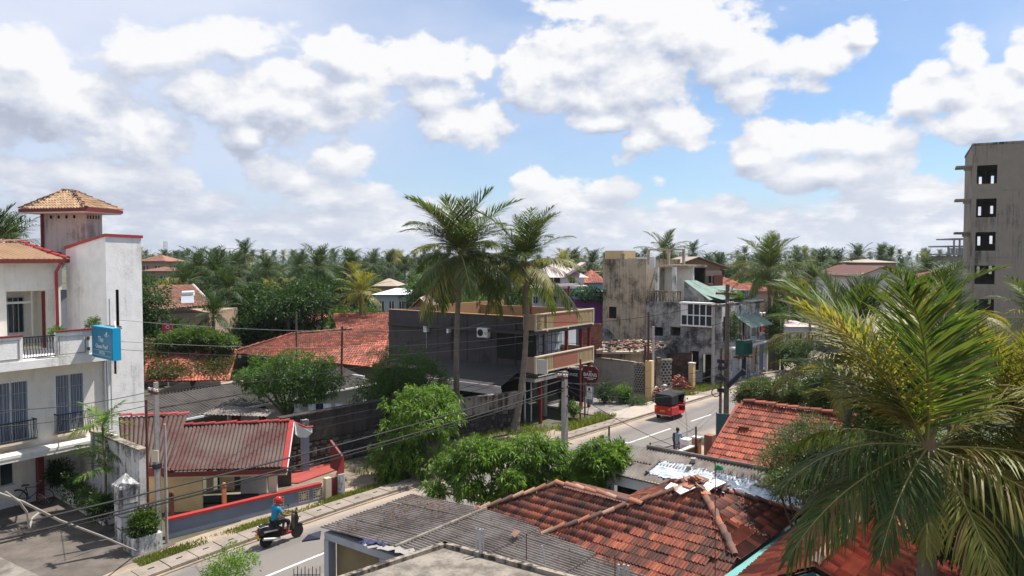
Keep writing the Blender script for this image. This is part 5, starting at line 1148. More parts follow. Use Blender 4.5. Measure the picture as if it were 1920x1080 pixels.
# pale bent stay pipe at lower left
a=D(2,925,17.5); b=D(60,992,18.5); 
SP=thing('stay_pipe','long pale stay pipe with two curved braces slanting over the hotel forecourt','pipe',G(262,1036))
pts=[D(-30,915,15),D(40,940,16.6),D(110,975,18.7),D(190,1005,22),D(262,1036,G(262,1036).y)]; mb=MB(); mb.tube(pts,.032,7); mb.build('main_pipe',M['pole_conc'],SP)
mb=MB(); mb.tube([D(10,922,16),D(35,940,16.2),D(50,960,16.4),D(55,990,16.6)],.024,6); mb.build('curved_brace',M['pole_conc'],SP); mb=MB(); mb.tube([D(72,962,17),D(60,972,16.8),D(55,990,16.6)],.024,6); mb.build('curved_brace',M['pole_conc'],SP)
# ================================================================ NEAR ROOFS (right)
FN=Fr((5.34,21.2),41); mS=.44; zA_=3.95      # frame at the apex: a along road dir, b left
def hp(p,q,dz=0,slope='f'):   # p towards the camera-left (-d), q to the near side (+n)
    return FN.p(-p,-q)
def HZ(p,q): return Vector((FN.p(-p,-q).x,FN.p(-p,-q).y,zA_-mS*max(abs(p),abs(q))))
HM=thing('hip_roof_house','near house under a large weathered clay-tile hip roof with broken cap tiles','house',(5.3,21.2,0))
T=Tiles(HM,M['tile_near'],'flat',.03,300)
tw,tl=.195,.30
# front face (down along p), limited by q between -p and 2.1
Pm,Qm=5.2,6.0
def pt(p,q,drop=0): v=FN.p(-p,-q); return Vector((v.x,v.y,zA_-mS*p-drop))
nx=int((2.1+Qm)/tw); ny=int(Pm*1.09/tl)
T.patch(pt(0,-Qm),pt(0,2.15),pt(Pm,-Qm),pt(Pm,2.15),nx,ny,lambda u,v:(lambda q,p:(-p-.02<=q<=min(p,2.15)+.02))(-Qm+u*(Qm+2.15),v*Pm),.004)
# right face (down along q)
def pr(p,q): v=FN.p(-p,-q); return Vector((v.x,v.y,zA_-mS*q))
T.patch(pr(-2.2,0),pr(2.15,0),pr(-2.2,2.2),pr(2.15,2.2),int(4.35/tw),7,lambda u,v:abs(-2.2+u*4.35)<=v*2.2+.05,.01)
# left face sliver
def pL(p,q): v=FN.p(-p,-q); return Vector((v.x,v.y,zA_-mS*abs(q)))
T.patch(pL(-2.2,0),pL(3,0),pL(-2.2,-3),pL(3,-3),int(5.2/tw),9,lambda u,v:(lambda p,q:-q<=p<=q)(-2.2+u*5.2,v*3) ,.01)
# back face
T.patch(pt(0,0),pt(0,0),pt(0,0),pt(0,0),1,1,lambda u,v:False)
def deck(P,nm='roof_deck'): mb=MB(); mb.add([Vector(p)-Vector((0,0,.05)) for p in P],[tuple(range(len(P)))]); mb.build(nm,M['rust'],HM)
ap=pt(0,0)
deck([ap,pt(2.15,2.15),pt(Pm,2.15),pt(Pm,-Pm)]); deck([ap,pr(2.15,2.15),pr(-2.2,2.2)]); deck([ap,pL(3,-3),pL(-2.2,-2.2)]); deck([ap,pL(-2.2,-2.2),pr(-2.2,2.2)])
caps(HM,pt(2.1,2.1),pt(.25,.25),M['cap_tile'],.095,.33); caps(HM,pt(4.2,-4.2),pt(.25,-.25),M['cap_tile'],.095,.35); caps(HM,pr(-2.2,2.2),pr(-.2,.3),M['cap_tile'],.105,.34); caps(HM,pL(-2.2,-2.2),pL(-.3,-.3),M['cap_tile'],.105,.34)
# left wing: ridge along -n
rz=3.42; w0_=FN.p(-1.2,1.2); WR=Vector((w0_.x,w0_.y,rz)); 
def wg(s,p): v=FN.p(-1.33-p,1.33+s); return Vector((v.x,v.y,rz-mS*p-.06))
Lw2=2.75
T.patch(wg(Lw2+2,0),wg(-.9,0),wg(Lw2+2,4.2),wg(-.9,4.2),int((Lw2+2.9)/tw),int(4.2*1.09/tl),lambda u,v:(lambda s,p:(s<=Lw2+p) and (1.33+s>=1.33+p-.0-.15 or False))(Lw2+2-u*(Lw2+2.9),v*4.2),.004)
deck([wg(-.6,0),wg(Lw2,0),wg(Lw2+2,2),wg(Lw2+2,4.2),wg(3.8,4.2)])
T.finish()
caps(HM,wg(-.3,0)+Vector((0,0,.05)),wg(Lw2,0)+Vector((0,0,.05)),M['cap_tile'],.10,.36); caps(HM,wg(Lw2+2.2,2.2)+Vector((0,0,.04)),wg(Lw2,0)+Vector((0,0,.04)),M['cap_tile'],.10,.36)
mb=MB(); v0=FN.p(-1.33+.0,1.33+Lw2); f=FN; mb.prism([wg(-.6,0)-Vector((0,0,.1)),wg(Lw2,0)-Vector((0,0,.1)),FN.p(1.2,1.33+Lw2+1.2,2.7),FN.p(1.2,1,2.7)],-.05); mb.build('back_slope',M['rust'],HM)
for (q,p) in ((-.2,-.35),(.1,.35),(.35,-.1)): 
    pass
# loose tiles and pale sheet scraps around the broken peak
mbm=MB(); mbm.box(WF,-.13,.13,-.2,.2,0,.035); lt=mbm.mesh('loose_tile',M['cap_tile'])
for k in range(16):
    p,q=random.uniform(-.5,.6),random.uniform(-.5,.6); v=FN.p(-p,-q); o=link('loose_tile',lt,HM,Vector((v.x,v.y,zA_-mS*max(abs(p),abs(q))+.1+random.uniform(0,.05)))-HM.location,(random.uniform(-.5,.5),random.uniform(-.4,.4),random.uniform(0,6)))
for k,(p,q,w,h) in enumerate(((.5,-.15,.30,.16),(.1,.32,.22,.22),(-.25,.35,.35,.2),(.42,-.62,.2,.12))):
    v=FN.p(-p,-q); z=zA_-mS*max(abs(p),abs(q))+.13; f=Fr((v.x,v.y),random.uniform(30,80)); mb=MB(); mb.prism([f.p(-w,-h,z-.06),f.p(w,-h*.8,z+.04),f.p(w*.8,h,z+.07),f.p(-w*.9,h*.9,z-.02)],.02); mb.build('plastic_scrap',M['white'],HM)
mb=MB(); mb.box(FN,-2.6,1.9,-1.8,2.2,0,2.55); mb.build('wall',M['cream_wall'],HM)
# turquoise gutter/parapet wall beside it
GT=thing('turquoise_parapet','long flat turquoise painted gutter wall between the two clay-tile roofs','wall',FN.p(0,-2.5,0))
mb=MB(); mb.box(FN,-3.5,3.6,-2.85,-2.22,2.55,2.86); mb.build('gutter_top',M['teal'],GT); mb=MB(); mb.box(FN,-3.4,3.5,-2.8,-2.3,0,2.548); mb.build('gutter_wall',M['teal'],GT)
# second roof: ridge along d
H2=thing('orange_roofed_house','near house under fresh orange-red clay tiles with pale cap tiles beneath the big palm','house',(8,19,0))
rA=D(1527,1062,16.4); rA.z=3.62; rA=G(1527,1062,3.62); rB=G(1652,930,3.62); dd=(rB-rA).normalized(); nn=Vector((dd.y,-dd.x,0))
def h2(s,q): return rA+dd*s+nn*q-Vector((0,0,.44*abs(q)))
Lh=(rB-rA).length
T=Tiles(H2,M['tile_right'],'flat',.02,300)
T.patch(h2(0,0),h2(Lh,0),h2(-.9,-1.75),h2(Lh+1,-1.75),int((Lh+.9)/.22),5)
T.patch(h2(0,0),h2(Lh,0),h2(0,2.9),h2(Lh+2.9,2.9),int((Lh+1.2)/.22),9,lambda u,v:True)
T.patch(h2(Lh,0),h2(Lh,0)+nn*.02,h2(Lh+1.75,-1.75),h2(Lh+2.9,2.9),14,6)
T.finish()
caps(H2,rA,rB,M['cap_tile'],.12,.40); caps(H2,rB,h2(Lh+2.9,2.9),M['cap_tile'],.11,.4); caps(H2,rB,h2(Lh+1.75,-1.75),M['cap_tile'],.11,.4)
mb=MB(); mb.add([h2(-.02,0)-Vector((0,0,.05)),h2(Lh,0)-Vector((0,0,.05)),h2(Lh+1,-1.75)-Vector((0,0,.05)),h2(-.9,-1.75)-Vector((0,0,.05)),h2(Lh+2.9,2.9)-Vector((0,0,.05)),h2(0,2.9)-Vector((0,0,.05))],[(0,1,2,3),(0,1,4,5)]); mb.build('roof_deck',M['rust'],H2)
f=Fr((rA.x,rA.y),math.degrees(math.atan2(dd.x,dd.y))); mb=MB(); mb.box(f,.2,Lh-.3,-2.3,1.3,0,2.35); mb.build('wall',M['tanwall'],H2)
mb=MB(); mb.prism([h2(-.9,-1.75)-Vector((0,0,.12)),h2(-.1,0)-Vector((0,0,.10)),h2(-.1,2.9)-Vector((0,0,.1)),h2(-.1,2.9)-Vector((0,0,.3)),h2(-.1,0)-Vector((0,0,.3)),h2(-.9,-1.75)-Vector((0,0,.3))],dd*.05); mb.build('fascia',M['teal_dark'],H2)
# roof by the road with regular tiles
E4=G(1315,868,2.75); f4=Fr((E4.x,E4.y),131); H4=thing('roadside_tiled_house','small house under an even red clay-tile roof beside the teal gate','house',E4+f4.p(2,0,0)-f4.p(0,0,0))
T=Tiles(H4,M['tile_right'],'flat',.022,300)
RW=3.04; RZ=4.62; ed=RD.d; LL=4.6
a=E4-f4.d*.0; b=E4+ed*RW; b.z=RZ; a2=a+f4.d*LL; b2=b+f4.d*LL
T.patch(b-f4.d*.25+f4.d*.45,b2,a,a2,int(LL/.225),12); T.finish()
caps(H4,b+f4.d*.3+Vector((0,0,.02)),b2,M['tile_right'],.12,.4)
for k in range(3):
    u,v=random.uniform(.1,.8),random.uniform(.15,.8); p=b.lerp(b2,u).lerp(a.lerp(a2,u),v)+Vector((0,0,.1)); link('loose_tile',lt,H4,p-H4.location-Vector((0,0,.05)),(-.5,random.uniform(-.2,.2),R(-41)+random.uniform(-.3,.3)))
mb=MB(); mb.add([b-Vector((0,0,.05)),b2-Vector((0,0,.05)),a2-Vector((0,0,.05)),a-Vector((0,0,.05))],[(0,1,2,3)]); c=b+ed*2.6; c.z=3.2; c2=c+f4.d*LL; mb.add([b-Vector((0,0,.04)),b2-Vector((0,0,.04)),c2,c],[(0,1,2,3)]); mb.build('roof_deck',M['tile_right'],H4)
mb=MB(); fw_=Fr((E4.x,E4.y),131); mb.box(fw_,.4,LL-.3,.4,5.2,0,2.7); mb.build('wall',M['tanwall'],H4)
# long low roof with tarpaulin (R3)
e0=G(1160,890,2.5); FT=Fr((e0.x,e0.y),131); h3=thing('tarp_roof_house','long low white house with tiled-looking dark roof patched with silvery plastic sheet','house',FT.p(2,1,0))
rd0=e0+RD.d*2.0; rd0.z=3.12
Lt=9
corr(h3,rd0,rd0+FT.d*Lt,e0,e0+FT.d*Lt,M['asb_near'],pitch=.12,amp=.02,sheetw=1.1,rows=2,name='roof_sheet')
far=rd0+RD.d*2.0; far.z=2.6; corr(h3,far,far+FT.d*Lt,rd0,rd0+FT.d*Lt,M['asb_near'],pitch=.12,amp=.02,sheetw=1.1)
mb=MB(); mb.tube([rd0+Vector((0,0,.05)),rd0+FT.d*Lt+Vector((0,0,.05))],.07,8); mb.build('ridge_cap',M['asb_near'],h3)
mb=MB(); x0=fx(FT,1150,.25,-2,6) ; x1=fx(FT,1197,.25,-2,6); holed(FT,-2.2,Lt,.25,.4,0,2.35,[(x0,x1,1.15,2.0)],mb); mb.build('wall',M['farwhite'],h3); mb=MB(); mb.box(FT,x0,x1,.6,.65,1.15,2.0); mb.build('window_opening',M['dark'],h3)
mb=MB(); mb.box(FT,-2.2,-2.05,.41,4,0,2.6); mb.build('wall',M['farwhite'],h3,label='end wall toward the mango trees')
corr(h3,rd0-FT.d*2.2,rd0,e0-FT.d*2.2,e0,M['asb_near'],pitch=.12,amp=.02,sheetw=1.1)
# crumpled sheet
def sheet(T,c00,c10,c01,c11,nx,ny,amp,mat,name='plastic_sheet'):
    V=[];Fs=[]
    for j in range(ny+1):
        for i in range(nx+1):
            u=i/nx;v=j/ny; p=Vector(c00).lerp(Vector(c10),u).lerp(Vector(c01).lerp(Vector(c11),u),v); h=amp*(math.sin(u*19+v*5)+math.sin(v*13-u*9)+math.sin((u+v)*31)*.6)+random.uniform(-1,1)*amp*.7
            ed=random.uniform(-.08,.08) if j in(0,ny) or i in(0,nx) else 0; V.append(p+Vector((ed,ed,abs(h)+.03)))
    for j in range(ny):
        for i in range(nx): k=j*(nx+1)+i; Fs.append((k,k+1,k+nx+2,k+nx+1))
    mb=MB(); mb.add(V,Fs); return mb.build(name,mat,T,smooth=True)
def onroof(x,y): # point on R3 front slope
    lo,hi=22,32
    for _ in range(40):
        m=(lo+hi)/2; p=D(x,y,m); a_,b_=FT.ab(p); z=2.5+.31*b_; lo,hi=(m,hi) if p.z>z else (lo,m)
    return p
o=sheet(None,onroof(1245,866),onroof(1420,905),onroof(1208,888),onroof(1395,935),70,26,.022,M['tarp']); tag(o,'crumpled silvery plastic sheet spread over the low dark roof','plastic sheet')
o=sheet(None,onroof(1410,912),onroof(1520,945),onroof(1395,930),onroof(1500,965),44,18,.03,M['tarp']); tag(o,'second crumpled plastic sheet lying behind the peak of the hip roof','plastic sheet')
p=onroof(1235,868); q=onroof(1212,890); mb=MB(); mb.tube([p+Vector((0,0,.1)),q+Vector((0,0,.1))],[.07,.06],7); o=mb.build('rolled_sheet',M['asb_near'],None); tag(o,'rolled grey sheet holding down the edge of the plastic sheet','roll')
for x,y in((1292,882),(1340,905),(1300,868)): p=onroof(x,y); f=Fr((p.x,p.y),20); mb=MB(); mb.box(f,-.12,.12,-.08,.08,p.z+.03,p.z+.18); o=mb.build('weight_block',M['concrete'],None); tag(o,'block weighing down the plastic sheet at %s'%{1292:'its middle',1340:'its right part',1300:'its upper edge'}[x],'block')
# green tuft/antenna pole
p=onroof(1342,905); AN=thing('thin_antenna_pole','very thin iron rod rising before the tiled peak with a green rag at its top','pole',Vector((p.x-.15,19.3,2.9))); f=G(1340,1075,3.2); a=D(1341,1080,16.5); b=D(1341,868,17.3)
mb=MB(); mb.tube([a,b],.012,5); mb.build('rod',M['rust'],AN); mb=MB(); q=D(1347,880,17.3); mb.prism([q+Vector((-.1,0,-.03)),q+Vector((.12,0,-.02)),q+Vector((.1,.02,.06)),q+Vector((-.02,0,.1))],Vector((0,.05,0))); mb.build('green_rag',plain('green_rag',(.02,.30,.12),.8),AN)
for (s,e) in(((1341,868),(1354,852)),((1341,870),(1330,862))): mb=MB(); mb.tube([D(*s,17.3),D(*e,17.3)],.008,4); mb.build('antenna_arm',M['rust'],AN)
# corrugated near roof
z=2.55; c1=G(602,991,z); c2=G(775,929,z); FC=Fr((c1.x,c1.y),math.degrees(math.atan2((c2-c1).x,(c2-c1).y))); Lc=(c2-c1).length
CR=thing('corrugated_roof_shop','low roadside building under a weathered corrugated sheet roof strewn with dry leaves','building',c1)
up_=-FC.l
def cr_(a,q,z): v=FC.p(a,-q); return Vector((v.x,v.y,z))
corr(CR,cr_(0,3.1,2.74),cr_(Lc,3.1,2.74),cr_(0,0,z),cr_(Lc,0,z),M['asb_near'],pitch=.146,amp=.040,sheetw=1.02,rag=.06)
corr(CR,cr_(0,3.1,2.72),cr_(Lc,3.1,2.72),cr_(0,9.5,2.40),cr_(Lc,9.5,2.40),M['asb_near'],pitch=.146,amp=.040,sheetw=1.02,rows=3)
mb=MB(); mb.tube([cr_(-.05,3.1,2.76),cr_(Lc,3.1,2.76)],.05,6); mb.build('sheet_overlap',M['slabroof'],CR)
f=FC
mb=MB(); mb.box(f,.28,.34,-9.3,-.35,0,2.45); mb.build('wall',M['orange_wall'] if False else stained('olive_roughcast',(.20,.165,.095),(.11,.09,.055),.6,1.5,.5),CR)
mb=MB(); mb.prism([cr_(.02,.12,2.46),cr_(.02,9.3,2.46),cr_(.02,9.3,2.26),cr_(.02,.12,2.26)],f.d*.25)
mb.build('frame_beam',M['bluegrey'] if False else plain('pale_blue_grey_paint',(.34,.37,.42),.7,.1,2,dirt=(.2,.2,.2)),CR)
pb_=bpy.data.materials['pale_blue_grey_paint']
for q in(.12,2.45,5.0): mb=MB(); mb.box(f,.0,.27,-q-.2,-q,0,2.255); mb.build('frame_post',pb_,CR)
mb=MB(); mb.box(f,0.4,Lc-.1,-.35,-.2,0,2.5); mb.box(f,Lc-.3,Lc-.15,-9,-.36,0,2.4); mb.build('wall',M['pale_wall'],CR,label='roadside wall under the eave')
mb=MB(); g0=D(572,1005,21.2); P=[G(602,995,2.5),G(600,1009,2.42),G(566,1014,2.38),G(578,1002,2.5)]; mb.prism(P,-.04); mb.build('gutter_flap',M['iron'],CR)
# debris on it: leaves, rag, scraps
V=[];Fs=[]
for i in range(900):
    a=random.gauss(Lc-.6,.9) if random.random()<.6 else random.uniform(0,Lc); q=abs(random.gauss(.9,.9)) if random.random()<.6 else random.uniform(0,9)
    if not 0<a<Lc: continue
    zz=z+.062*q if q<3.1 else 2.74-.05*(q-3.1); p=cr_(a,q,zz+.06); s=random.uniform(.02,.05); an=random.uniform(0,6.3); k=len(V)
    dx,dy=math.cos(an)*s,math.sin(an)*s; V+=[(p.x-dx,p.y-dy,p.z),(p.x+dy*.4,p.y-dx*.4,p.z+.02),(p.x+dx,p.y+dy,p.z+.01),(p.x-dy*.4,p.y+dx*.4,p.z)]; Fs.append((k,k+1,k+2,k+3))
o=link('dry_leaves',npmesh('dry_leaves',V,Fs,leafmat('dry_brown_leaf',[(.14,.06,.03),(.22,.10,.05),(.10,.06,.04)],.1,.8,.1))); tag(o,'fallen dry brown leaves on the near corrugated roof','leaves',None,'stuff')
c=G(700,1018,2.72); o=sheet(None,c+Vector((-.35,.1,0)),c+Vector((.25,-.05,0)),c+Vector((-.25,-.25,0)),c+Vector((.45,-.35,0)),8,6,.05,plain('dark_blue_rag',(.035,.04,.10),.9)); o.name='blue_rag'; tag(o,'crumpled dark blue cloth lying on the near corrugated roof edge','cloth')
o=sheet(None,c+Vector((-.1,-.0,0)),c+Vector((1.6,-.75,-.03)),c+Vector((-.2,-.3,0)),c+Vector((1.5,-.95,-.03)),16,3,.02,M['concrete']); o.name='patch_sheet'; tag(o,'thin grey patch strip along the corrugated roof edge right of the blue cloth','sheet')
for i,(x,y,m,lb) in enumerate(((966,1004,'cap_tile','broken clay tile piece lying on the corrugated roof by the thin rod'),)):
    p=G(x,y,2.75); f=Fr((p.x,p.y),30); mb=MB(); s=.2 if i==0 else .06; mb.prism([f.p(-s,-s*.5,2.76),f.p(s,-s*.4,2.80),f.p(s*.8,s*.5,2.84),f.p(-s*.7,s*.3,2.80)],.02); o=mb.build('roof_scrap',M[m],None); tag(o,lb,'scrap')
# concrete slab roof
zc=3.15; k0=G(835,1022,zc); k1=G(600,1099,zc); k2=G(1120,1098,zc); 
SLB=thing('concrete_roof','nearest flat weathered concrete roof slab with low kerb and iron starter pipes','roof',k0)
far1=k0+(k1-k0)*2.2; far2=k0+(k2-k0)*1.8; mb=MB(); mb.prism([k0,far1,far1+(far2-k0),far2],-.22); mb.build('slab',M['slabroof'],SLB)
def kerb(a,b,w,side):
    n=Vector((-(b-a).y,(b-a).x,0)).normalized()*w*side; mb=MB(); mb.prism([a,b,b+n,a+n],.10); mb.build('slab_kerb',M['stain_wall'],SLB)
kerb(k0,far1,.14,1); kerb(k0,far2,.14,-1)
mb=MB(); fk=Fr((k0.x,k0.y-2.2),0); mb.prism([Vector((p.x,p.y,0)) for p in(k0+Vector((0,-.5,0)),far1+Vector((.6,-.3,0)),far1+(far2-k0),far2+Vector((-.5,-.5,0)))],2.9); mb.build('wall',M['cream_wall'],SLB)
for i,(x,y0,y1,r) in enumerate(((893,990,1040,.022),(900,992,1043,.03),(906,992,1036,.022),(1016,1023,1058,.02),(1170,1058,1090,.03),(1160,1058,1092,.03),(1178,1060,1095,.03),(987,1000,1050,.012),(1153,1040,1092,.012))):
    b=G(x+ (6 if i==3 else 0),y1,zc); t=D(x,y0,b.y); mb=MB(); mb.tube([b,t],r,6); mb.build('starter_pipe',M['metal'] if r>.015 else M['rust'],SLB)
# left-bottom corner masonry
a=G(0,1042,3.4);b=G(90,1082,3.4); mb=MB(); mb.prism([D(-30,1030,14.2),D(85,1085,12.8),D(-30,1200,12.0),D(-160,1100,13.0)],-.3); o=mb.build('near_parapet',M['slabroof'],None); tag(o,'corner of a rough grey roof at the lower left','roof')
# plastered roadside walls with ochre pillars, fence posts
pz=G(1263,850,1.45); qz=G(1303,834,1.45); f=Fr((pz.x,pz.y),math.degrees(math.atan2((qz-pz).x,(qz-pz).y))); L=(qz-pz).length
OW=thing('ochre_wall','ochre plastered roadside wall with dark pillars beside the standing man','wall',(pz.x,pz.y,0))
mb=MB(); mb.box(f,0,L,-.08,.08,0,1.4); mb.build('wall_face',M['orange_wall'],OW); mb=MB(); mb.box(f,0,L,-.11,.11,1.402,1.46); mb.build('coping',M['pale_wall'],OW)
mb=MB(); mb.box(f,-.25,-.003,-.16,.16,0,1.3); mb.build('pillar',M['brick'],OW); mb=MB(); mb.box(f,L+.003,L+.32,-.18,.18,0,1.75); mb.build('pillar',M['orange_wall'],OW); mb=MB(); mb.box(f,L-.02,L+.35,-.21,.21,1.752,1.82); mb.build('pillar_cap',M['pale_wall'],OW)
q=D(1331,840,34.8); f=Fr((q.x,q.y),41); OP=thing('brown_gate_pillar','red-brown gate pillar with short return wall next to the teal gate','pillar',(q.x,q.y,0)); mb=MB(); mb.box(f,-.2,.2,-.2,.2,0,D(1331,815,34.8).z); mb.build('pillar_shaft',M['brick'],OP); mb=MB(); mb.box(f,.202,1.2,-.1,.1,0,1.7); mb.build('return_wall',M['orange_wall'],OP)
q=D(1344,810,37.5); f=Fr((q.x,q.y),110); TG=thing('teal_gate','dark teal sheet-metal gate leaf standing open by the road','gate',(q.x,q.y,0)); zt_=D(1350,775,37.5).z; mb=MB(); mb.box(f,0,.75,-.03,.03,.2,zt_); gl_=mb.build('gate_sheet',M['teal_dark'],TG); mb=MB(); mb.box(f,-.05,.0,-.04,.04,0,zt_+.05); mb.box(f,.752,.80,-.04,.04,0,zt_+.02); mb.build('gate_frame',M['bluegrey'],TG)
for i,(x,y0,y1,d,lb) in enumerate(((1219,830,862,36.0,'dark fence post left of the standing man'),(1264,812,852,34.2,'dark fence post directly before the standing man'),(1305,800,832,34.6,'dark rod standing on the ochre pillar'),(1142,800,845,33,'thin post behind the roadside shrub, left'),(1131,815,850,32,'short thin post left of the roadside shrub'))):
    b=D(x,y1,d); t=D(x,y0,d); T_=thing('fence_post',lb,'post',Vector((b.x,b.y,0))); mb=MB(); mb.tube([Vector((b.x,b.y,0)),t],.04,6); mb.build('post_shaft',M['iron'],T_)
a=D(1219,832,36);b=D(1305,803,34.6); cable('pale fence wire strung between the dark roadside posts',a,b,.05,.012,'cable_l')
q=D(1318,800,36.3); 
CBX=thing('utility_cabinet','small pale grey cabinet behind the ochre wall beside the standing man','cabinet',D(1285,850,36.8)*1.0); CBX.location.z=0; f=Fr((CBX.location.x,CBX.location.y),41); mb=MB(); mb.box(f,-.25,.25,-.3,.15,0,D(1285,822,36.8).z); mb.build('cabinet_body',M['white'],CBX); mb=MB(); mb.box(f,-.26,-.252,-.2,.1,.3,1.2); mb.build('cabinet_door',M['metal'],CBX)
# bottom railing
for k in range(9):
    x=552+k*7.5; b=G(x,1120,1.2); 
RL=thing('iron_railing','short spiked dark iron railing at the bottom edge beside the roughcast wall','railing',G(575,1120,0))
for k in range(8): x=551+k*7; b=G(x,1130,0.0); t=D(x,1066-(k%2)*4,b.y); mb=MB(); mb.tube([Vector((b.x,b.y,0)),t],[.015,.012],5); mb.build('spike',M['iron'],RL)
b=G(551,1130);c=G(600,1130); mb=MB(); z_=D(575,1078,b.y).z; mb.tube([Vector((b.x,b.y,z_)),Vector((c.x,c.y,z_))],.015,5); mb.build('rail',M['iron'],RL)
# ================================================================ VEGETATION
def frond_mesh(name,L,e0,bend,n,leaf,w,droop,seed,mats,seg=3,twist=0.0,dry=0.0,gap=.10):
    rd=random.Random(seed); V=[];Fs=[];MI=[]
    K=14; pts=[];tan=[]; x=z=0.0
    for i in range(K+1):
        s=i/K; th=e0-bend*(s**1.35); pts.append(Vector((x,math.sin(twist*s)*L*.08,z))); tan.append(Vector((math.cos(th),0,math.sin(th)))); x+=math.cos(th)*L/K; z+=math.sin(th)*L/K
    # rachis
    for i,p in enumerate(pts):
        r=.045*(1-.85*i/K)*(L/4.5)**.5; t=tan[i]; up=Vector((-t.z,0,t.x)); sd=Vector((0,1,0))
        V+=[tuple(p+sd*r),tuple(p-sd*r),tuple(p+up*r*.8)]
    for i in range(K):
        for a,b in((0,1),(1,2),(2,0)): Fs.append((3*i+a,3*i+b,3*i+3+b,3*i+3+a)); MI.append(1)
    G_=Vector((0,0,-1))
    for k in range(n):
        s=gap+(1-gap)*(k+.5)/n; f=s*K; i=min(int(f),K-1); fr=f-i; p=pts[i].lerp(pts[i+1],fr); t=tan[i].lerp(tan[i+1],fr).normalized(); up=Vector((-t.z,0,t.x))
        ll=leaf*(.55+.75*math.sin(math.pi*min(1,(s+.05))**.8))*(1 if s<.9 else .8)*rd.uniform(.85,1.1)
        for sg in(-1,1):
            if rd.random()<.03+dry*.15: continue
            a=R(62-34*s+rd.uniform(-11,11)); d=(Vector((0,sg,0))*math.sin(a)+t*math.cos(a)+up*(.28*(1-droop)+rd.uniform(-.16,.16))).normalized()
            q=p.copy(); dirv=d.copy(); base=len(V); wd=t.cross(d).cross(d).normalized() if t.cross(d).length>1e-3 else up
            wv=(t-d*t.dot(d)).normalized(); dr=droop*rd.uniform(.75,1.25)
            ww=w*rd.uniform(.8,1.15)
            for j in range(seg+1):
                u=j/seg; wj=ww*(.7 if j==0 else (1.0 if j<seg else .12)); V+=[tuple(q+wv*wj*.5),tuple(q-wv*wj*.5)]
                dirv=(dirv+G_*dr*(.45+.5*u)/seg*2).normalized(); q=q+dirv*ll/seg
            for j in range(seg): Fs.append((base+2*j,base+2*j+1,base+2*j+3,base+2*j+2)); MI.append(0)
    V=np.array(V); me=npmesh(name,V,np.array(Fs),mats,MI); return me
def crown_mesh(name,fronds,mats):   # joined crown for far palms
    VV=[];FF=[];MM=[];o=0
    for me,az,sc in fronds:
        n=len(me.vertices); v=np.empty(n*3,dtype=np.float32); me.vertices.foreach_get('co',v); v=v.reshape(-1,3)*sc; c,s=math.cos(az),math.sin(az); v=v@np.array([[c,s,0],[-s,c,0],[0,0,1]])
        f=np.empty(len(me.loops),dtype=np.int32); me.loops.foreach_get('vertex_index',f); m=np.empty(len(me.polygons),dtype=np.int32); me.polygons.foreach_get('material_index',m)
        VV.append(v);FF.append(f.reshape(-1,4)+o);MM.append(m);o+=n
    return npmesh(name,np.concatenate(VV),np.concatenate(FF),mats,np.concatenate(MM))
MP=[M['palm'],M['rachis']]; MY=[M['palm_y'],M['rachis']]; MDR=[M['palm_dry'],M['palm_dry']]
EL=[82,66,48,30,12,-8,-30]
def fset(pref,L,n,leaf,w,seg,mats,nvar=2):
    S={}
    for e in EL:
        dr={82:.12,66:.25,48:.4,30:.55,12:.7,-8:.85,-30:1.0}[e]; bd={82:.75,66:.95,48:1.05,30:1.05,12:1.0,-8:.85,-30:.7}[e]
        S[e]=[frond_mesh('frond',L*(.8 if e==82 else 1),R(e),bd*random.uniform(.85,1.15),n,leaf,w,dr,(sum(map(ord,pref))*131+e*17+k*7+5000)%9999,mats,seg,random.uniform(-1,1)) for k in range(nvar)]
    return S
random.seed(11)
NEAR=fset('n',4.3,92,1.05,.038,4,MP,3); NEARY=fset('ny',4.2,88,1.05,.038,4,MY,3)
MID=fset('m',4.7,70,1.05,.045,3,MP); MIDY=fset('my',4.5,62,1.05,.045,3,MY,1)
FAR=fset('f',4.3,24,1.0,.085,2,MP,1); FARY=fset('fy',4.2,24,1.0,.085,2,MY,1)
DRYF=[frond_mesh('dry_frond',3.4,R(-35),.9,30,.6,.05,1.0,5+k,MDR,3,.5,1.0) for k in range(2)]
def trunk(T,base,top,r0,r1,lean=.0,n=10,rings=40,mat=None):
    b,t=Vector(base),Vector(top); pts=[];rs=[]; 
    for i in range(rings+1):
        u=i/rings; p=b.lerp(t,u)+Vector((lean*math.sin(math.pi*u),lean*.3*math.sin(math.pi*u*1.3),0)); pts.append(p); rs.append((r0*(1-u)+r1*u)*(1+(.35*(1-u*8) if u<.125 else 0))*(1.05 if i%2 else .95))
    mb=MB(); mb.tube(pts,rs,n); return mb.build('trunk',mat or M['palmbark'],T,smooth=False)
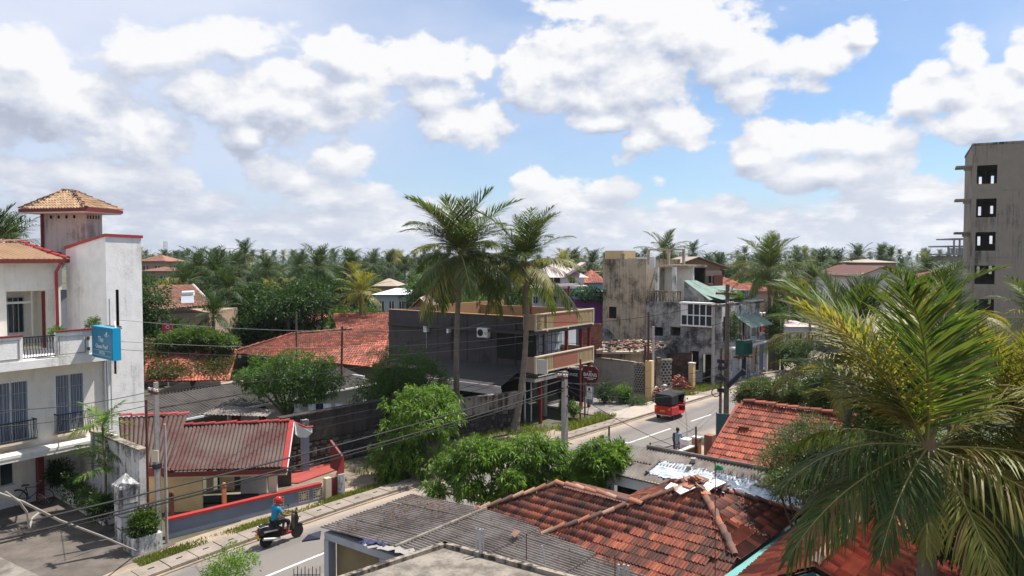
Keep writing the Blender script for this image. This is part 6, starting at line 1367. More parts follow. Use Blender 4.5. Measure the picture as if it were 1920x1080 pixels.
def palm(name,label,crown,base,S,SY,nf,rz,yell=.25,scale=1.0,group=None,r=(.17,.12),lean=0,explicit=None,dry=2,nuts=True,rings=40):
    T=thing('coconut_palm',label,'palm tree',base,group); c=Vector(crown); trunk(T,base,c,r[0],r[1],lean,rings=rings)
    rd=random.Random(rz); off=c-T.location; k=0
    els=explicit or []
    if not els:
        for i in range(nf):
            u=i/nf; e=EL[min(6,int(u*7))]; az=i*2.39996+rd.uniform(-.25,.25); els.append((e,az,rd.uniform(.85,1.08)*(.82 if e<-20 else 1)))
    for e,az,sc in els:
        src=(SY if rd.random()<yell and e<(75 if yell>.5 else 45) else S); me=rd.choice(src[e]); o=link('frond',me,T,off+Vector((math.cos(az),math.sin(az),0))*.08*scale,(rd.uniform(-.12,.12),rd.uniform(-.08,.08),az),sc*scale)
    for i in range(dry): az=rd.uniform(0,6.28); link('dry_frond',DRYF[i%2],T,off+Vector((0,0,-.15)),(0,rd.uniform(-.1,.3),az),scale*.9)
    if nuts:
        for i in range(7): a=rd.uniform(0,6.28); mb=MB(); mb.ball(c+Vector((math.cos(a)*.28,math.sin(a)*.28,-.25-rd.random()*.3)),(.11,.11,.14),6,5); mb.build('coconut',M['palm_y'],T)
    mb=MB(); mb.tube([c+Vector((0,0,-.5)),c+Vector((0,0,-.15)),c+Vector((0,0,.25))],[r[1]*1.0,r[1]*1.35,r[1]*.6],8); mb.build('crown_heart',M['palm_dry'],T)
    return T
AZ=lambda dx,dy: math.atan2(dy,dx)     # picture right = +x, away = +y
def CE(n,sd):
    rd=random.Random(sd); L_=[82]*3+[66]*6+[48]*7+[30]*7+[12]*6+[-8]*6+[-30]*7; rd.shuffle(L_); return [(L_[i%42],i*2.39996+rd.uniform(-.3,.3),rd.uniform(.85,1.1)*{12:.86,30:.88,48:.95,-8:.95,-30:1.08}.get(L_[i%42],1)) for i in range(n)]
# two tall palms in the middle
c=D(864,478,43.2); b=G(858,812); palm('p','tallest upright coconut palm in the middle, in front of the charcoal wall',c,b,MID,MIDY,42,3,.1,1.0,lean=-.15,r=(.2,.12),explicit=CE(42,3))
c=D(984,492,43.8); b=G(964,812); palm('p','second tall coconut palm with bent trunk leaning right at the restaurant corner',c,b,MID,MIDY,36,9,.15,.88,lean=.35,r=(.21,.11),explicit=CE(34,9))
# big foreground palm with placed fronds
E_=[(-30,AZ(-.08,-1),.82),(-30,AZ(.2,-.75),.9),(-30,AZ(-.35,-.6),.6),(82,AZ(-.25,-.2),1.15),(82,AZ(.3,.4),1.0),(66,AZ(-.75,.45),1.05),(66,AZ(-1,-.2),1.0),(48,AZ(-.6,.9),.85),(48,AZ(-.35,.8),.85),(66,AZ(.5,1),1.0),(48,AZ(-.9,.35),.62),(12,AZ(-1,-.12),.80),
 (-8,AZ(-.9,-.45),.95),(-8,AZ(-.75,-.75),.72),(-30,AZ(.5,-.8),.8),(-8,AZ(.45,-.9),.9),(12,AZ(.8,-.6),.95),(-30,AZ(.7,-.5),.9),(30,AZ(1,.1),1.0),(30,AZ(.7,.7),1.0),(48,AZ(.8,-.3),.8),(12,AZ(1,.3),1),(-30,AZ(-.8,.1),.7),(-8,AZ(.9,.3),.9),(12,AZ(-.5,.9),.8),(-30,AZ(.3,-.9),.8),(66,AZ(-.3,.9),1)]
c=D(1742,838,14.2); palm('p','big foreground coconut palm whose fronds spread over the orange-red roof',c,Vector((c.x-.1,14.4,0)),NEAR,NEARY,0,21,.55,.93,lean=.1,r=(.2,.15),explicit=E_,dry=4)
c=D(1915,800,15.5); palm('p','yellowing coconut palm cut by the right edge of the view',c,Vector((c.x+.3,15.6,0)),NEARY,NEARY,20,5,.9,.72,dry=4)
c=D(1745,612,23); palm('p','coconut palm standing directly behind the big foreground one',c,Vector((c.x+.2,23.2,0)),NEAR,NEARY,18,12,.5,.62)
c=D(1590,655,25); palm('p','half-hidden yellow-green coconut palm left of the big foreground one',c,Vector((c.x+.1,25.2,0)),NEAR,NEARY,22,14,.5,.78)
c=D(1945,600,33); palm('p','coconut palm before the bare concrete tower block at the right edge',c,Vector((c.x+.4,33.2,0)),MID,MIDY,22,15,.5,.55)
c=D(1441,508,67); palm('p','solitary tall coconut palm at the far end of the street',c,G(1446,692),MID,MIDY,26,16,.15,.92,dry=3)
c=D(1245,476,98); palm('p','small-looking coconut palm behind the stained tank tower',c,Vector((c.x,98,0)),MID,MIDY,16,17,.1,.9,dry=0,nuts=False)
# areca in the hotel forecourt
c=D(192,800,29.6); A=thing('areca_palm','slender feathery areca palm beside the hotel forecourt wall','palm tree',G(200,985)); b=G(200,985)
mb=MB(); mb.tube([b,b.lerp(c,.5)+Vector((.05,0,0)),c],[.05,.045,.04],6); mb.build('trunk',M['bark'],A)
ARE=[frond_mesh('frond',1.35,R(e),.9,16,.42,.05,.45,k,[M['leaf_bright'],M['rachis']],2) for k,e in enumerate((70,50,30,15))]
for lev,(z,n) in enumerate(((0,9),(-1.15,7),(-1.75,5))):
    for i in range(n): link('frond',ARE[(i+lev)%4],A,c-A.location+Vector((0,0,z)),(0,0,i*2.4+lev),1.0)
# ---- leafy crowns
def leafcloud(lobes,n,leaf,w,clump=26,cr=.35,droop=.35,seed=1,shell=.55,up=.25,quadseg=False):
    r=np.random.default_rng(seed); vol=np.array([l[1][0]*l[1][1]*l[1][2] for l in lobes])**.75; vol/=vol.sum(); nc=max(1,n//clump); li=r.choice(len(lobes),nc,p=vol)
    d=r.normal(size=(nc,3)); d/=np.linalg.norm(d,axis=1)[:,None]; rad=shell+(1-shell)*r.random(nc)**.6; rad*=1+.30*np.sin(d[:,0]*5+seed)*np.cos(d[:,1]*4+d[:,2]*5)
    C=np.array([l[0] for l in lobes])[li]; S=np.array([l[1] for l in lobes])[li]; cc=C+d*rad[:,None]*S
    ci=np.repeat(np.arange(nc),clump); N=len(ci)
    o=r.normal(size=(N,3)); o/=np.linalg.norm(o,axis=1)[:,None]; base=cc[ci]+o*(r.random(N)[:,None]**.5)*cr*.75
    a=o*.9+d[ci]*.5+np.array([0,0,up]); a/=np.linalg.norm(a,axis=1)[:,None]; a[:,2]-=droop*r.random(N); a/=np.linalg.norm(a,axis=1)[:,None]
    ss=np.cross(a,r.normal(size=(N,3))*.5+np.array([0,0,1.])); ss/=np.linalg.norm(ss,axis=1)[:,None]+1e-6
    l=leaf*(.7+.6*r.random(N))[:,None]; ww=w*(.7+.6*r.random(N))[:,None]; m=base+a*l*.5+np.array([0,0,-1.])*0
    tip=base+a*l; tip[:,2]-=l[:,0]*droop*.5
    V=np.stack([base,m+ss*ww*.5,tip,m-ss*ww*.5],1).reshape(-1,3); Fa=np.arange(N*4).reshape(-1,4); return V,Fa
def tree(label,base,lobes,n,leaf,w,mat,name='broadleaf_tree',cat='tree',group=None,tr=.12,seed=1,limbs=True,trunkpts=None,**k):
    T=thing(name,label,cat,base,group); b=Vector(base); V,Fa=leafcloud([((c[0]-b.x,c[1]-b.y,c[2]-b.z),s) for c,s in lobes],n,leaf,w,seed=seed,**k)
    link('crown',npmesh('crown',V,Fa,mat),T)
    rd=random.Random(seed)
    if tr>0:
        m_=sum((Vector(c) for c,s in lobes),Vector())/len(lobes); fork=b.lerp(Vector((m_.x,m_.y,m_.z)),.45); mb=MB(); mb.tube([b,b.lerp(fork,.5)+Vector((rd.uniform(-.1,.1),0,0)),fork],[tr*1.3,tr,tr*.8],8); mb.build('trunk',M['bark'],T)
        if limbs:
            for c,s in lobes:
                for q in range(2):
                    e=Vector(c)+Vector((rd.uniform(-.5,.5)*s[0],rd.uniform(-.5,.5)*s[1],rd.uniform(-.1,.6)*s[2])); mb=MB(); mb.tube([fork,fork.lerp(e,.5)+Vector((rd.uniform(-.15,.15),rd.uniform(-.15,.15),rd.uniform(0,.2))),e],[tr*.6,tr*.4,tr*.12],5,False); mb.build('branch',M['bark'],T)
    return T
def Lb(x,y,d,rx,ry,rz): return (tuple(D(x,y,d)),(rx,ry,rz))
def px2m(p,d): return p*d/F
# mango tree left of centre (M1)
tree('tall mango tree on the verge left of the middle, in front of the rubble wall',G(826,915),[Lb(820,745,37,.9,.9,.6),Lb(790,785,35.5,1.75,1.4,1.3),Lb(745,850,35,1.25,1.1,.95),Lb(800,865,34.6,.8,1,.6),Lb(830,775,36,.85,.9,.9),Lb(735,890,34.6,.7,.8,.45),Lb(775,745,36,.8,.8,.5)],13500,.27,.062,M['leaf_mango'],'mango_tree',tr=.11,seed=3,clump=12,cr=.075,droop=.7,up=.25,shell=.42)
tree('broad low mango tree group on the near roadside behind the corrugated roof',G(905,1000)+Vector((0,.3,0)),[Lb(900,850,28.5,1.25,1.0,.7),Lb(990,850,28.5,1.4,1.0,.75),Lb(880,905,28,.8,.8,.6),Lb(960,920,28,1.1,.9,.6),Lb(1035,900,28.5,.8,.8,.75),Lb(1030,840,29,.7,.7,.45),Lb(920,945,27.5,.5,.6,.4),Lb(815,925,28.3,.55,.5,.45),Lb(845,875,29,.7,.6,.55),Lb(1070,870,28.5,.6,.6,.6)],17000,.24,.055,M['leaf_mango'],'mango_tree',tr=.08,seed=4,clump=12,cr=.07,droop=.7,up=.25,shell=.3)
for i,(x,y,x1,y1) in enumerate(((945,1010,960,900),(868,985,850,880),(1010,1000,985,900))):
    b=G(x,y); T=tree('slim leaning mango sapling, %s of the low roadside group'%['middle','leftmost','rightmost'][i],b,[Lb(x1,y1,b.y,.45,.45,.35)],900,.24,.055,M['leaf_mango'],'mango_sapling',tr=.05,seed=30+i,clump=12,cr=.07,droop=.7)
tree('small bushy mango tree at the corner of the low white house',G(1110,945)+Vector((0,1,0)),[Lb(1125,860,27.5,.95,.8,.7),Lb(1105,905,27.3,.65,.7,.55),Lb(1155,850,27.8,.5,.6,.4)],6500,.24,.055,M['leaf_mango'],'mango_tree',tr=.07,seed=6,clump=12,cr=.07,droop=.5,up=.4,shell=.35)
# fine-leaved trees behind the rubble wall
b=D(545,800,40);b.z=0
tree('wide flat-crowned fine-leaved tree spreading over the long shed roof',b,[Lb(545,690,40,2.3,1.8,.85),Lb(500,715,39.5,1.4,1.2,.7),Lb(590,715,40,1.6,1.2,1.0),Lb(560,735,39,1.5,1,.7),Lb(470,705,40,.9,.9,.5)],17000,.17,.055,M['leaf_fine'],tr=.14,seed=8,clump=16,cr=.20,droop=.5,shell=.45)
b=D(765,860,42);b.z=0
tree('dense rounded feathery tree to the right of the shed, before the charcoal wall',b,[Lb(755,692,42,1.9,1.6,1.2),Lb(805,712,42.5,1.2,1.2,1.1),Lb(705,735,41.5,1.3,1.2,.9),Lb(760,770,41,2.0,1.4,1.2),Lb(690,775,40.5,1.0,1,.9)],24000,.16,.045,M['leaf_fine'],tr=.16,seed=9,clump=16,cr=.22,droop=.3,shell=.4)
b=D(350,720,46);b.z=0
tree('leafy tree with tangled twigs behind the vine-covered tile roof',b,[Lb(370,632,50,1.8,1.3,.6),Lb(330,640,50,1.3,1.2,.55),Lb(415,640,50,.9,1,.45)],11000,.2,.075,M['leaf_mid'],tr=.12,seed=10,clump=18,cr=.35)
# hedge, grey shrub
b=D(1470,760,34);b.z=0
tree('long clipped variegated hedge behind the roadside tiled roof',b,[Lb(1420,735,34,.95,.9,.55),Lb(1470,735,33.5,1.1,.9,.62),Lb(1520,742,33,1.1,.9,.62),Lb(1400,748,34.5,.5,.7,.4),Lb(1555,755,32.5,.8,.9,.6)],24000,.12,.05,M['leaf_grey'],'hedge','hedge',tr=.06,seed=12,clump=16,cr=.2,up=.5,droop=.1,shell=.6)
b=D(1520,930,20.5);b.z=0
tree('round grey-green fine-twigged shrub tree over the roadside tiled roof',b,[Lb(1520,830,21.5,1.15,1.0,.65),Lb(1480,870,21,.85,.8,.6),Lb(1560,860,20.5,.9,.8,.8),Lb(1500,905,20,.9,.7,.5),Lb(1460,905,20.5,.4,.5,.3)],30000,.095,.028,M['leaf_grey'],tr=.08,seed=13,clump=24,cr=.2,up=.4,droop=.2,shell=.5)
b=D(1880,930,17);b.z=0
tree('dark understorey tree beneath the palms at the lower right',b,[Lb(1860,930,17.5,1.0,1,.7),Lb(1800,1000,16.8,.9,.8,.6),Lb(1900,1010,16,.9,.8,.7)],14000,.16,.05,M['leaf_dark'],tr=.08,seed=14,clump=20,cr=.3)
b=D(1600,760,30);b.z=0
tree('dark dense tree behind the big palm, right of the hedge',b,[Lb(1620,740,30,1.6,1.4,1.3),Lb(1560,720,31,1.0,1,1.0),Lb(1690,720,28,1.5,1.4,1.6)],16000,.2,.07,M['leaf_dark'],tr=.12,seed=15,clump=20,cr=.35)
b=D(1660,860,24);b.z=0
tree('dark leafy tree at the right end of the roadside tiled roof, under the big palm',b,[Lb(1640,835,24.5,1.2,1.2,1.0),Lb(1710,830,24,1.3,1.2,1.1),Lb(1680,880,23.5,1.3,1,.9)],12000,.15,.05,M['leaf_mid'],tr=.09,seed=16,clump=18,cr=.28)
# small shrubs
def shrub(label,x,y,r,h,mat,n=1500,leaf=.1,w=.04,seed=1,z=0,name='shrub',b=None,d=None):
    b=b or (D(x,y,d) if d else G(x,y,z)); T=thing(name,label,'shrub',b); V,Fa=leafcloud([((0,0,h*.55),(r,r,h*.5))],n,leaf,w,seed=seed,clump=14,cr=.16,up=.5,droop=.3,shell=.3); link('foliage',npmesh('foliage',V,Fa,M[mat]),T); mb=MB()
    for k in range(3): mb.tube([b,b+Vector((math.cos(k*2.1)*r*.4,math.sin(k*2.1)*r*.4,h*.6))],.012,4,False)
    mb.build('stems',M['bark'],T); return T
shrub('round-leaved green shrub overflowing the square plant box',0,0,.5,.95,'leaf_mid',2600,.11,.06,2,b=G(270,1030)+Vector((-.0,.0,.45)))
shrub('bright yellow-green shrub left of the octagonal board posts',1058,780,.45,1.3,'leaf_bright',1800,.12,.05,3)
shrub('second bright shrub behind the mango pole',1075,786,.4,1.2,'leaf_bright',1400,.12,.05,4)
shrub('dark rounded shrub against the grey forecourt wall',1135,757,.7,1.5,'leaf_dark',2600,.13,.05,5)
shrub('bright shrub before the pierced screen wall',1170,757,.6,1.4,'leaf_bright',2200,.14,.06,6)
shrub('low weedy bush by the forecourt pillar base',1198,762,.7,.7,'leaf_mid',1800,.1,.04,7)
shrub('leafy bush tops at the bottom edge below the motorcyclist',430,1100,.85,1.15,'leaf_bright',3800,.1,.035,8,z=.0,b=G(430,1105))
for i,(x,y,m,lb) in enumerate(((112,915,'leaf_dark','spiky dark red-green plant at the inner end of the forecourt planter'),(140,945,'leaf_dark','dense dark shrub in the middle of the forecourt planter'),(165,960,'leaf_mid','feathery green shrub toward the front of the forecourt planter'),(188,978,'leaf_dark','drooping dark shrub at the front end of the forecourt planter'))):
    shrub(lb,0,0,.42,1.0+.2*(i<2),m,1500,.22 if i in(0,3) else .12,.035,20+i,b=G(x,y,.45))
shrub('yellow croton pot plant on the hotel balcony ledge',0,0,.26,.4,'leaf_bright',500,.12,.05,31,b=FH.p(fa(103,-.6),-.6,7.1))
shrub('green pot plant behind the balcony panel near the tower',0,0,.3,.55,'leaf_mid',600,.16,.03,32,b=FH.p(fa(172,-.4),-.4,7.2))
shrub('weedy grass tuft growing on the ruined block roof edge',0,0,1.0,.8,'leaf_bright',2000,.2,.04,33,b=FS.p(4,.8,zs+.1))
shrub('climbing weeds on the front of the ruined block',0,0,.7,2.4,'leaf_mid',2000,.16,.07,34,b=FS.p(1.5,-.2,zs-3.2))
shrub('creeper mass on the far pole cluster',0,0,1.0,3.5,'leaf_mid',3500,.22,.08,35,b=D(1450,640,68))
shrub('hanging creeper along the light blue wall top',0,0,1.8,1.2,'leaf_dark',2500,.25,.1,36,b=D(1105,565,70))
shrub('dark bush beside the far end of the street',0,0,1.6,3.0,'leaf_dark',4000,.25,.09,37,b=G(1490,700))
# vine-covered tiled roof behind the hotel
P00,P10,P01,P11=D(272,640,50),D(445,655,52),D(272,716,45.5),D(430,712,46.5)
VR=thing('vine_roof_house','house with red clay-tile roof half buried under tangled brown-green vines','house',Vector((P01.x,P01.y,0)))
T=Tiles(VR,M['tile_red'],'far',.03,200); T.patch(P00,P10,P01,P11,26,16); T.finish(); mb=MB(); d_=Vector((0,0,.05)); mb.add([P00-d_,P10-d_,P11-d_,P01-d_],[(0,1,2,3)]); mb.build('roof_deck',M['tile_red'],VR); mb=MB(); mb.prism([Vector((p.x,p.y,0)) for p in(P01,P11,P11+Vector((0,5,0)),P01+Vector((0,5,0)))],2.0); mb.build('wall',M['tanwall'],VR)
N=9000; r=np.random.default_rng(5); u=r.random(N);v=r.random(N); k=(np.sin(u*9)+np.sin(v*7+u*5)+r.normal(size=N)*.8)>.35; u,v=u[k],v[k]; N=len(u)
A=[np.array(p) for p in(P00,P10,P01,P11)]; P=(A[0]*(1-u)[:,None]+A[1]*u[:,None])*(1-v)[:,None]+(A[2]*(1-u)[:,None]+A[3]*u[:,None])*v[:,None]; P[:,2]+=.1+r.random(N)*.3; a=r.normal(size=(N,3)); a/=np.linalg.norm(a,axis=1)[:,None]; s=np.cross(a,r.normal(size=(N,3))); s/=np.linalg.norm(s,axis=1)[:,None]
V=np.stack([P,P+a*.1+s*.05,P+a*.22,P+a*.1-s*.05],1).reshape(-1,3); o=link('roof_vines',npmesh('roof_vines',V,np.arange(N*4).reshape(-1,4),M['vine'])); tag(o,'tangled brown and green vines over the tiled roof behind the hotel','vines',None,'stuff')
# ---- far vegetation: shared meshes, one object per tree
random.seed(23)
FCR=[]
for v in range(5):
    S=FAR; fl=[]
    for i in range(22):
        e=EL[min(6,int(i/22*7))]; src=(FARY if random.random()<(.1,.3,.15,.55,.2)[v] and e<45 else FAR); fl.append((src[e][0],i*2.4+random.uniform(-.2,.2),random.uniform(.85,1.1)*(.8 if e<0 else 1)))
    FCR.append(crown_mesh('palm_crown',fl,[M['palm_far'] if v!=3 else M['palm_y'],M['rachis']]))
def unit_tree(seed,mat,n,leaf,w,flat=1.0):
    rd=random.Random(seed); lobes=[((rd.uniform(-.55,.55),rd.uniform(-.55,.55),rd.uniform(-.25,.45)*flat),(rd.uniform(.4,.65),rd.uniform(.4,.65),rd.uniform(.3,.5)*flat)) for _ in range(6)]
    V,Fa=leafcloud(lobes,n,leaf,w,clump=16,cr=.15,droop=.3,seed=seed,shell=.45); return npmesh('tree_crown',V,Fa,mat)
UT=[unit_tree(40+i,M[m],6500,.085,.042,fl) for i,(m,fl) in enumerate((('leaf_dark',1),('leaf_mid',1),('leaf_dark',.8),('leaf_dark',.8),('leaf_fine',.75),('leaf_grey',1),('leaf_dark',1.2)))]
tm=MB(); tm.tube([(0,0,0),(0,0,.5),(0,0,1)],[1,.85,.7],7); TRK=tm.mesh('trunk',M['palmbark']); TRK2=tm.mesh('trunk',M['bark'])
PL_=['tall dark coconut palm in the wide grove','coconut palm with yellow-green fronds in the wide grove']
def zone(x,y):
    px=960+F*x/y; h=[(330,'right of the hotel tower'),(470,'above the vine-covered roof'),(620,'above the fine-leaved tree'),(760,'left of the tall middle palms'),(1000,'behind the tall middle palms'),(1200,'behind the white two-storey house'),(1420,'behind the ruined block'),(1600,'right of the street end'),(1800,'behind the white warehouse')]
    z=next((t for l,t in h if px<l),'near the tower block'); d='in the front rows' if y<95 else ('in the middle rows' if y<165 else 'in the back rows')
    return d+', '+z
def far_palm(x,y,top,s=1.0,v=None):
    v=random.randrange(5) if v is None else v
    T=thing('coconut_palm',['dark coconut palm','yellow-green coconut palm'][v==3]+' '+('tall ' if 0 else '')+zone(x,y),'palm tree',(x,y,0),'coconut palms of the grove behind the houses'); link('trunk',TRK,T,(0,0,0),(0,0,0),(.17,.17,top)); link('crown',FCR[v],T,(0,0,top),(random.uniform(-.1,.1),random.uniform(-.1,.1),random.uniform(0,6.3)),s); return T
TLB={0:'dark rounded tree in the green belt behind the houses',1:'mid-green rounded tree in the green belt behind the houses',2:'dark low tree in the green belt behind the houses',3:'dark rounded tree in the green belt behind the houses',4:'fine-leaved low tree in the green belt behind the houses',5:'grey-green tree in the green belt behind the houses',6:'dark rounded tree in the green belt behind the houses'}
def far_tree(x,y,rx,h,v=None):
    v=random.randrange(7) if v is None else v
    T=thing('broadleaf_tree',TLB[v].split(' in the green')[0]+' '+zone(x,y),'tree',(x,y,0),'broadleaf trees of the green belt'); link('trunk',TRK2,T,(0,0,0),(0,0,0),(.14,.14,h*.6)); link('crown',UT[v],T,(0,0,h-rx*.75),(0,0,random.uniform(0,6.3)),(rx,rx,rx*.9)); return T
# noted palms of the mid distance: picture column, row of crown heart, distance, size, kind
for (x,y,d,s,v) in ((405,512,78,1.05,0),(372,500,92,1,0),(460,475,130,1.1,1),(500,505,120,1,2),(596,500,88,1.05,0),(560,500,115,.9,1),(430,540,70,.9,2),(540,560,70,.8,2),(505,545,78,.6,3),(540,545,76,.6,3),(676,550,68,.85,3),(604,578,74,.95,0),(520,583,76,.95,2),(560,588,74,.85,0),(20,455,55,.9,0),(-5,450,52,.9,1),(640,520,110,1,2),(700,495,140,1,0),(730,490,150,1,1),(345,530,80,.9,0),(470,560,75,.7,2),(1075,490,130,1,0),(1110,492,120,1,2),(1330,495,140,1,1),(1350,498,120,.9,0),(1500,500,105,1,2),(1540,492,120,1,0),(1570,490,130,1,1),(1610,480,150,1.1,0),(1655,475,160,1,1),(1480,520,90,.9,2),(1520,525,85,.9,0),(1670,480,140,.9,2),(1390,500,120,.9,0),(315,560,75,.8,3),(400,590,58,.7,2),(385,520,100,1,2),(440,500,110,1,0),(1740,505,110,.9,2),(1780,520,90,.8,0)):
    p=D(x,y+4,d); far_palm(p.x,p.y,max(3,p.z),s*.86,v)
keep=[]   # zones kept free: (xmin,xmax,ymin,ymax) in world
def blocked(x,y):
    px=960+F*x/y
    u,v=RD.ab((x,y)); v=-v
    if y<50 or (v>-13 and v<14 and u<75): return True
    if 430<px<760 and y<67: return True
    if 270<px<450 and y<66: return True
    if 700<px<1120 and y<62: return True
    if 960<px<1140 and y<100: return True
    if 1130<px<1420 and y<100: return True
    if 1590<px<1720 and y<92: return True
    if px>1790 and y<125: return True
    return False
random.seed(77); n=0;tries=0
while n<290 and tries<6000:
    tries+=1; y=50+250*random.random()**1.25; px=random.uniform(200,1860); x=(px-960)/F*y
    if blocked(x,y): continue
    lim=10.4-(505-485+random.uniform(-25,80)*60/y)*y/F   # crowns stay under the skyline row unless palms
    far_tree(x,y,random.uniform(2.4,4.6),random.uniform(5.5,9.8)); n+=1
n=0;tries=0
while n<130 and tries<6000:
    tries+=1; y=70+260*random.random()**.9; px=random.uniform(150,1900); x=(px-960)/F*y
    if blocked(x,y): continue
    far_palm(x,y,random.choice((random.uniform(4.5,8),random.uniform(7,9.5),random.uniform(8.5,10.6)))+(1.2 if y>150 else 0),random.uniform(.6,.9)); n+=1
# far woods as one mass
def woods():
    r=np.random.default_rng(9); VV=[];FF=[];o=0
    crow=[]
    for me in (UT[0],UT[1],UT[6],FCR[0],FCR[1],FCR[2]):
        v=np.empty(len(me.vertices)*3,dtype=np.float32); me.vertices.foreach_get('co',v); v=v.reshape(-1,3); f=np.empty(len(me.loops),dtype=np.int32); me.loops.foreach_get('vertex_index',f); f=f.reshape(-1,4)
        k=len(f)
        if k>4000: sel=r.random(k)<.16; f=f[sel]; 
        crow.append((v,f))
    for i in range(560):
        y=280+620*r.random()**1.3; x=(r.uniform(-250,2150)-960)/F*y; j=r.integers(0,6); v,f=crow[j]; a=r.random()*6.28; c,s=math.cos(a),math.sin(a)
        used=np.unique(f); mp=np.full(len(v),-1); mp[used]=np.arange(len(used)); vv=v[used]
        if j<3: R_=r.uniform(4.5,7.5); hh=r.uniform(7.5,11); w=vv*np.array([R_,R_,R_*.75]); z=hh-3
        else: w=vv*1.1; z=r.uniform(8.5,12.2)
        if j<3: w=w
        w=w@np.array([[c,s,0],[-s,c,0],[0,0,1]])+np.array([x,y,z]); VV.append(w); FF.append(mp[f]+o); o+=len(w)
    return npmesh('distant_woods',np.concatenate(VV),np.concatenate(FF),M['leaf_dark'])
o=link('distant_woods',woods()); tag(o,'distant palm and tree line running along the whole horizon','woods',None,'stuff')
# low undergrowth filling the belt floor
V,Fa=[],[]
def under():
    r=np.random.default_rng(3); N=60000; y=48+250*r.random(N)**1.5; px=r.uniform(230,1880,N); x=(px-960)/F*y; ok=np.array([not blocked(a,b) for a,b in zip(x,y)]); x,y=x[ok],y[ok]; N=len(x)
    P=np.stack([x,y,1.2+1.5*np.sin(x*.35)*np.cos(y*.3)+r.random(N)*1.6],1); P[:,2]=np.maximum(P[:,2],.2); a=r.normal(size=(N,3)); a[:,2]=abs(a[:,2])*.6; a/=np.linalg.norm(a,axis=1)[:,None]; s=np.cross(a,r.normal(size=(N,3))); s/=np.linalg.norm(s,axis=1)[:,None]; l=.5+y[:,None]*.004
    return npmesh('undergrowth',np.stack([P-a*l*.3,P+a*l*.3+s*l*.3,P+a*l,P+a*l*.3-s*l*.3],1).reshape(-1,3),np.arange(N*4).reshape(-1,4),M['leaf_mid'])
o=link('undergrowth',under()); tag(o,'low leafy undergrowth filling the green belt floor','undergrowth',None,'stuff')
# ================================================================ FAR HOUSES
def tiled(root,P00,P10,P01,P11,nx,ny,mat,mx=160,kind='far',clip=None):
    T=Tiles(root,mat,kind,.03,mx); T.patch(P00,P10,P01,P11,nx,ny,clip); T.finish(); mb=MB(); d=Vector((0,0,.06)); mb.add([P00-d,P10-d,P11-d,P01-d],[(0,1,2,3)]); mb.build('roof_deck',mat,root)
def foot(P,z): return [Vector((p.x,p.y,z)) for p in P]
# big red roof in the middle left
e0=G(432,662,2.7);e1=G(722,690,2.6); r0=D(548,627,63); r1=D(735,612,62)
BG=thing('big_red_roof_house','large house under a broad bright red clay-tile roof left of the charcoal wall','house',Vector((e1.x,e1.y,0)))
T=Tiles(BG,M['tile_red'],'far',.035,300)
T.patch(r0,r1,e0,e1,58,22); T.patch(D(625,588,70),D(745,586,68),r0.lerp(r1,.45),r1,26,14); T.finish()
d=Vector((0,0,.07)); mb=MB(); mb.add([r0-d,r1-d,e1-d,e0-d],[(0,1,2,3)]); mb.add([D(625,588,70)-d,D(745,586,68)-d,r1-d,r0.lerp(r1,.45)-d],[(0,1,2,3)]); mb.build('roof_deck',M['tile_red'],BG)
caps(BG,r0,r1.lerp(r0,.4),M['cap_tile'],.14,.45); caps(BG,e0,r0,M['tile_red'],.14,.45); 
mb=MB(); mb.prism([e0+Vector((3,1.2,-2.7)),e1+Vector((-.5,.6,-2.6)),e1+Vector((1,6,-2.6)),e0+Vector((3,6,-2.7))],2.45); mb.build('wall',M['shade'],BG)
e2=e1+Vector((4.5,1.0,0)); T=Tiles(BG,M['tile_red'],'far',.035,0); T.patch(r1,r1+Vector((2,.5,0)),e1,e2,20,22); T.finish(); caps(BG,r1,e1,M['cap_tile'],.13,.4)
# red roof with solar heater behind hotel
P00,P10,P01,P11=D(268,536,68),D(362,534,70),D(268,583,60),D(398,572,62)
SHH=thing('solar_roof_house','house with pale-red tiled roof carrying a solar water heater, right of the hotel tower','house',Vector((P01.x,P01.y,0))); tiled(SHH,P00,P10,P01,P11,36,15,M['tile_far'],160)
mb=MB(); mb.prism(foot([P01+Vector((0,.5,0)),P11+Vector((-.5,.5,0)),P11+Vector((-.5,7,0)),P01+Vector((0,7,0))],0),P01.z-.3); mb.build('wall',M['tanwall'],SHH); mb=MB(); mb.tube([P10,P11],.12,6); mb.build('verge_trim',M['pinkroof'],SHH)
a=D(352,556,64); SO=thing('solar_heater','white cylindrical solar water heater tank with grey panel on the pale-red roof','solar heater',a); mb=MB(); mb.tube([a+Vector((-.45,0,.25)),a+Vector((.5,.1,.3))],.22,10); mb.build('tank',M['white'],SO); mb=MB(); mb.prism([a+Vector((-.5,-.1,.05)),a+Vector((.5,0,.1)),a+Vector((1.2,-1.5,-.5)),a+Vector((.1,-1.6,-.55))],.06); mb.build('panel',M['metal'],SO)
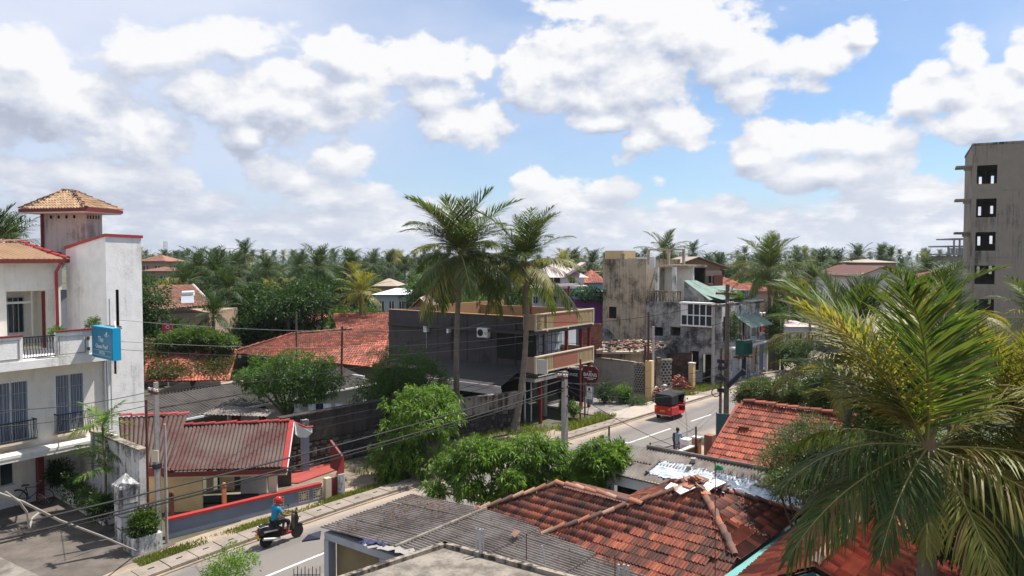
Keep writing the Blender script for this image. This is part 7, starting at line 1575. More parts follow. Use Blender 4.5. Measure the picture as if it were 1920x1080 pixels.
def hut(label,x0,x1,yt,ye,yb,d,wall,roof,name='house',depth=6,ov=.5,win=0,rise=None,gable=False,tiles=False):
    a=D(x0,ye,d);b=D(x1,ye,d); zt=D(x0,yt,d+depth/2).z; T=thing(name,label,'house' if name=='house' else 'building',Vector(((a.x+b.x)/2,d,0))); ez=a.z
    f=Fr((a.x,d),90); L=b.x-a.x; mb=MB(); ops=[]; zb=max(.0,D(x0,yb,d).z-1)
    for k in range(win): c=L*(k+.5)/win; ops.append((c-L/win*.22,c+L/win*.22,ez-1.9,ez-.7))
    holed(f,0,L,.0,.15,zb,ez,ops,mb); mb.box(f,0,.15,.152,depth,zb,ez); mb.box(f,L-.15,L,.152,depth,zb,ez); mb.build('wall',M[wall],T)
    for o_ in ops: mb=MB(); mb.box(f,o_[0],o_[1],.08,.12,o_[2],o_[3]); w=mb.build('window',M['glass'],T); mb=MB(); mb.box(f,(o_[0]+o_[1])/2-.04,(o_[0]+o_[1])/2+.04,.02,.078,o_[2],o_[3]); mb.box(f,o_[0]-.06,o_[1]+.06,-.06,-.003,o_[2]-.1,o_[2]-.003); mb.build('window_frame',M['white'],w)
    if not gable:
        c=[f.p(-ov,-ov,ez),f.p(L+ov,-ov,ez),f.p(L+ov,depth+ov,ez),f.p(-ov,depth+ov,ez)]; t0,t1=f.p(min(L/2,depth/2)*.9,depth/2,zt),f.p(L-min(L/2,depth/2)*.9,depth/2,zt); mb=MB(); mb.add(c+[t0,t1],[(0,1,5,4),(1,2,5),(2,3,4,5),(3,0,4),(3,2,1,0)]); mb.build('roof',M[roof],T)
        if tiles:
            TT=Tiles(T,M[roof],'far',.03,120); up=t0-c[0]; up.x=0; W2=(c[1]-c[0]).length; k0=(t0.x-c[0].x)/W2;k1=(t1.x-c[0].x)/W2; TT.patch(c[0]+up,c[1]+up,c[0],c[1],int(W2/.3),int(up.length/.4),lambda u,v:k0*(1-v)<=u<=1-(1-k1)*(1-v)); TT.finish()
    else:
        mb=MB(); m0=f.p(L/2,.0,zt); m1=f.p(L/2,depth,zt); mb.prism([f.p(0,0,ez+.002),f.p(L,0,ez+.002),m0],Vector((0,.15,0))); mb.build('gable_wall',M[wall],T)
        mb=MB(); 
        for (p,q) in((f.p(-ov,-ov,ez-.3),f.p(-ov,depth,ez-.3)),(f.p(L+ov,-ov,ez-.3),f.p(L+ov,depth,ez-.3))): mb.prism([p,q,m1+Vector((0,0,.1)),m0+Vector((0,-ov,.1))],.08)
        mb.build('roof',M[roof],T)
    return T,f,L,ez
hut('two-storey tan house with low brown hipped roof behind the hotel tower at the skyline',262,306,478,490,560,108,'tanwall','tile_far',win=2,tiles=True); hut('lower front wing with brown roof before the tan skyline house',268,318,500,508,560,104,'tanwall','tile_far',win=2)
hut('small pink gabled house among the trees',520,560,578,602,625,73,'pinkwall','tile_red',gable=True,depth=9,ov=.7); P=(D(455,578,80),D(530,576,80),D(455,600,74),D(535,604,74)); W_=thing('red_roof_wing','red tiled roof wing stretching left from the pink gable','house',Vector((P[2].x,P[2].y,0))); tiled(W_,*P,30,10,M['tile_red'],100); mb=MB(); mb.prism(foot([P[2],P[3],P[3]+Vector((0,5,0)),P[2]+Vector((0,5,0))],0),P[2].z-.2); mb.build('wall',M['tanwall'],W_)
mb=MB(); f=Fr((D(313,630,52).x,52),80); OY=thing('red_sign_board','upright red board with white letters among the trees right of the hotel','sign',f.p(0,0,0)); mb.box(f,-.3,.36,-.06,.06,D(320,636,52).z,D(320,608,52).z); b_=mb.build('board',M['sign_red'],OY); mb=MB(); mb.tube([f.p(0,.1,0),f.p(0,.1,D(320,612,52).z)],.05,6); mb.build('post',M['metal'],OY)
for k,ch in enumerate('OYO'): text('lettering',ch,b_,M['ink_white'],f.p(.06,-.07,D(320,613+k*9,52).z),Vector((0,0,-1)),f.d,.34)
# white two-storey house with pale pink sheet roof
T,f,L,ez=hut('white two-storey house with open upper veranda behind the restaurant terrace',1000,1095,493,520,600,76,'farwhite','pinkroof',win=0,depth=8)
T2=T
for k,(x0,x1,y0,y1) in enumerate(((1004,1014,518,532),(1025,1050,518,534),(1028,1042,556,568),(1000,1008,556,568),(1068,1078,520,540))): a=D(x0,y1,75.9);b=D(x1,y0,75.9); mb=MB(); mb.box(Fr((a.x,75.9),90),0,b.x-a.x,-.03,.03,a.z,b.z); w=mb.build('window',M['glass' if k!=1 else 'dark'],T2); mb=MB(); m_=(b.x-a.x); mb.box(Fr((a.x,75.9),90),m_*.48,m_*.54,-.06,-.031,a.z,b.z); mb.build('window_frame',M['white'],w)
a=D(1040,490,74); mb=MB(); mb.prism([D(1060,520,75),D(1098,497,75),D(1098,492,75),D(1060,515,75)],Vector((.05,6,0))); mb.build('roof_verge',M['pinkroof'],T2)
mb=MB(); mb.box(Fr((D(1000,540,73).x,73),90),0,5.3,-.1,2.9,D(1000,541,73).z,D(1000,536,73).z); mb.build('veranda_slab',M['pinkroof'],T2)
BL_=thing('blue_purple_building','light blue and purple building beside the stained tower','building',D(1105,600,70)); BL_.location.z=0; a=D(1078,600,70);b=D(1134,546,70); f=Fr((a.x,70),90); mb=MB(); mb.box(f,0,b.x-a.x,0,5,0,D(1100,561,70).z); mb.build('lower_wall',M['purple'],BL_); mb=MB(); mb.box(f,-.1,b.x-a.x,-.1,5,D(1100,561,70).z+.003,D(1100,546,70).z); mb.build('upper_wall',M['skyblue'],BL_); mb=MB(); mb.box(f,.5,1.4,-.05,-.003,3.5,4.6); mb.build('doorway',M['dark'],BL_)
hut('far house with bright clay-tile roof between white house and stained tower',1098,1132,506,530,560,95,'skyblue','tile_red',depth=9,tiles=True); hut('farther red roof peeking above the bright one',1104,1134,502,510,540,118,'tanwall','tile_far',depth=9)
# tan gabled house behind ruins
T,f,L,ez=hut('tan house with broad low gable and brick veranda piers behind the ruined block',1262,1350,484,500,560,86,'tanwall','tanroof',gable=True,depth=10,ov=1.2,win=3)
for x in(1283,1296,1340): a=D(x,545,84); mb=MB(); mb.box(Fr((a.x,84),90),0,.9,0,.6,0,D(x,516,84).z); mb.build('brick_pier',M['brick'],T)
mb=MB(); a=D(1258,517,84.6); mb.box(Fr((a.x,84.6),90),0,D(1352,517,84.6).x-a.x,-.3,0.2,D(1300,517,84.6).z,D(1300,508,84.6).z); mb.build('veranda_beam',M['tanroof'],T)
hut('long red roof behind the street end palm, left part',1352,1400,520,540,570,92,'tanwall','tile_red',depth=9,tiles=True); hut('long red roof behind the street end palm, right part',1402,1450,530,546,580,84,'tanwall','tile_red',depth=9,tiles=True)
T,f,L,ez=hut('white gabled warehouse with brown roof beyond the big palm',1612,1702,500,514,590,84,'farwhite','rust',gable=True,depth=12,ov=.5); 
hut('tan roof peeking behind the white warehouse',1620,1680,486,492,510,125,'tanwall','tanroof',depth=10); hut('small red roof left of the tower block',1765,1822,506,522,560,100,'farwhite','tile_red',depth=9,tiles=True)
hut('white low building with grey parapet left of the charcoal wall',706,762,540,552,590,75,'farwhite','farwhite',depth=8,win=3,rise=0); hut('dark thatched roof kiosk left of the tall palms',706,740,522,536,560,86,'tanwall','tanroof',depth=5)
hut('yellow gabled shed just above the charcoal wall',765,812,558,585,600,64,'orangewall','tanroof',gable=True,depth=6); hut('roadside white building beyond the pole cluster',1468,1530,600,612,700,86,'farwhite','pinkroof',depth=8,win=3)
# bare concrete tower block
X0=D(1820,450,66); FT2=Fr((X0.x,66),117.5); TB=thing('concrete_tower_block','unfinished bare concrete tower block with open window holes at the right edge','building',X0*1.0); TB.location.z=0
zT=D(1820,273,66).z; ops=[]
ax=lambda x:fx(FT2,x,0,-2,30)
for k in range(6):
    yc0,yc1=309+k*63,344+k*63; ops.append((ax(1828),ax(1866),D(1845,yc1,65.3).z,D(1845,yc0,65.3).z))
for k in range(6): ops.append((ax(1985),ax(2040),D(1845,344+k*63,65.3).z,D(1845,309+k*63,65.3).z))
mb=MB(); holed(FT2,0,14,0,.22,0,zT,ops,mb); mb.build('front_wall',M['bigconc'],TB)
side=[]
for o_ in ops[:6]: side+= [(1.0,1.5,o_[2]+.9,o_[3]-.1),(2.3,2.8,o_[2]+.9,o_[3]-.1)]
fs_=Fr((FT2.p(0,0).x,FT2.p(0,0).y),117.5-90); mb=MB(); 
holed(fs_,.23,9,-.22,0,0,zT,[(.35,.75,o_[2],o_[3]) for o_ in ops[:6]],mb); mb.build('side_wall',M['bigconc'],TB)
bk=[]
for o_ in ops[:6]: bk+=[(1.2,1.45,o_[2]+.6,o_[3]-.15),(2.2,2.45,o_[2]+.75,o_[3]-.1),(3.1,3.35,o_[2]+.75,o_[3]-.1),(4.1,4.3,o_[2]+.75,o_[3]-.1)]
mb=MB(); holed(FT2,.23,14,9,9.2,0,zT,bk,mb); mb.build('rear_wall',M['bigconc'],TB)
for k,o_ in enumerate(ops[:6]): mb=MB(); mb.box(FT2,.23,14,.23,8.99,o_[3]+.45,o_[3]+.65); mb.build('floor_slab',M['bigconc'],TB)
mb=MB(); mb.box(FT2,-.05,14.05,-.05,9.25,zT+.003,zT+.18); mb.build('roof_edge',M['stain_wall'],TB)
for k in range(4): mb=MB(); z=D(1820,310+k*63,66).z; mb.box(FT2,-1.2,-.003,.6,2.4,z-.1,z+.08); mb.box(FT2,-.6,-.003,.7,1.0,z-.35,z-.102); mb.build('slab_ledge',M['bigconc'],TB)
for z_ in [o_[2]-.6 for o_ in ops[:6]]: mb=MB(); mb.box(FT2,.0,14,-.02,-.003,z_,z_+.03); mb.build('formwork_line',M['concrete'],TB)
# open-frame building in the distance
a=D(1776,500,140); SKB=thing('open_frame_building','distant open concrete frame building with roof pavilion left of the tower block','building',(a.x,140,0)); f=Fr((a.x,140),90); L=D(1822,500,140).x-a.x
mb=MB(); mb.box(f,.3,L,.2,6,0,D(1790,480,140).z); mb.build('lower_storeys',M['bigconc'],SKB)
for y in(478,463,449): z=D(1790,y,140).z; mb=MB(); mb.box(f,-.3 if y>449 else 1.2,L+.3,-.3,6,z,z+.25); mb.build('floor_slab',M['concrete'],SKB)
for k in range(5): x=.2+k*(L-.4)/4; mb=MB(); mb.box(f,x-.12,x+.12,0,.25,D(1790,480,140).z,D(1790,449 if k else 463,140).z-.01); mb.build('column',M['concrete'],SKB)
for k in range(8): x=.8+k*(L-1)/8; mb=MB(); mb.box(f,x,x+.35,1,1.1,D(1790,478,140).z+.26,D(1790,465,140).z); mb.build('white_panel',M['farwhite'],SKB)
# telecom masts
for (x,y,d,h,lb) in((310,452,330,18,'slim lattice telecom mast on the skyline right of the hotel tower'),(1460,437,300,20,'thin telecom mast on the skyline behind the street end palm'),(1206,470,300,12,'tiny mast on the skyline behind the tank tower')):
    p=D(x,y,d); T=thing('telecom_mast',lb,'mast',(p.x,d,0)); w=.55 if x<400 else .25
    for sx in(-1,1):
        for sy in(-1,1): mb=MB(); mb.tube([(p.x+sx*w,d+sy*w,0),(p.x+sx*w,d+sy*w,p.z)],.1,4); mb.build('mast_leg',M['metal'],T)
    for k in range(8):
        z=p.z-1-k*1.3; mb=MB(); mb.tube([(p.x-w,d-w,z),(p.x+w,d-w,z+.6)],.06,4); mb.tube([(p.x+w,d-w,z+.02),(p.x-w,d-w,z+.62)],.06,4); mb.build('mast_brace',M['metal'],T)
# laundry on a line behind the rubble wall
for k,(x,m,lb) in enumerate(((552,'pale_wall','white cloth hanging left on the laundry line behind the rubble wall'),(578,'white','white sheet hanging on the laundry line, second from left'),(592,'iron','dark cloth hanging in the middle of the laundry line'),(606,'white','white shirt-sized cloth on the laundry line'),(628,'farwhite','big white cloth at the right end of the laundry line'))):
    p=D(x,757,38.6); mb=MB(); n=5; V=[p+Vector((i*.1,.04*math.sin(i*2),0)) for i in range(n)]; V+=[v+Vector((random.uniform(-.03,.03),0,-.45)) for v in V]; mb.add(V,[(i,i+1,n+i+1,n+i) for i in range(n-1)]); o=mb.build('hanging_cloth',M[m],None); tag(o,lb,'laundry')
cable('laundry line strung behind the rubble wall',D(540,757,38.6),D(645,755,38.6),.03,.01,'cable_l')
# ================================================================ PEOPLE AND VEHICLES
def skin(name,joints,edges,mat,parent,root=0,sub=2,smooth=True):   # joints [(pos,(rx,ry))]
    me=bpy.data.meshes.new(name); me.from_pydata([j[0] for j in joints],edges,[]); me.materials.append(mat); o=bpy.data.objects.new(name+'_src',me); COL.objects.link(o)
    m=o.modifiers.new('skin','SKIN'); m.use_smooth_shade=True
    for i,j in enumerate(joints): v=me.skin_vertices[0].data[i]; r=j[1] if isinstance(j[1],tuple) else (j[1],j[1]); v.radius=r; v.use_root=(i==root)
    s=o.modifiers.new('sub','SUBSURF'); s.levels=sub; s.render_levels=sub
    bpy.context.view_layer.update(); m2=bpy.data.meshes.new_from_object(o.evaluated_get(bpy.context.evaluated_depsgraph_get())); bpy.data.objects.remove(o); m2.name=name
    if not m2.materials: m2.materials.append(mat)
    else: m2.materials[0]=mat
    ob=bpy.data.objects.new(name,m2); COL.objects.link(ob); ob.parent=parent; return ob
def local(mb,name,mat,T,smooth=False):
    o=bpy.data.objects.new(name,mb.mesh(name,mat,smooth=smooth)); COL.objects.link(o); o.parent=T; return o
def hand(T,c,fw,side,mat,curl=1.0): # five short fingers closing round a grip; fw forward dir, side out
    c=Vector(c); fw=Vector(fw); sd=Vector(side); dn=Vector((0,0,-1)); J=[(c-fw*.05,(.022,.016)),(c,(.034,.018))]; E=[(0,1)]
    for i in range(4):
        b=c+fw*.035+sd*(.027-.018*i); l=(.030,.034,.032,.025)[i]; k=len(J); J+=[(b,.0095),(b+fw*l*.8+dn*l*.5*curl,.0088),(b+fw*l*.6+dn*l*1.5*curl,.008),(b-fw*l*.1+dn*l*1.9*curl,.0075)]; E+=[(1,k),(k,k+1),(k+1,k+2),(k+2,k+3)]
    k=len(J); J+=[(c-sd*-.035-fw*.01+dn*.01,.011),(c+sd*.045+fw*.02+dn*.025,.010),(c+sd*.03+fw*.04+dn*.045,.009)]; E+=[(0,k),(k,k+1),(k+1,k+2)]
    return skin('hand',J,E,mat,T,1,1)
# local axes for the rider and scooter: +X forward, +Y left, +Z up
SP_=G(528,1017); HEAD=R(90-41)
SCO=thing('scooter','black motor scooter with yellow rear plate ridden along the near lane','scooter',SP_,rz=HEAD)
def wheel(T,x,r,w,y=0):
    mb=MB(); mb.lathe((x,y-w/2,r),[(r*.62,0),(r*.9,-.0),(r,.02),(r,w-.02),(r*.9,w),(r*.62,w)],20,(0,1,0)); t=local(mb,'wheel',M['rubber'],T)
    mb=MB(); mb.lathe((x,y-w*.3,r),[(r*.64,0),(r*.64,w*.6)],18,(0,1,0)) if False else None
    for k in range(6): a=k*math.pi/3; mb.prism([(x+math.cos(a-.25)*.03,y-.015,r+math.sin(a-.25)*.03),(x+math.cos(a+.25)*.03,y-.015,r+math.sin(a+.25)*.03),(x+math.cos(a+.1)*r*.64,y-.012,r+math.sin(a+.1)*r*.64),(x+math.cos(a-.1)*r*.64,y-.012,r+math.sin(a-.1)*r*.64)],Vector((0,.03,0)))
    mb.lathe((x,y-.04,r),[(.02,0),(.035,.01),(.035,.07),(.02,.08)],10,(0,1,0)); mb.lathe((x,y-w*.35,r),[(r*.60,0),(r*.66,.0),(r*.66,w*.7),(r*.60,w*.7)],20,(0,1,0))
    c=local(mb,'rim',M['silver'],T); c.parent=t; return t
wheel(SCO,-.62,.25,.10); wheel(SCO,.66,.25,.09)
mb=MB(); prof=[(-.95,.62,.08),(-.9,.72,.12),(-.6,.76,.15),(-.25,.72,.15),(-.05,.60,.13)]
V=[];Fs=[]
for (x,z,w) in prof: V+=[(x,-w,z-.12),(x,-w*1.05,z-.02),(x,-w*.7,z+.03),(x,w*.7,z+.03),(x,w*1.05,z-.02),(x,w,z-.12),(x,w*.5,z-.30),(x,-w*.5,z-.30)]
for i in range(len(prof)-1):
    for k in range(8): Fs.append((i*8+k,i*8+(k+1)%8,(i+1)*8+(k+1)%8,(i+1)*8+k))
Fs+= [tuple(range(8))[::-1],tuple(range(32,40))]; mb.add(V,Fs); local(mb,'rear_body',M['blackplastic'],SCO,True)
mb=MB(); mb.prism([(-.85,-.13,.78),(-.1,-.14,.72),(-.05,-.08,.74),(-.05,.08,.74),(-.1,.14,.72),(-.85,.13,.78)],.06); local(mb,'seat',M['rubber'],SCO)
mb=MB(); mb.prism([(-.8,-.165,.66),(-.25,-.165,.60),(-.25,-.165,.56),(-.78,-.165,.60)],Vector((0,.01,0))); mb.prism([(-.8,.155,.66),(-.25,.155,.60),(-.25,.155,.56),(-.78,.155,.60)],Vector((0,.01,0))); local(mb,'side_stripe',M['silver'],SCO)
mb=MB(); mb.box(WF,-.16,.16,0,0,0,0) if False else None
mb.prism([(-.1,-.17,.30),(.42,-.15,.30),(.42,.15,.30),(-.1,.17,.30)],.05); mb.prism([(-.1,-.1,.30),(-.1,.1,.30),(-.2,.1,.55),(-.2,-.1,.55)],Vector((.03,0,0))); local(mb,'footboard',M['blackplastic'],SCO)
mb=MB(); mb.prism([(.42,-.17,.32),(.42,.17,.32),(.52,.19,.62),(.50,.14,.92),(.50,-.14,.92),(.52,-.19,.62)],Vector((.06,0,.02))); local(mb,'leg_shield',M['blackplastic'],SCO)
mb=MB(); mb.prism([(.56,-.12,.75),(.56,.12,.75),(.50,.10,1.02),(.50,-.10,1.02)],Vector((.10,0,-.02))); mb.prism([(.55,-.10,.56),(.55,.10,.56),(.66,.07,.60),(.66,-.07,.60)],Vector((.04,0,.16))); local(mb,'front_cowl',M['blackplastic'],SCO)
mb=MB(); mb.tube([(.67,0,.25),(.60,0,.55),(.50,0,.95)],.03,8); local(mb,'fork',M['silver'],SCO)
mb=MB(); mb.tube([(.34,.33,1.02),(.44,.15,1.03),(.48,0,1.02),(.44,-.15,1.03),(.34,-.33,1.02)],.016,8); hb=local(mb,'handlebar',M['blackplastic'],SCO)
for s in(-1,1):
    mb=MB(); mb.tube([(.44,s*.22,1.03),(.46,s*.27,1.18)],.007,5); mb.ball((.46,s*.28,1.21),(.015,.06,.04),8,5); local(mb,'mirror',M['blackplastic'],SCO)
mb=MB(); mb.prism([(.50,-.19,.48),(.62,-.06,.53),(.86,-.05,.47),(.9,.0,.38),(.86,.05,.47),(.62,.06,.53)],.03); local(mb,'front_mudguard',M['blackplastic'],SCO)
mb=MB(); mb.prism([(-.95,-.11,.40),(-.95,.11,.40),(-.99,.11,.56),(-.99,-.11,.56)],Vector((-.012,0,0))); local(mb,'number_plate',M['plate'],SCO); mb=MB(); mb.prism([(-.97,-.09,.62),(-.97,.09,.62),(-.98,.08,.69),(-.98,-.08,.69)],Vector((-.03,0,0))); local(mb,'tail_lamp',M['carred'],SCO)
mb=MB(); mb.tube([(-.15,-.16,.26),(-.4,-.19,.30),(-.85,-.2,.40)],[.02,.05,.055],10); local(mb,'exhaust',M['silver'],SCO)
mb=MB(); mb.prism([(-.8,-.08,.2),(-.1,-.1,.2),(-.1,.1,.2),(-.8,.08,.2)],.22); local(mb,'engine',M['rubber'],SCO); mb=MB(); mb.tube([(-.9,.11,.80),(-.75,.15,.82),(-.6,.13,.80)],.012,6); mb.tube([(-.9,-.11,.80),(-.75,-.15,.82),(-.6,-.13,.80)],.012,6); mb.tube([(-.9,.11,.80),(-.98,0,.82),(-.9,-.11,.80)],.012,6); local(mb,'grab_rail',M['silver'],SCO)
# rider
RID=thing('person','person in turquoise shirt and red helmet riding the black scooter','person',SP_,rz=HEAD)
J=[((-.30,0,.84),(.15,.13)),((-.27,0,1.0),(.14,.105)),((-.22,0,1.22),(.17,.11)),((-.19,0,1.34),(.13,.085)),((-.16,0,1.42),.055),((-.13,0,1.50),.085),((-.11,0,1.58),.095)]
Ed=[(0,1),(1,2),(2,3),(3,4),(4,5),(5,6)]
for s in(-1,1):
    k=len(J); J+=[((-.20,s*.17,1.34),.065),((-.10,s*.24,1.12),.050),((.08,s*.27,1.05),.042),((.25,s*.30,1.05),.034)]; Ed+=[(3,k),(k,k+1),(k+1,k+2),(k+2,k+3)]
    k=len(J); J+=[((-.26,s*.10,.83),.095),((.02,s*.17,.84),.078),((.20,s*.16,.80),.064),((.18,s*.15,.58),.055),((.14,s*.14,.40),.042),((.24,s*.14,.38),.038)]; Ed+=[(0,k),(k,k+1),(k+1,k+2),(k+2,k+3),(k+3,k+4),(k+4,k+5)]
skin('body',J,Ed,M['skin'],RID)
J=[((-.31,0,.86),(.16,.145)),((-.28,0,1.0),(.155,.12)),((-.235,0,1.22),(.185,.125)),((-.20,0,1.345),(.145,.10)),((-.17,0,1.40),.07)]; Ed=[(0,1),(1,2),(2,3),(3,4)]
for s in(-1,1): k=len(J); J+=[((-.20,s*.18,1.34),.078),((-.12,s*.235,1.17),.068)]; Ed+=[(3,k),(k,k+1)]
skin('shirt',J,Ed,M['cloth_blue'],RID)
J=[((-.31,0,.80),(.155,.14))]; Ed=[]
for s in(-1,1): k=len(J); J+=[((-.24,s*.10,.84),.105),((.02,s*.17,.85),.09),((.20,s*.16,.80),.078),((.185,s*.15,.62),.07)]; Ed+=[(0,k),(k,k+1),(k+1,k+2),(k+2,k+3)]
skin('shorts',J,Ed,M['cloth_dark'],RID)
for s in(-1,1):
    hand(RID,(.32,s*.29,1.045),(1,0,-.1),(0,s,0),M['skin']); mb=MB(); mb.prism([(.08,s*.14-.045,.352),(.30,s*.14-.045,.352),(.33,s*.14,.352),(.30,s*.14+.045,.352),(.08,s*.14+.045,.352)],.05); local(mb,'shoe',M['carred'],RID)
mb=MB(); mb.ball((-.11,0,1.60),(.15,.135,.145),16,10); hl=local(mb,'helmet',M['helmetred'],RID,True); mb=MB(); mb.prism([(.0,-.09,1.55),(.04,-.05,1.54),(.05,.05,1.54),(.0,.09,1.55),(.0,.08,1.66),(.03,.04,1.67),(.03,-.04,1.67),(.0,-.08,1.66)][:4],.10); v=local(mb,'visor',M['blackplastic'],RID); v.parent=hl
mb=MB(); mb.ball((-.02,0,1.50),(.05,.06,.07),10,7); mb.ball((.035,0,1.50),(.015,.014,.02),8,5); local(mb,'face',M['skin'],RID,True)
# standing man seen from behind by the ochre wall
sp=D(1270,850,38.0); sp.z=0; PM=thing('person','person in pale blue shirt standing at the roadside behind the ochre wall','person',sp,rz=R(60))
J=[((0,0,.92),(.15,.11)),((0,0,1.12),(.14,.10)),((.01,0,1.34),(.17,.105)),((.01,0,1.44),(.11,.075)),((.02,0,1.50),.052),((.035,0,1.58),.085),((.035,0,1.64),.09)]; Ed=[(0,1),(1,2),(2,3),(3,4),(4,5),(5,6)]
for s in(-1,1):
    k=len(J); J+=[((0,s*.18,1.42),.062),((-.01,s*.23,1.16),.046),((.05,s*.22,.92),.034)]; Ed+=[(3,k),(k,k+1),(k+1,k+2)]
    k=len(J); J+=[((0,s*.09,.86),.088),((.01,s*.10,.50),.062),((-.01,s*.10,.10),.042),((.10,s*.10,.04),.036)]; Ed+=[(0,k),(k,k+1),(k+1,k+2),(k+2,k+3)]
skin('body',J,Ed,M['skin'],PM)
J=[((0,0,.84),(.175,.13)),((0,0,1.1),(.155,.12)),((.01,0,1.34),(.185,.12)),((.01,0,1.44),(.12,.085))]; Ed=[(0,1),(1,2),(2,3)]
for s in(-1,1): k=len(J); J+=[((0,s*.185,1.42),.074),((-.01,s*.23,1.22),.062)]; Ed+=[(3,k),(k,k+1)]
skin('shirt',J,Ed,M['cloth_pale'],PM)
J=[((0,0,.9),(.15,.12))]; Ed=[]
for s in(-1,1): k=len(J); J+=[((0,s*.09,.82),.1),((.01,s*.10,.50),.078),((-.01,s*.10,.12),.065)]; Ed+=[(0,k),(k,k+1),(k+1,k+2)]
skin('trousers',J,Ed,M['bluegrey'],PM)
for s in(-1,1): hand(PM,(.07,s*.22,.86),(.25,0,-1),(1,0,0),M['skin'],.4)
mb=MB(); mb.ball((.02,0,1.655),(.105,.095,.10),12,8); local(mb,'hair',M['hair'],PM,True); mb=MB(); mb.ball((.125,0,1.60),(.02,.014,.02),6,4); mb.ball((.03,.092,1.61),(.02,.012,.03),6,4); mb.ball((.03,-.092,1.61),(.02,.012,.03),6,4); local(mb,'ears_and_nose',M['skin'],PM,True)
# three-wheeler
tk=G(1248,786)+RD.d*.9; TK=thing('three_wheeler','red three-wheeler taxi with black canopy driving away in the far lane','three-wheeler',tk,rz=HEAD)
def hull(T,name,secs,mat,smooth=True):   # sections: (x, [(y,z)...]) same count
    mb=MB(); n=len(secs[0][1]); V=[];Fs=[]
    for x,p in secs: V+=[(x,y,z) for y,z in p]
    for i in range(len(secs)-1):
        for k in range(n): Fs.append((i*n+k,i*n+(k+1)%n,(i+1)*n+(k+1)%n,(i+1)*n+k))
    Fs+=[tuple(range(n))[::-1],tuple(range(len(V)-n,len(V)))]; mb.add(V,Fs); return local(mb,name,mat,T,False)
def sec(w,z0,z1,r=.08): return [(-w+r,z0),(w-r,z0),(w,z0+r),(w,z1-r),(w-r,z1),(-w+r,z1),(-w,z1-r),(-w,z0+r)]
hull(TK,'body',[(-1.28,sec(.55,.36,.86)),(-1.22,sec(.64,.30,.92)),(-.35,sec(.65,.28,.92)),(-.30,sec(.65,.28,.50)),(.55,sec(.60,.28,.46)),(.60,sec(.52,.28,.95)),(1.05,sec(.36,.30,.98)),(1.25,sec(.22,.38,.90))],M['carred'])
hull(TK,'canopy',[(-1.30,sec(.50,1.0,1.52,.1)),(-1.22,sec(.62,.925,1.66,.12)),(-.42,sec(.63,.925,1.72,.12)),(-.38,sec(.63,1.55,1.73,.08)),(.55,sec(.58,1.55,1.70,.08)),(.75,sec(.50,1.50,1.64,.06))],M['rubber'])
mb=MB(); mb.prism([(-1.315,-.26,1.16),(-1.315,.26,1.16),(-1.30,.24,1.42),(-1.30,-.24,1.42)],Vector((-.01,0,0))); local(mb,'rear_window',M['glass'],TK)
for s in(-1,1):
    for x in(-.36,.52): mb=MB(); mb.tube([(x,s*.60,.5),(x+(.1 if x>0 else 0),s*.57,1.6)],.022,6); local(mb,'roof_post',M['rubber'],TK)
    mb=MB(); mb.tube([(-.36,s*.6,.95),(.5,s*.58,.80)],.015,5); local(mb,'side_bar',M['silver'],TK)
    mb=MB(); mb.prism([(-1.295,s*.50-.06,.70),(-1.295,s*.50+.06,.70),(-1.295,s*.50+.06,.82),(-1.295,s*.50-.06,.82)],Vector((-.03,0,0))); local(mb,'tail_lamp',M['plate'],TK); wheel(TK,-.85,.22,.11,s*.55)
    mb=MB(); mb.tube([(.7,s*.5,1.15),(.72,s*.66,1.2)],.008,4); mb.ball((.72,s*.68,1.2),(.02,.05,.07),8,5); local(mb,'mirror',M['blackplastic'],TK)
wheel(TK,1.0,.22,.10)
mb=MB(); mb.prism([(-1.30,-.17,.55),(-1.30,.17,.55),(-1.30,.17,.66),(-1.30,-.17,.66)],Vector((-.02,0,0))); local(mb,'number_plate',M['plate'],TK); mb=MB(); mb.tube([(-1.34,-.6,.34),(-1.36,0,.34),(-1.34,.6,.34)],.025,6); local(mb,'rear_bumper',M['silver'],TK)
mb=MB(); mb.prism([(.62,-.48,.95),(.62,.48,.95),(.74,.46,1.52),(.74,-.46,1.52)],Vector((.015,0,0))); local(mb,'windscreen',M['glass'],TK); mb=MB(); mb.prism([(-1.0,-.5,.55),(-.45,-.5,.55),(-.45,.5,.55),(-1.0,.5,.55)],.1); mb.prism([(-.1,-.25,.5),(.2,-.25,.5),(.2,.25,.5),(-.1,.25,.5)],.25); local(mb,'seats',M['rubber'],TK)
# driver as a plain seated figure, mostly hidden
DR=thing('person','person in dark shirt driving the red three-wheeler','person',tk,rz=HEAD); skin('body',[((.05,0,.80),(.16,.13)),((.08,0,1.0),(.15,.11)),((.10,0,1.22),(.17,.1)),((.12,0,1.36),.05),((.14,0,1.45),.085),((.14,0,1.49),.085),((.12,.2,1.2),.06),((.3,.26,1.0),.045),((.5,.22,1.0),.035),((.12,-.2,1.2),.06),((.3,-.26,1.0),.045),((.5,-.22,1.0),.035),((.3,.12,.8),.08),((.45,.12,.5),.055),((.3,-.12,.8),.08),((.45,-.12,.5),.055)],[(0,1),(1,2),(2,3),(3,4),(4,5),(2,6),(6,7),(7,8),(2,9),(9,10),(10,11),(0,12),(12,13),(0,14),(14,15)],M['cloth_dark'],DR)
mb=MB(); mb.ball((.13,0,1.51),(.10,.09,.09),10,7); local(mb,'hair',M['hair'],DR,True)
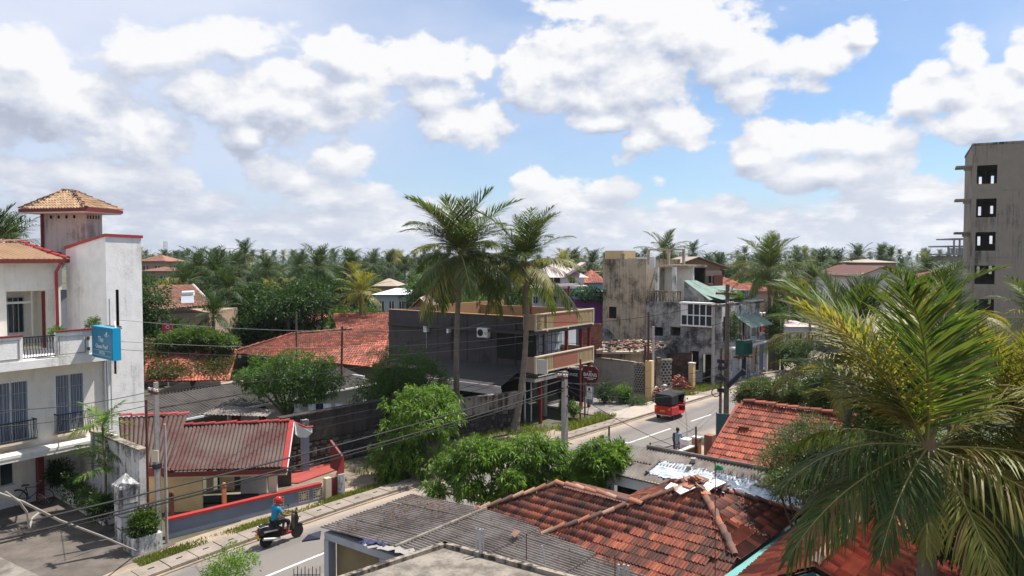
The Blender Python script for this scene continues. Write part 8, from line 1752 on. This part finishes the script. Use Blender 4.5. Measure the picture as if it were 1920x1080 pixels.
# bicycle in the forecourt
bp=G(60,948); BI=thing('bicycle','old dark roadster bicycle parked against the recessed hotel wall','bicycle',bp,rz=R(10))
def ring(T,x,r):
    mb=MB(); mb.tube([(x+r*math.cos(t),0,r+r*math.sin(t)) for t in [i*6.2832/24 for i in range(25)]],.018,6,False); w=local(mb,'wheel',M['rubber'],T); mb=MB()
    for k in range(12): a=k*.5236; mb.tube([(x,0,r),(x+(r-.01)*math.cos(a),0,r+(r-.01)*math.sin(a))],.0035,3,False)
    s=local(mb,'spokes',M['silver'],T); s.parent=w
ring(BI,-.52,.34); ring(BI,.52,.34)
mb=MB()
for p in(((-.52,0,.34),(-.12,0,.30)),((-.12,0,.30),(-.22,0,.82)),((-.52,0,.34),(-.20,0,.76)),((-.20,0,.78),(.34,0,.80)),((-.12,0,.30),(.36,0,.72)),((.32,0,.92),(.40,0,.62),(.52,0,.34))): mb.tube(p,.017,6)
local(mb,'frame',M['iron'],BI); mb=MB(); mb.tube([(.18,.26,.98),(.30,.22,1.0),(.32,0,.96),(.30,-.22,1.0),(.18,-.26,.98)],.013,6); local(mb,'handlebar',M['silver'],BI); mb=MB(); mb.prism([(-.36,-.08,.84),(-.36,.08,.84),(-.08,.02,.86),(-.08,-.02,.86)],.06); local(mb,'saddle',M['rust'],BI)
mb=MB(); mb.tube([(-.52+.37*math.cos(t),0,.34+.37*math.sin(t)) for t in [.3+i*.25 for i in range(11)]],.02,5); local(mb,'mudguard',M['iron'],BI); mb=MB(); mb.tube([(-.12,.06,.30),(-.12,.09,.14)],.012,5); mb.lathe((-.12,.02,.30),[(.09,0),(.09,.01)],12,(0,1,0)); local(mb,'crank',M['silver'],BI)

# ================================================================ AIR
hz=MB(); hz.box(WF,-60,2400,-1500,1500,-1.5,60); hz.v=[(x,y,z) for x,y,z in hz.v]
hm=bpy.data.materials.new('air'); hm.use_nodes=True; t=hm.node_tree; t.nodes.clear(); pv_=t.nodes.new('ShaderNodeVolumePrincipled'); pv_.inputs['Color'].default_value=(.86,.92,1,1); pv_.inputs['Density'].default_value=.00012; pv_.inputs['Anisotropy'].default_value=.3
oo=t.nodes.new('ShaderNodeOutputMaterial'); t.links.new(pv_.outputs[0],oo.inputs['Volume']); o=hz.build('haze',hm,None); tag(o,'thin blue-white haze in the air over the whole town','haze',None,'stuff')
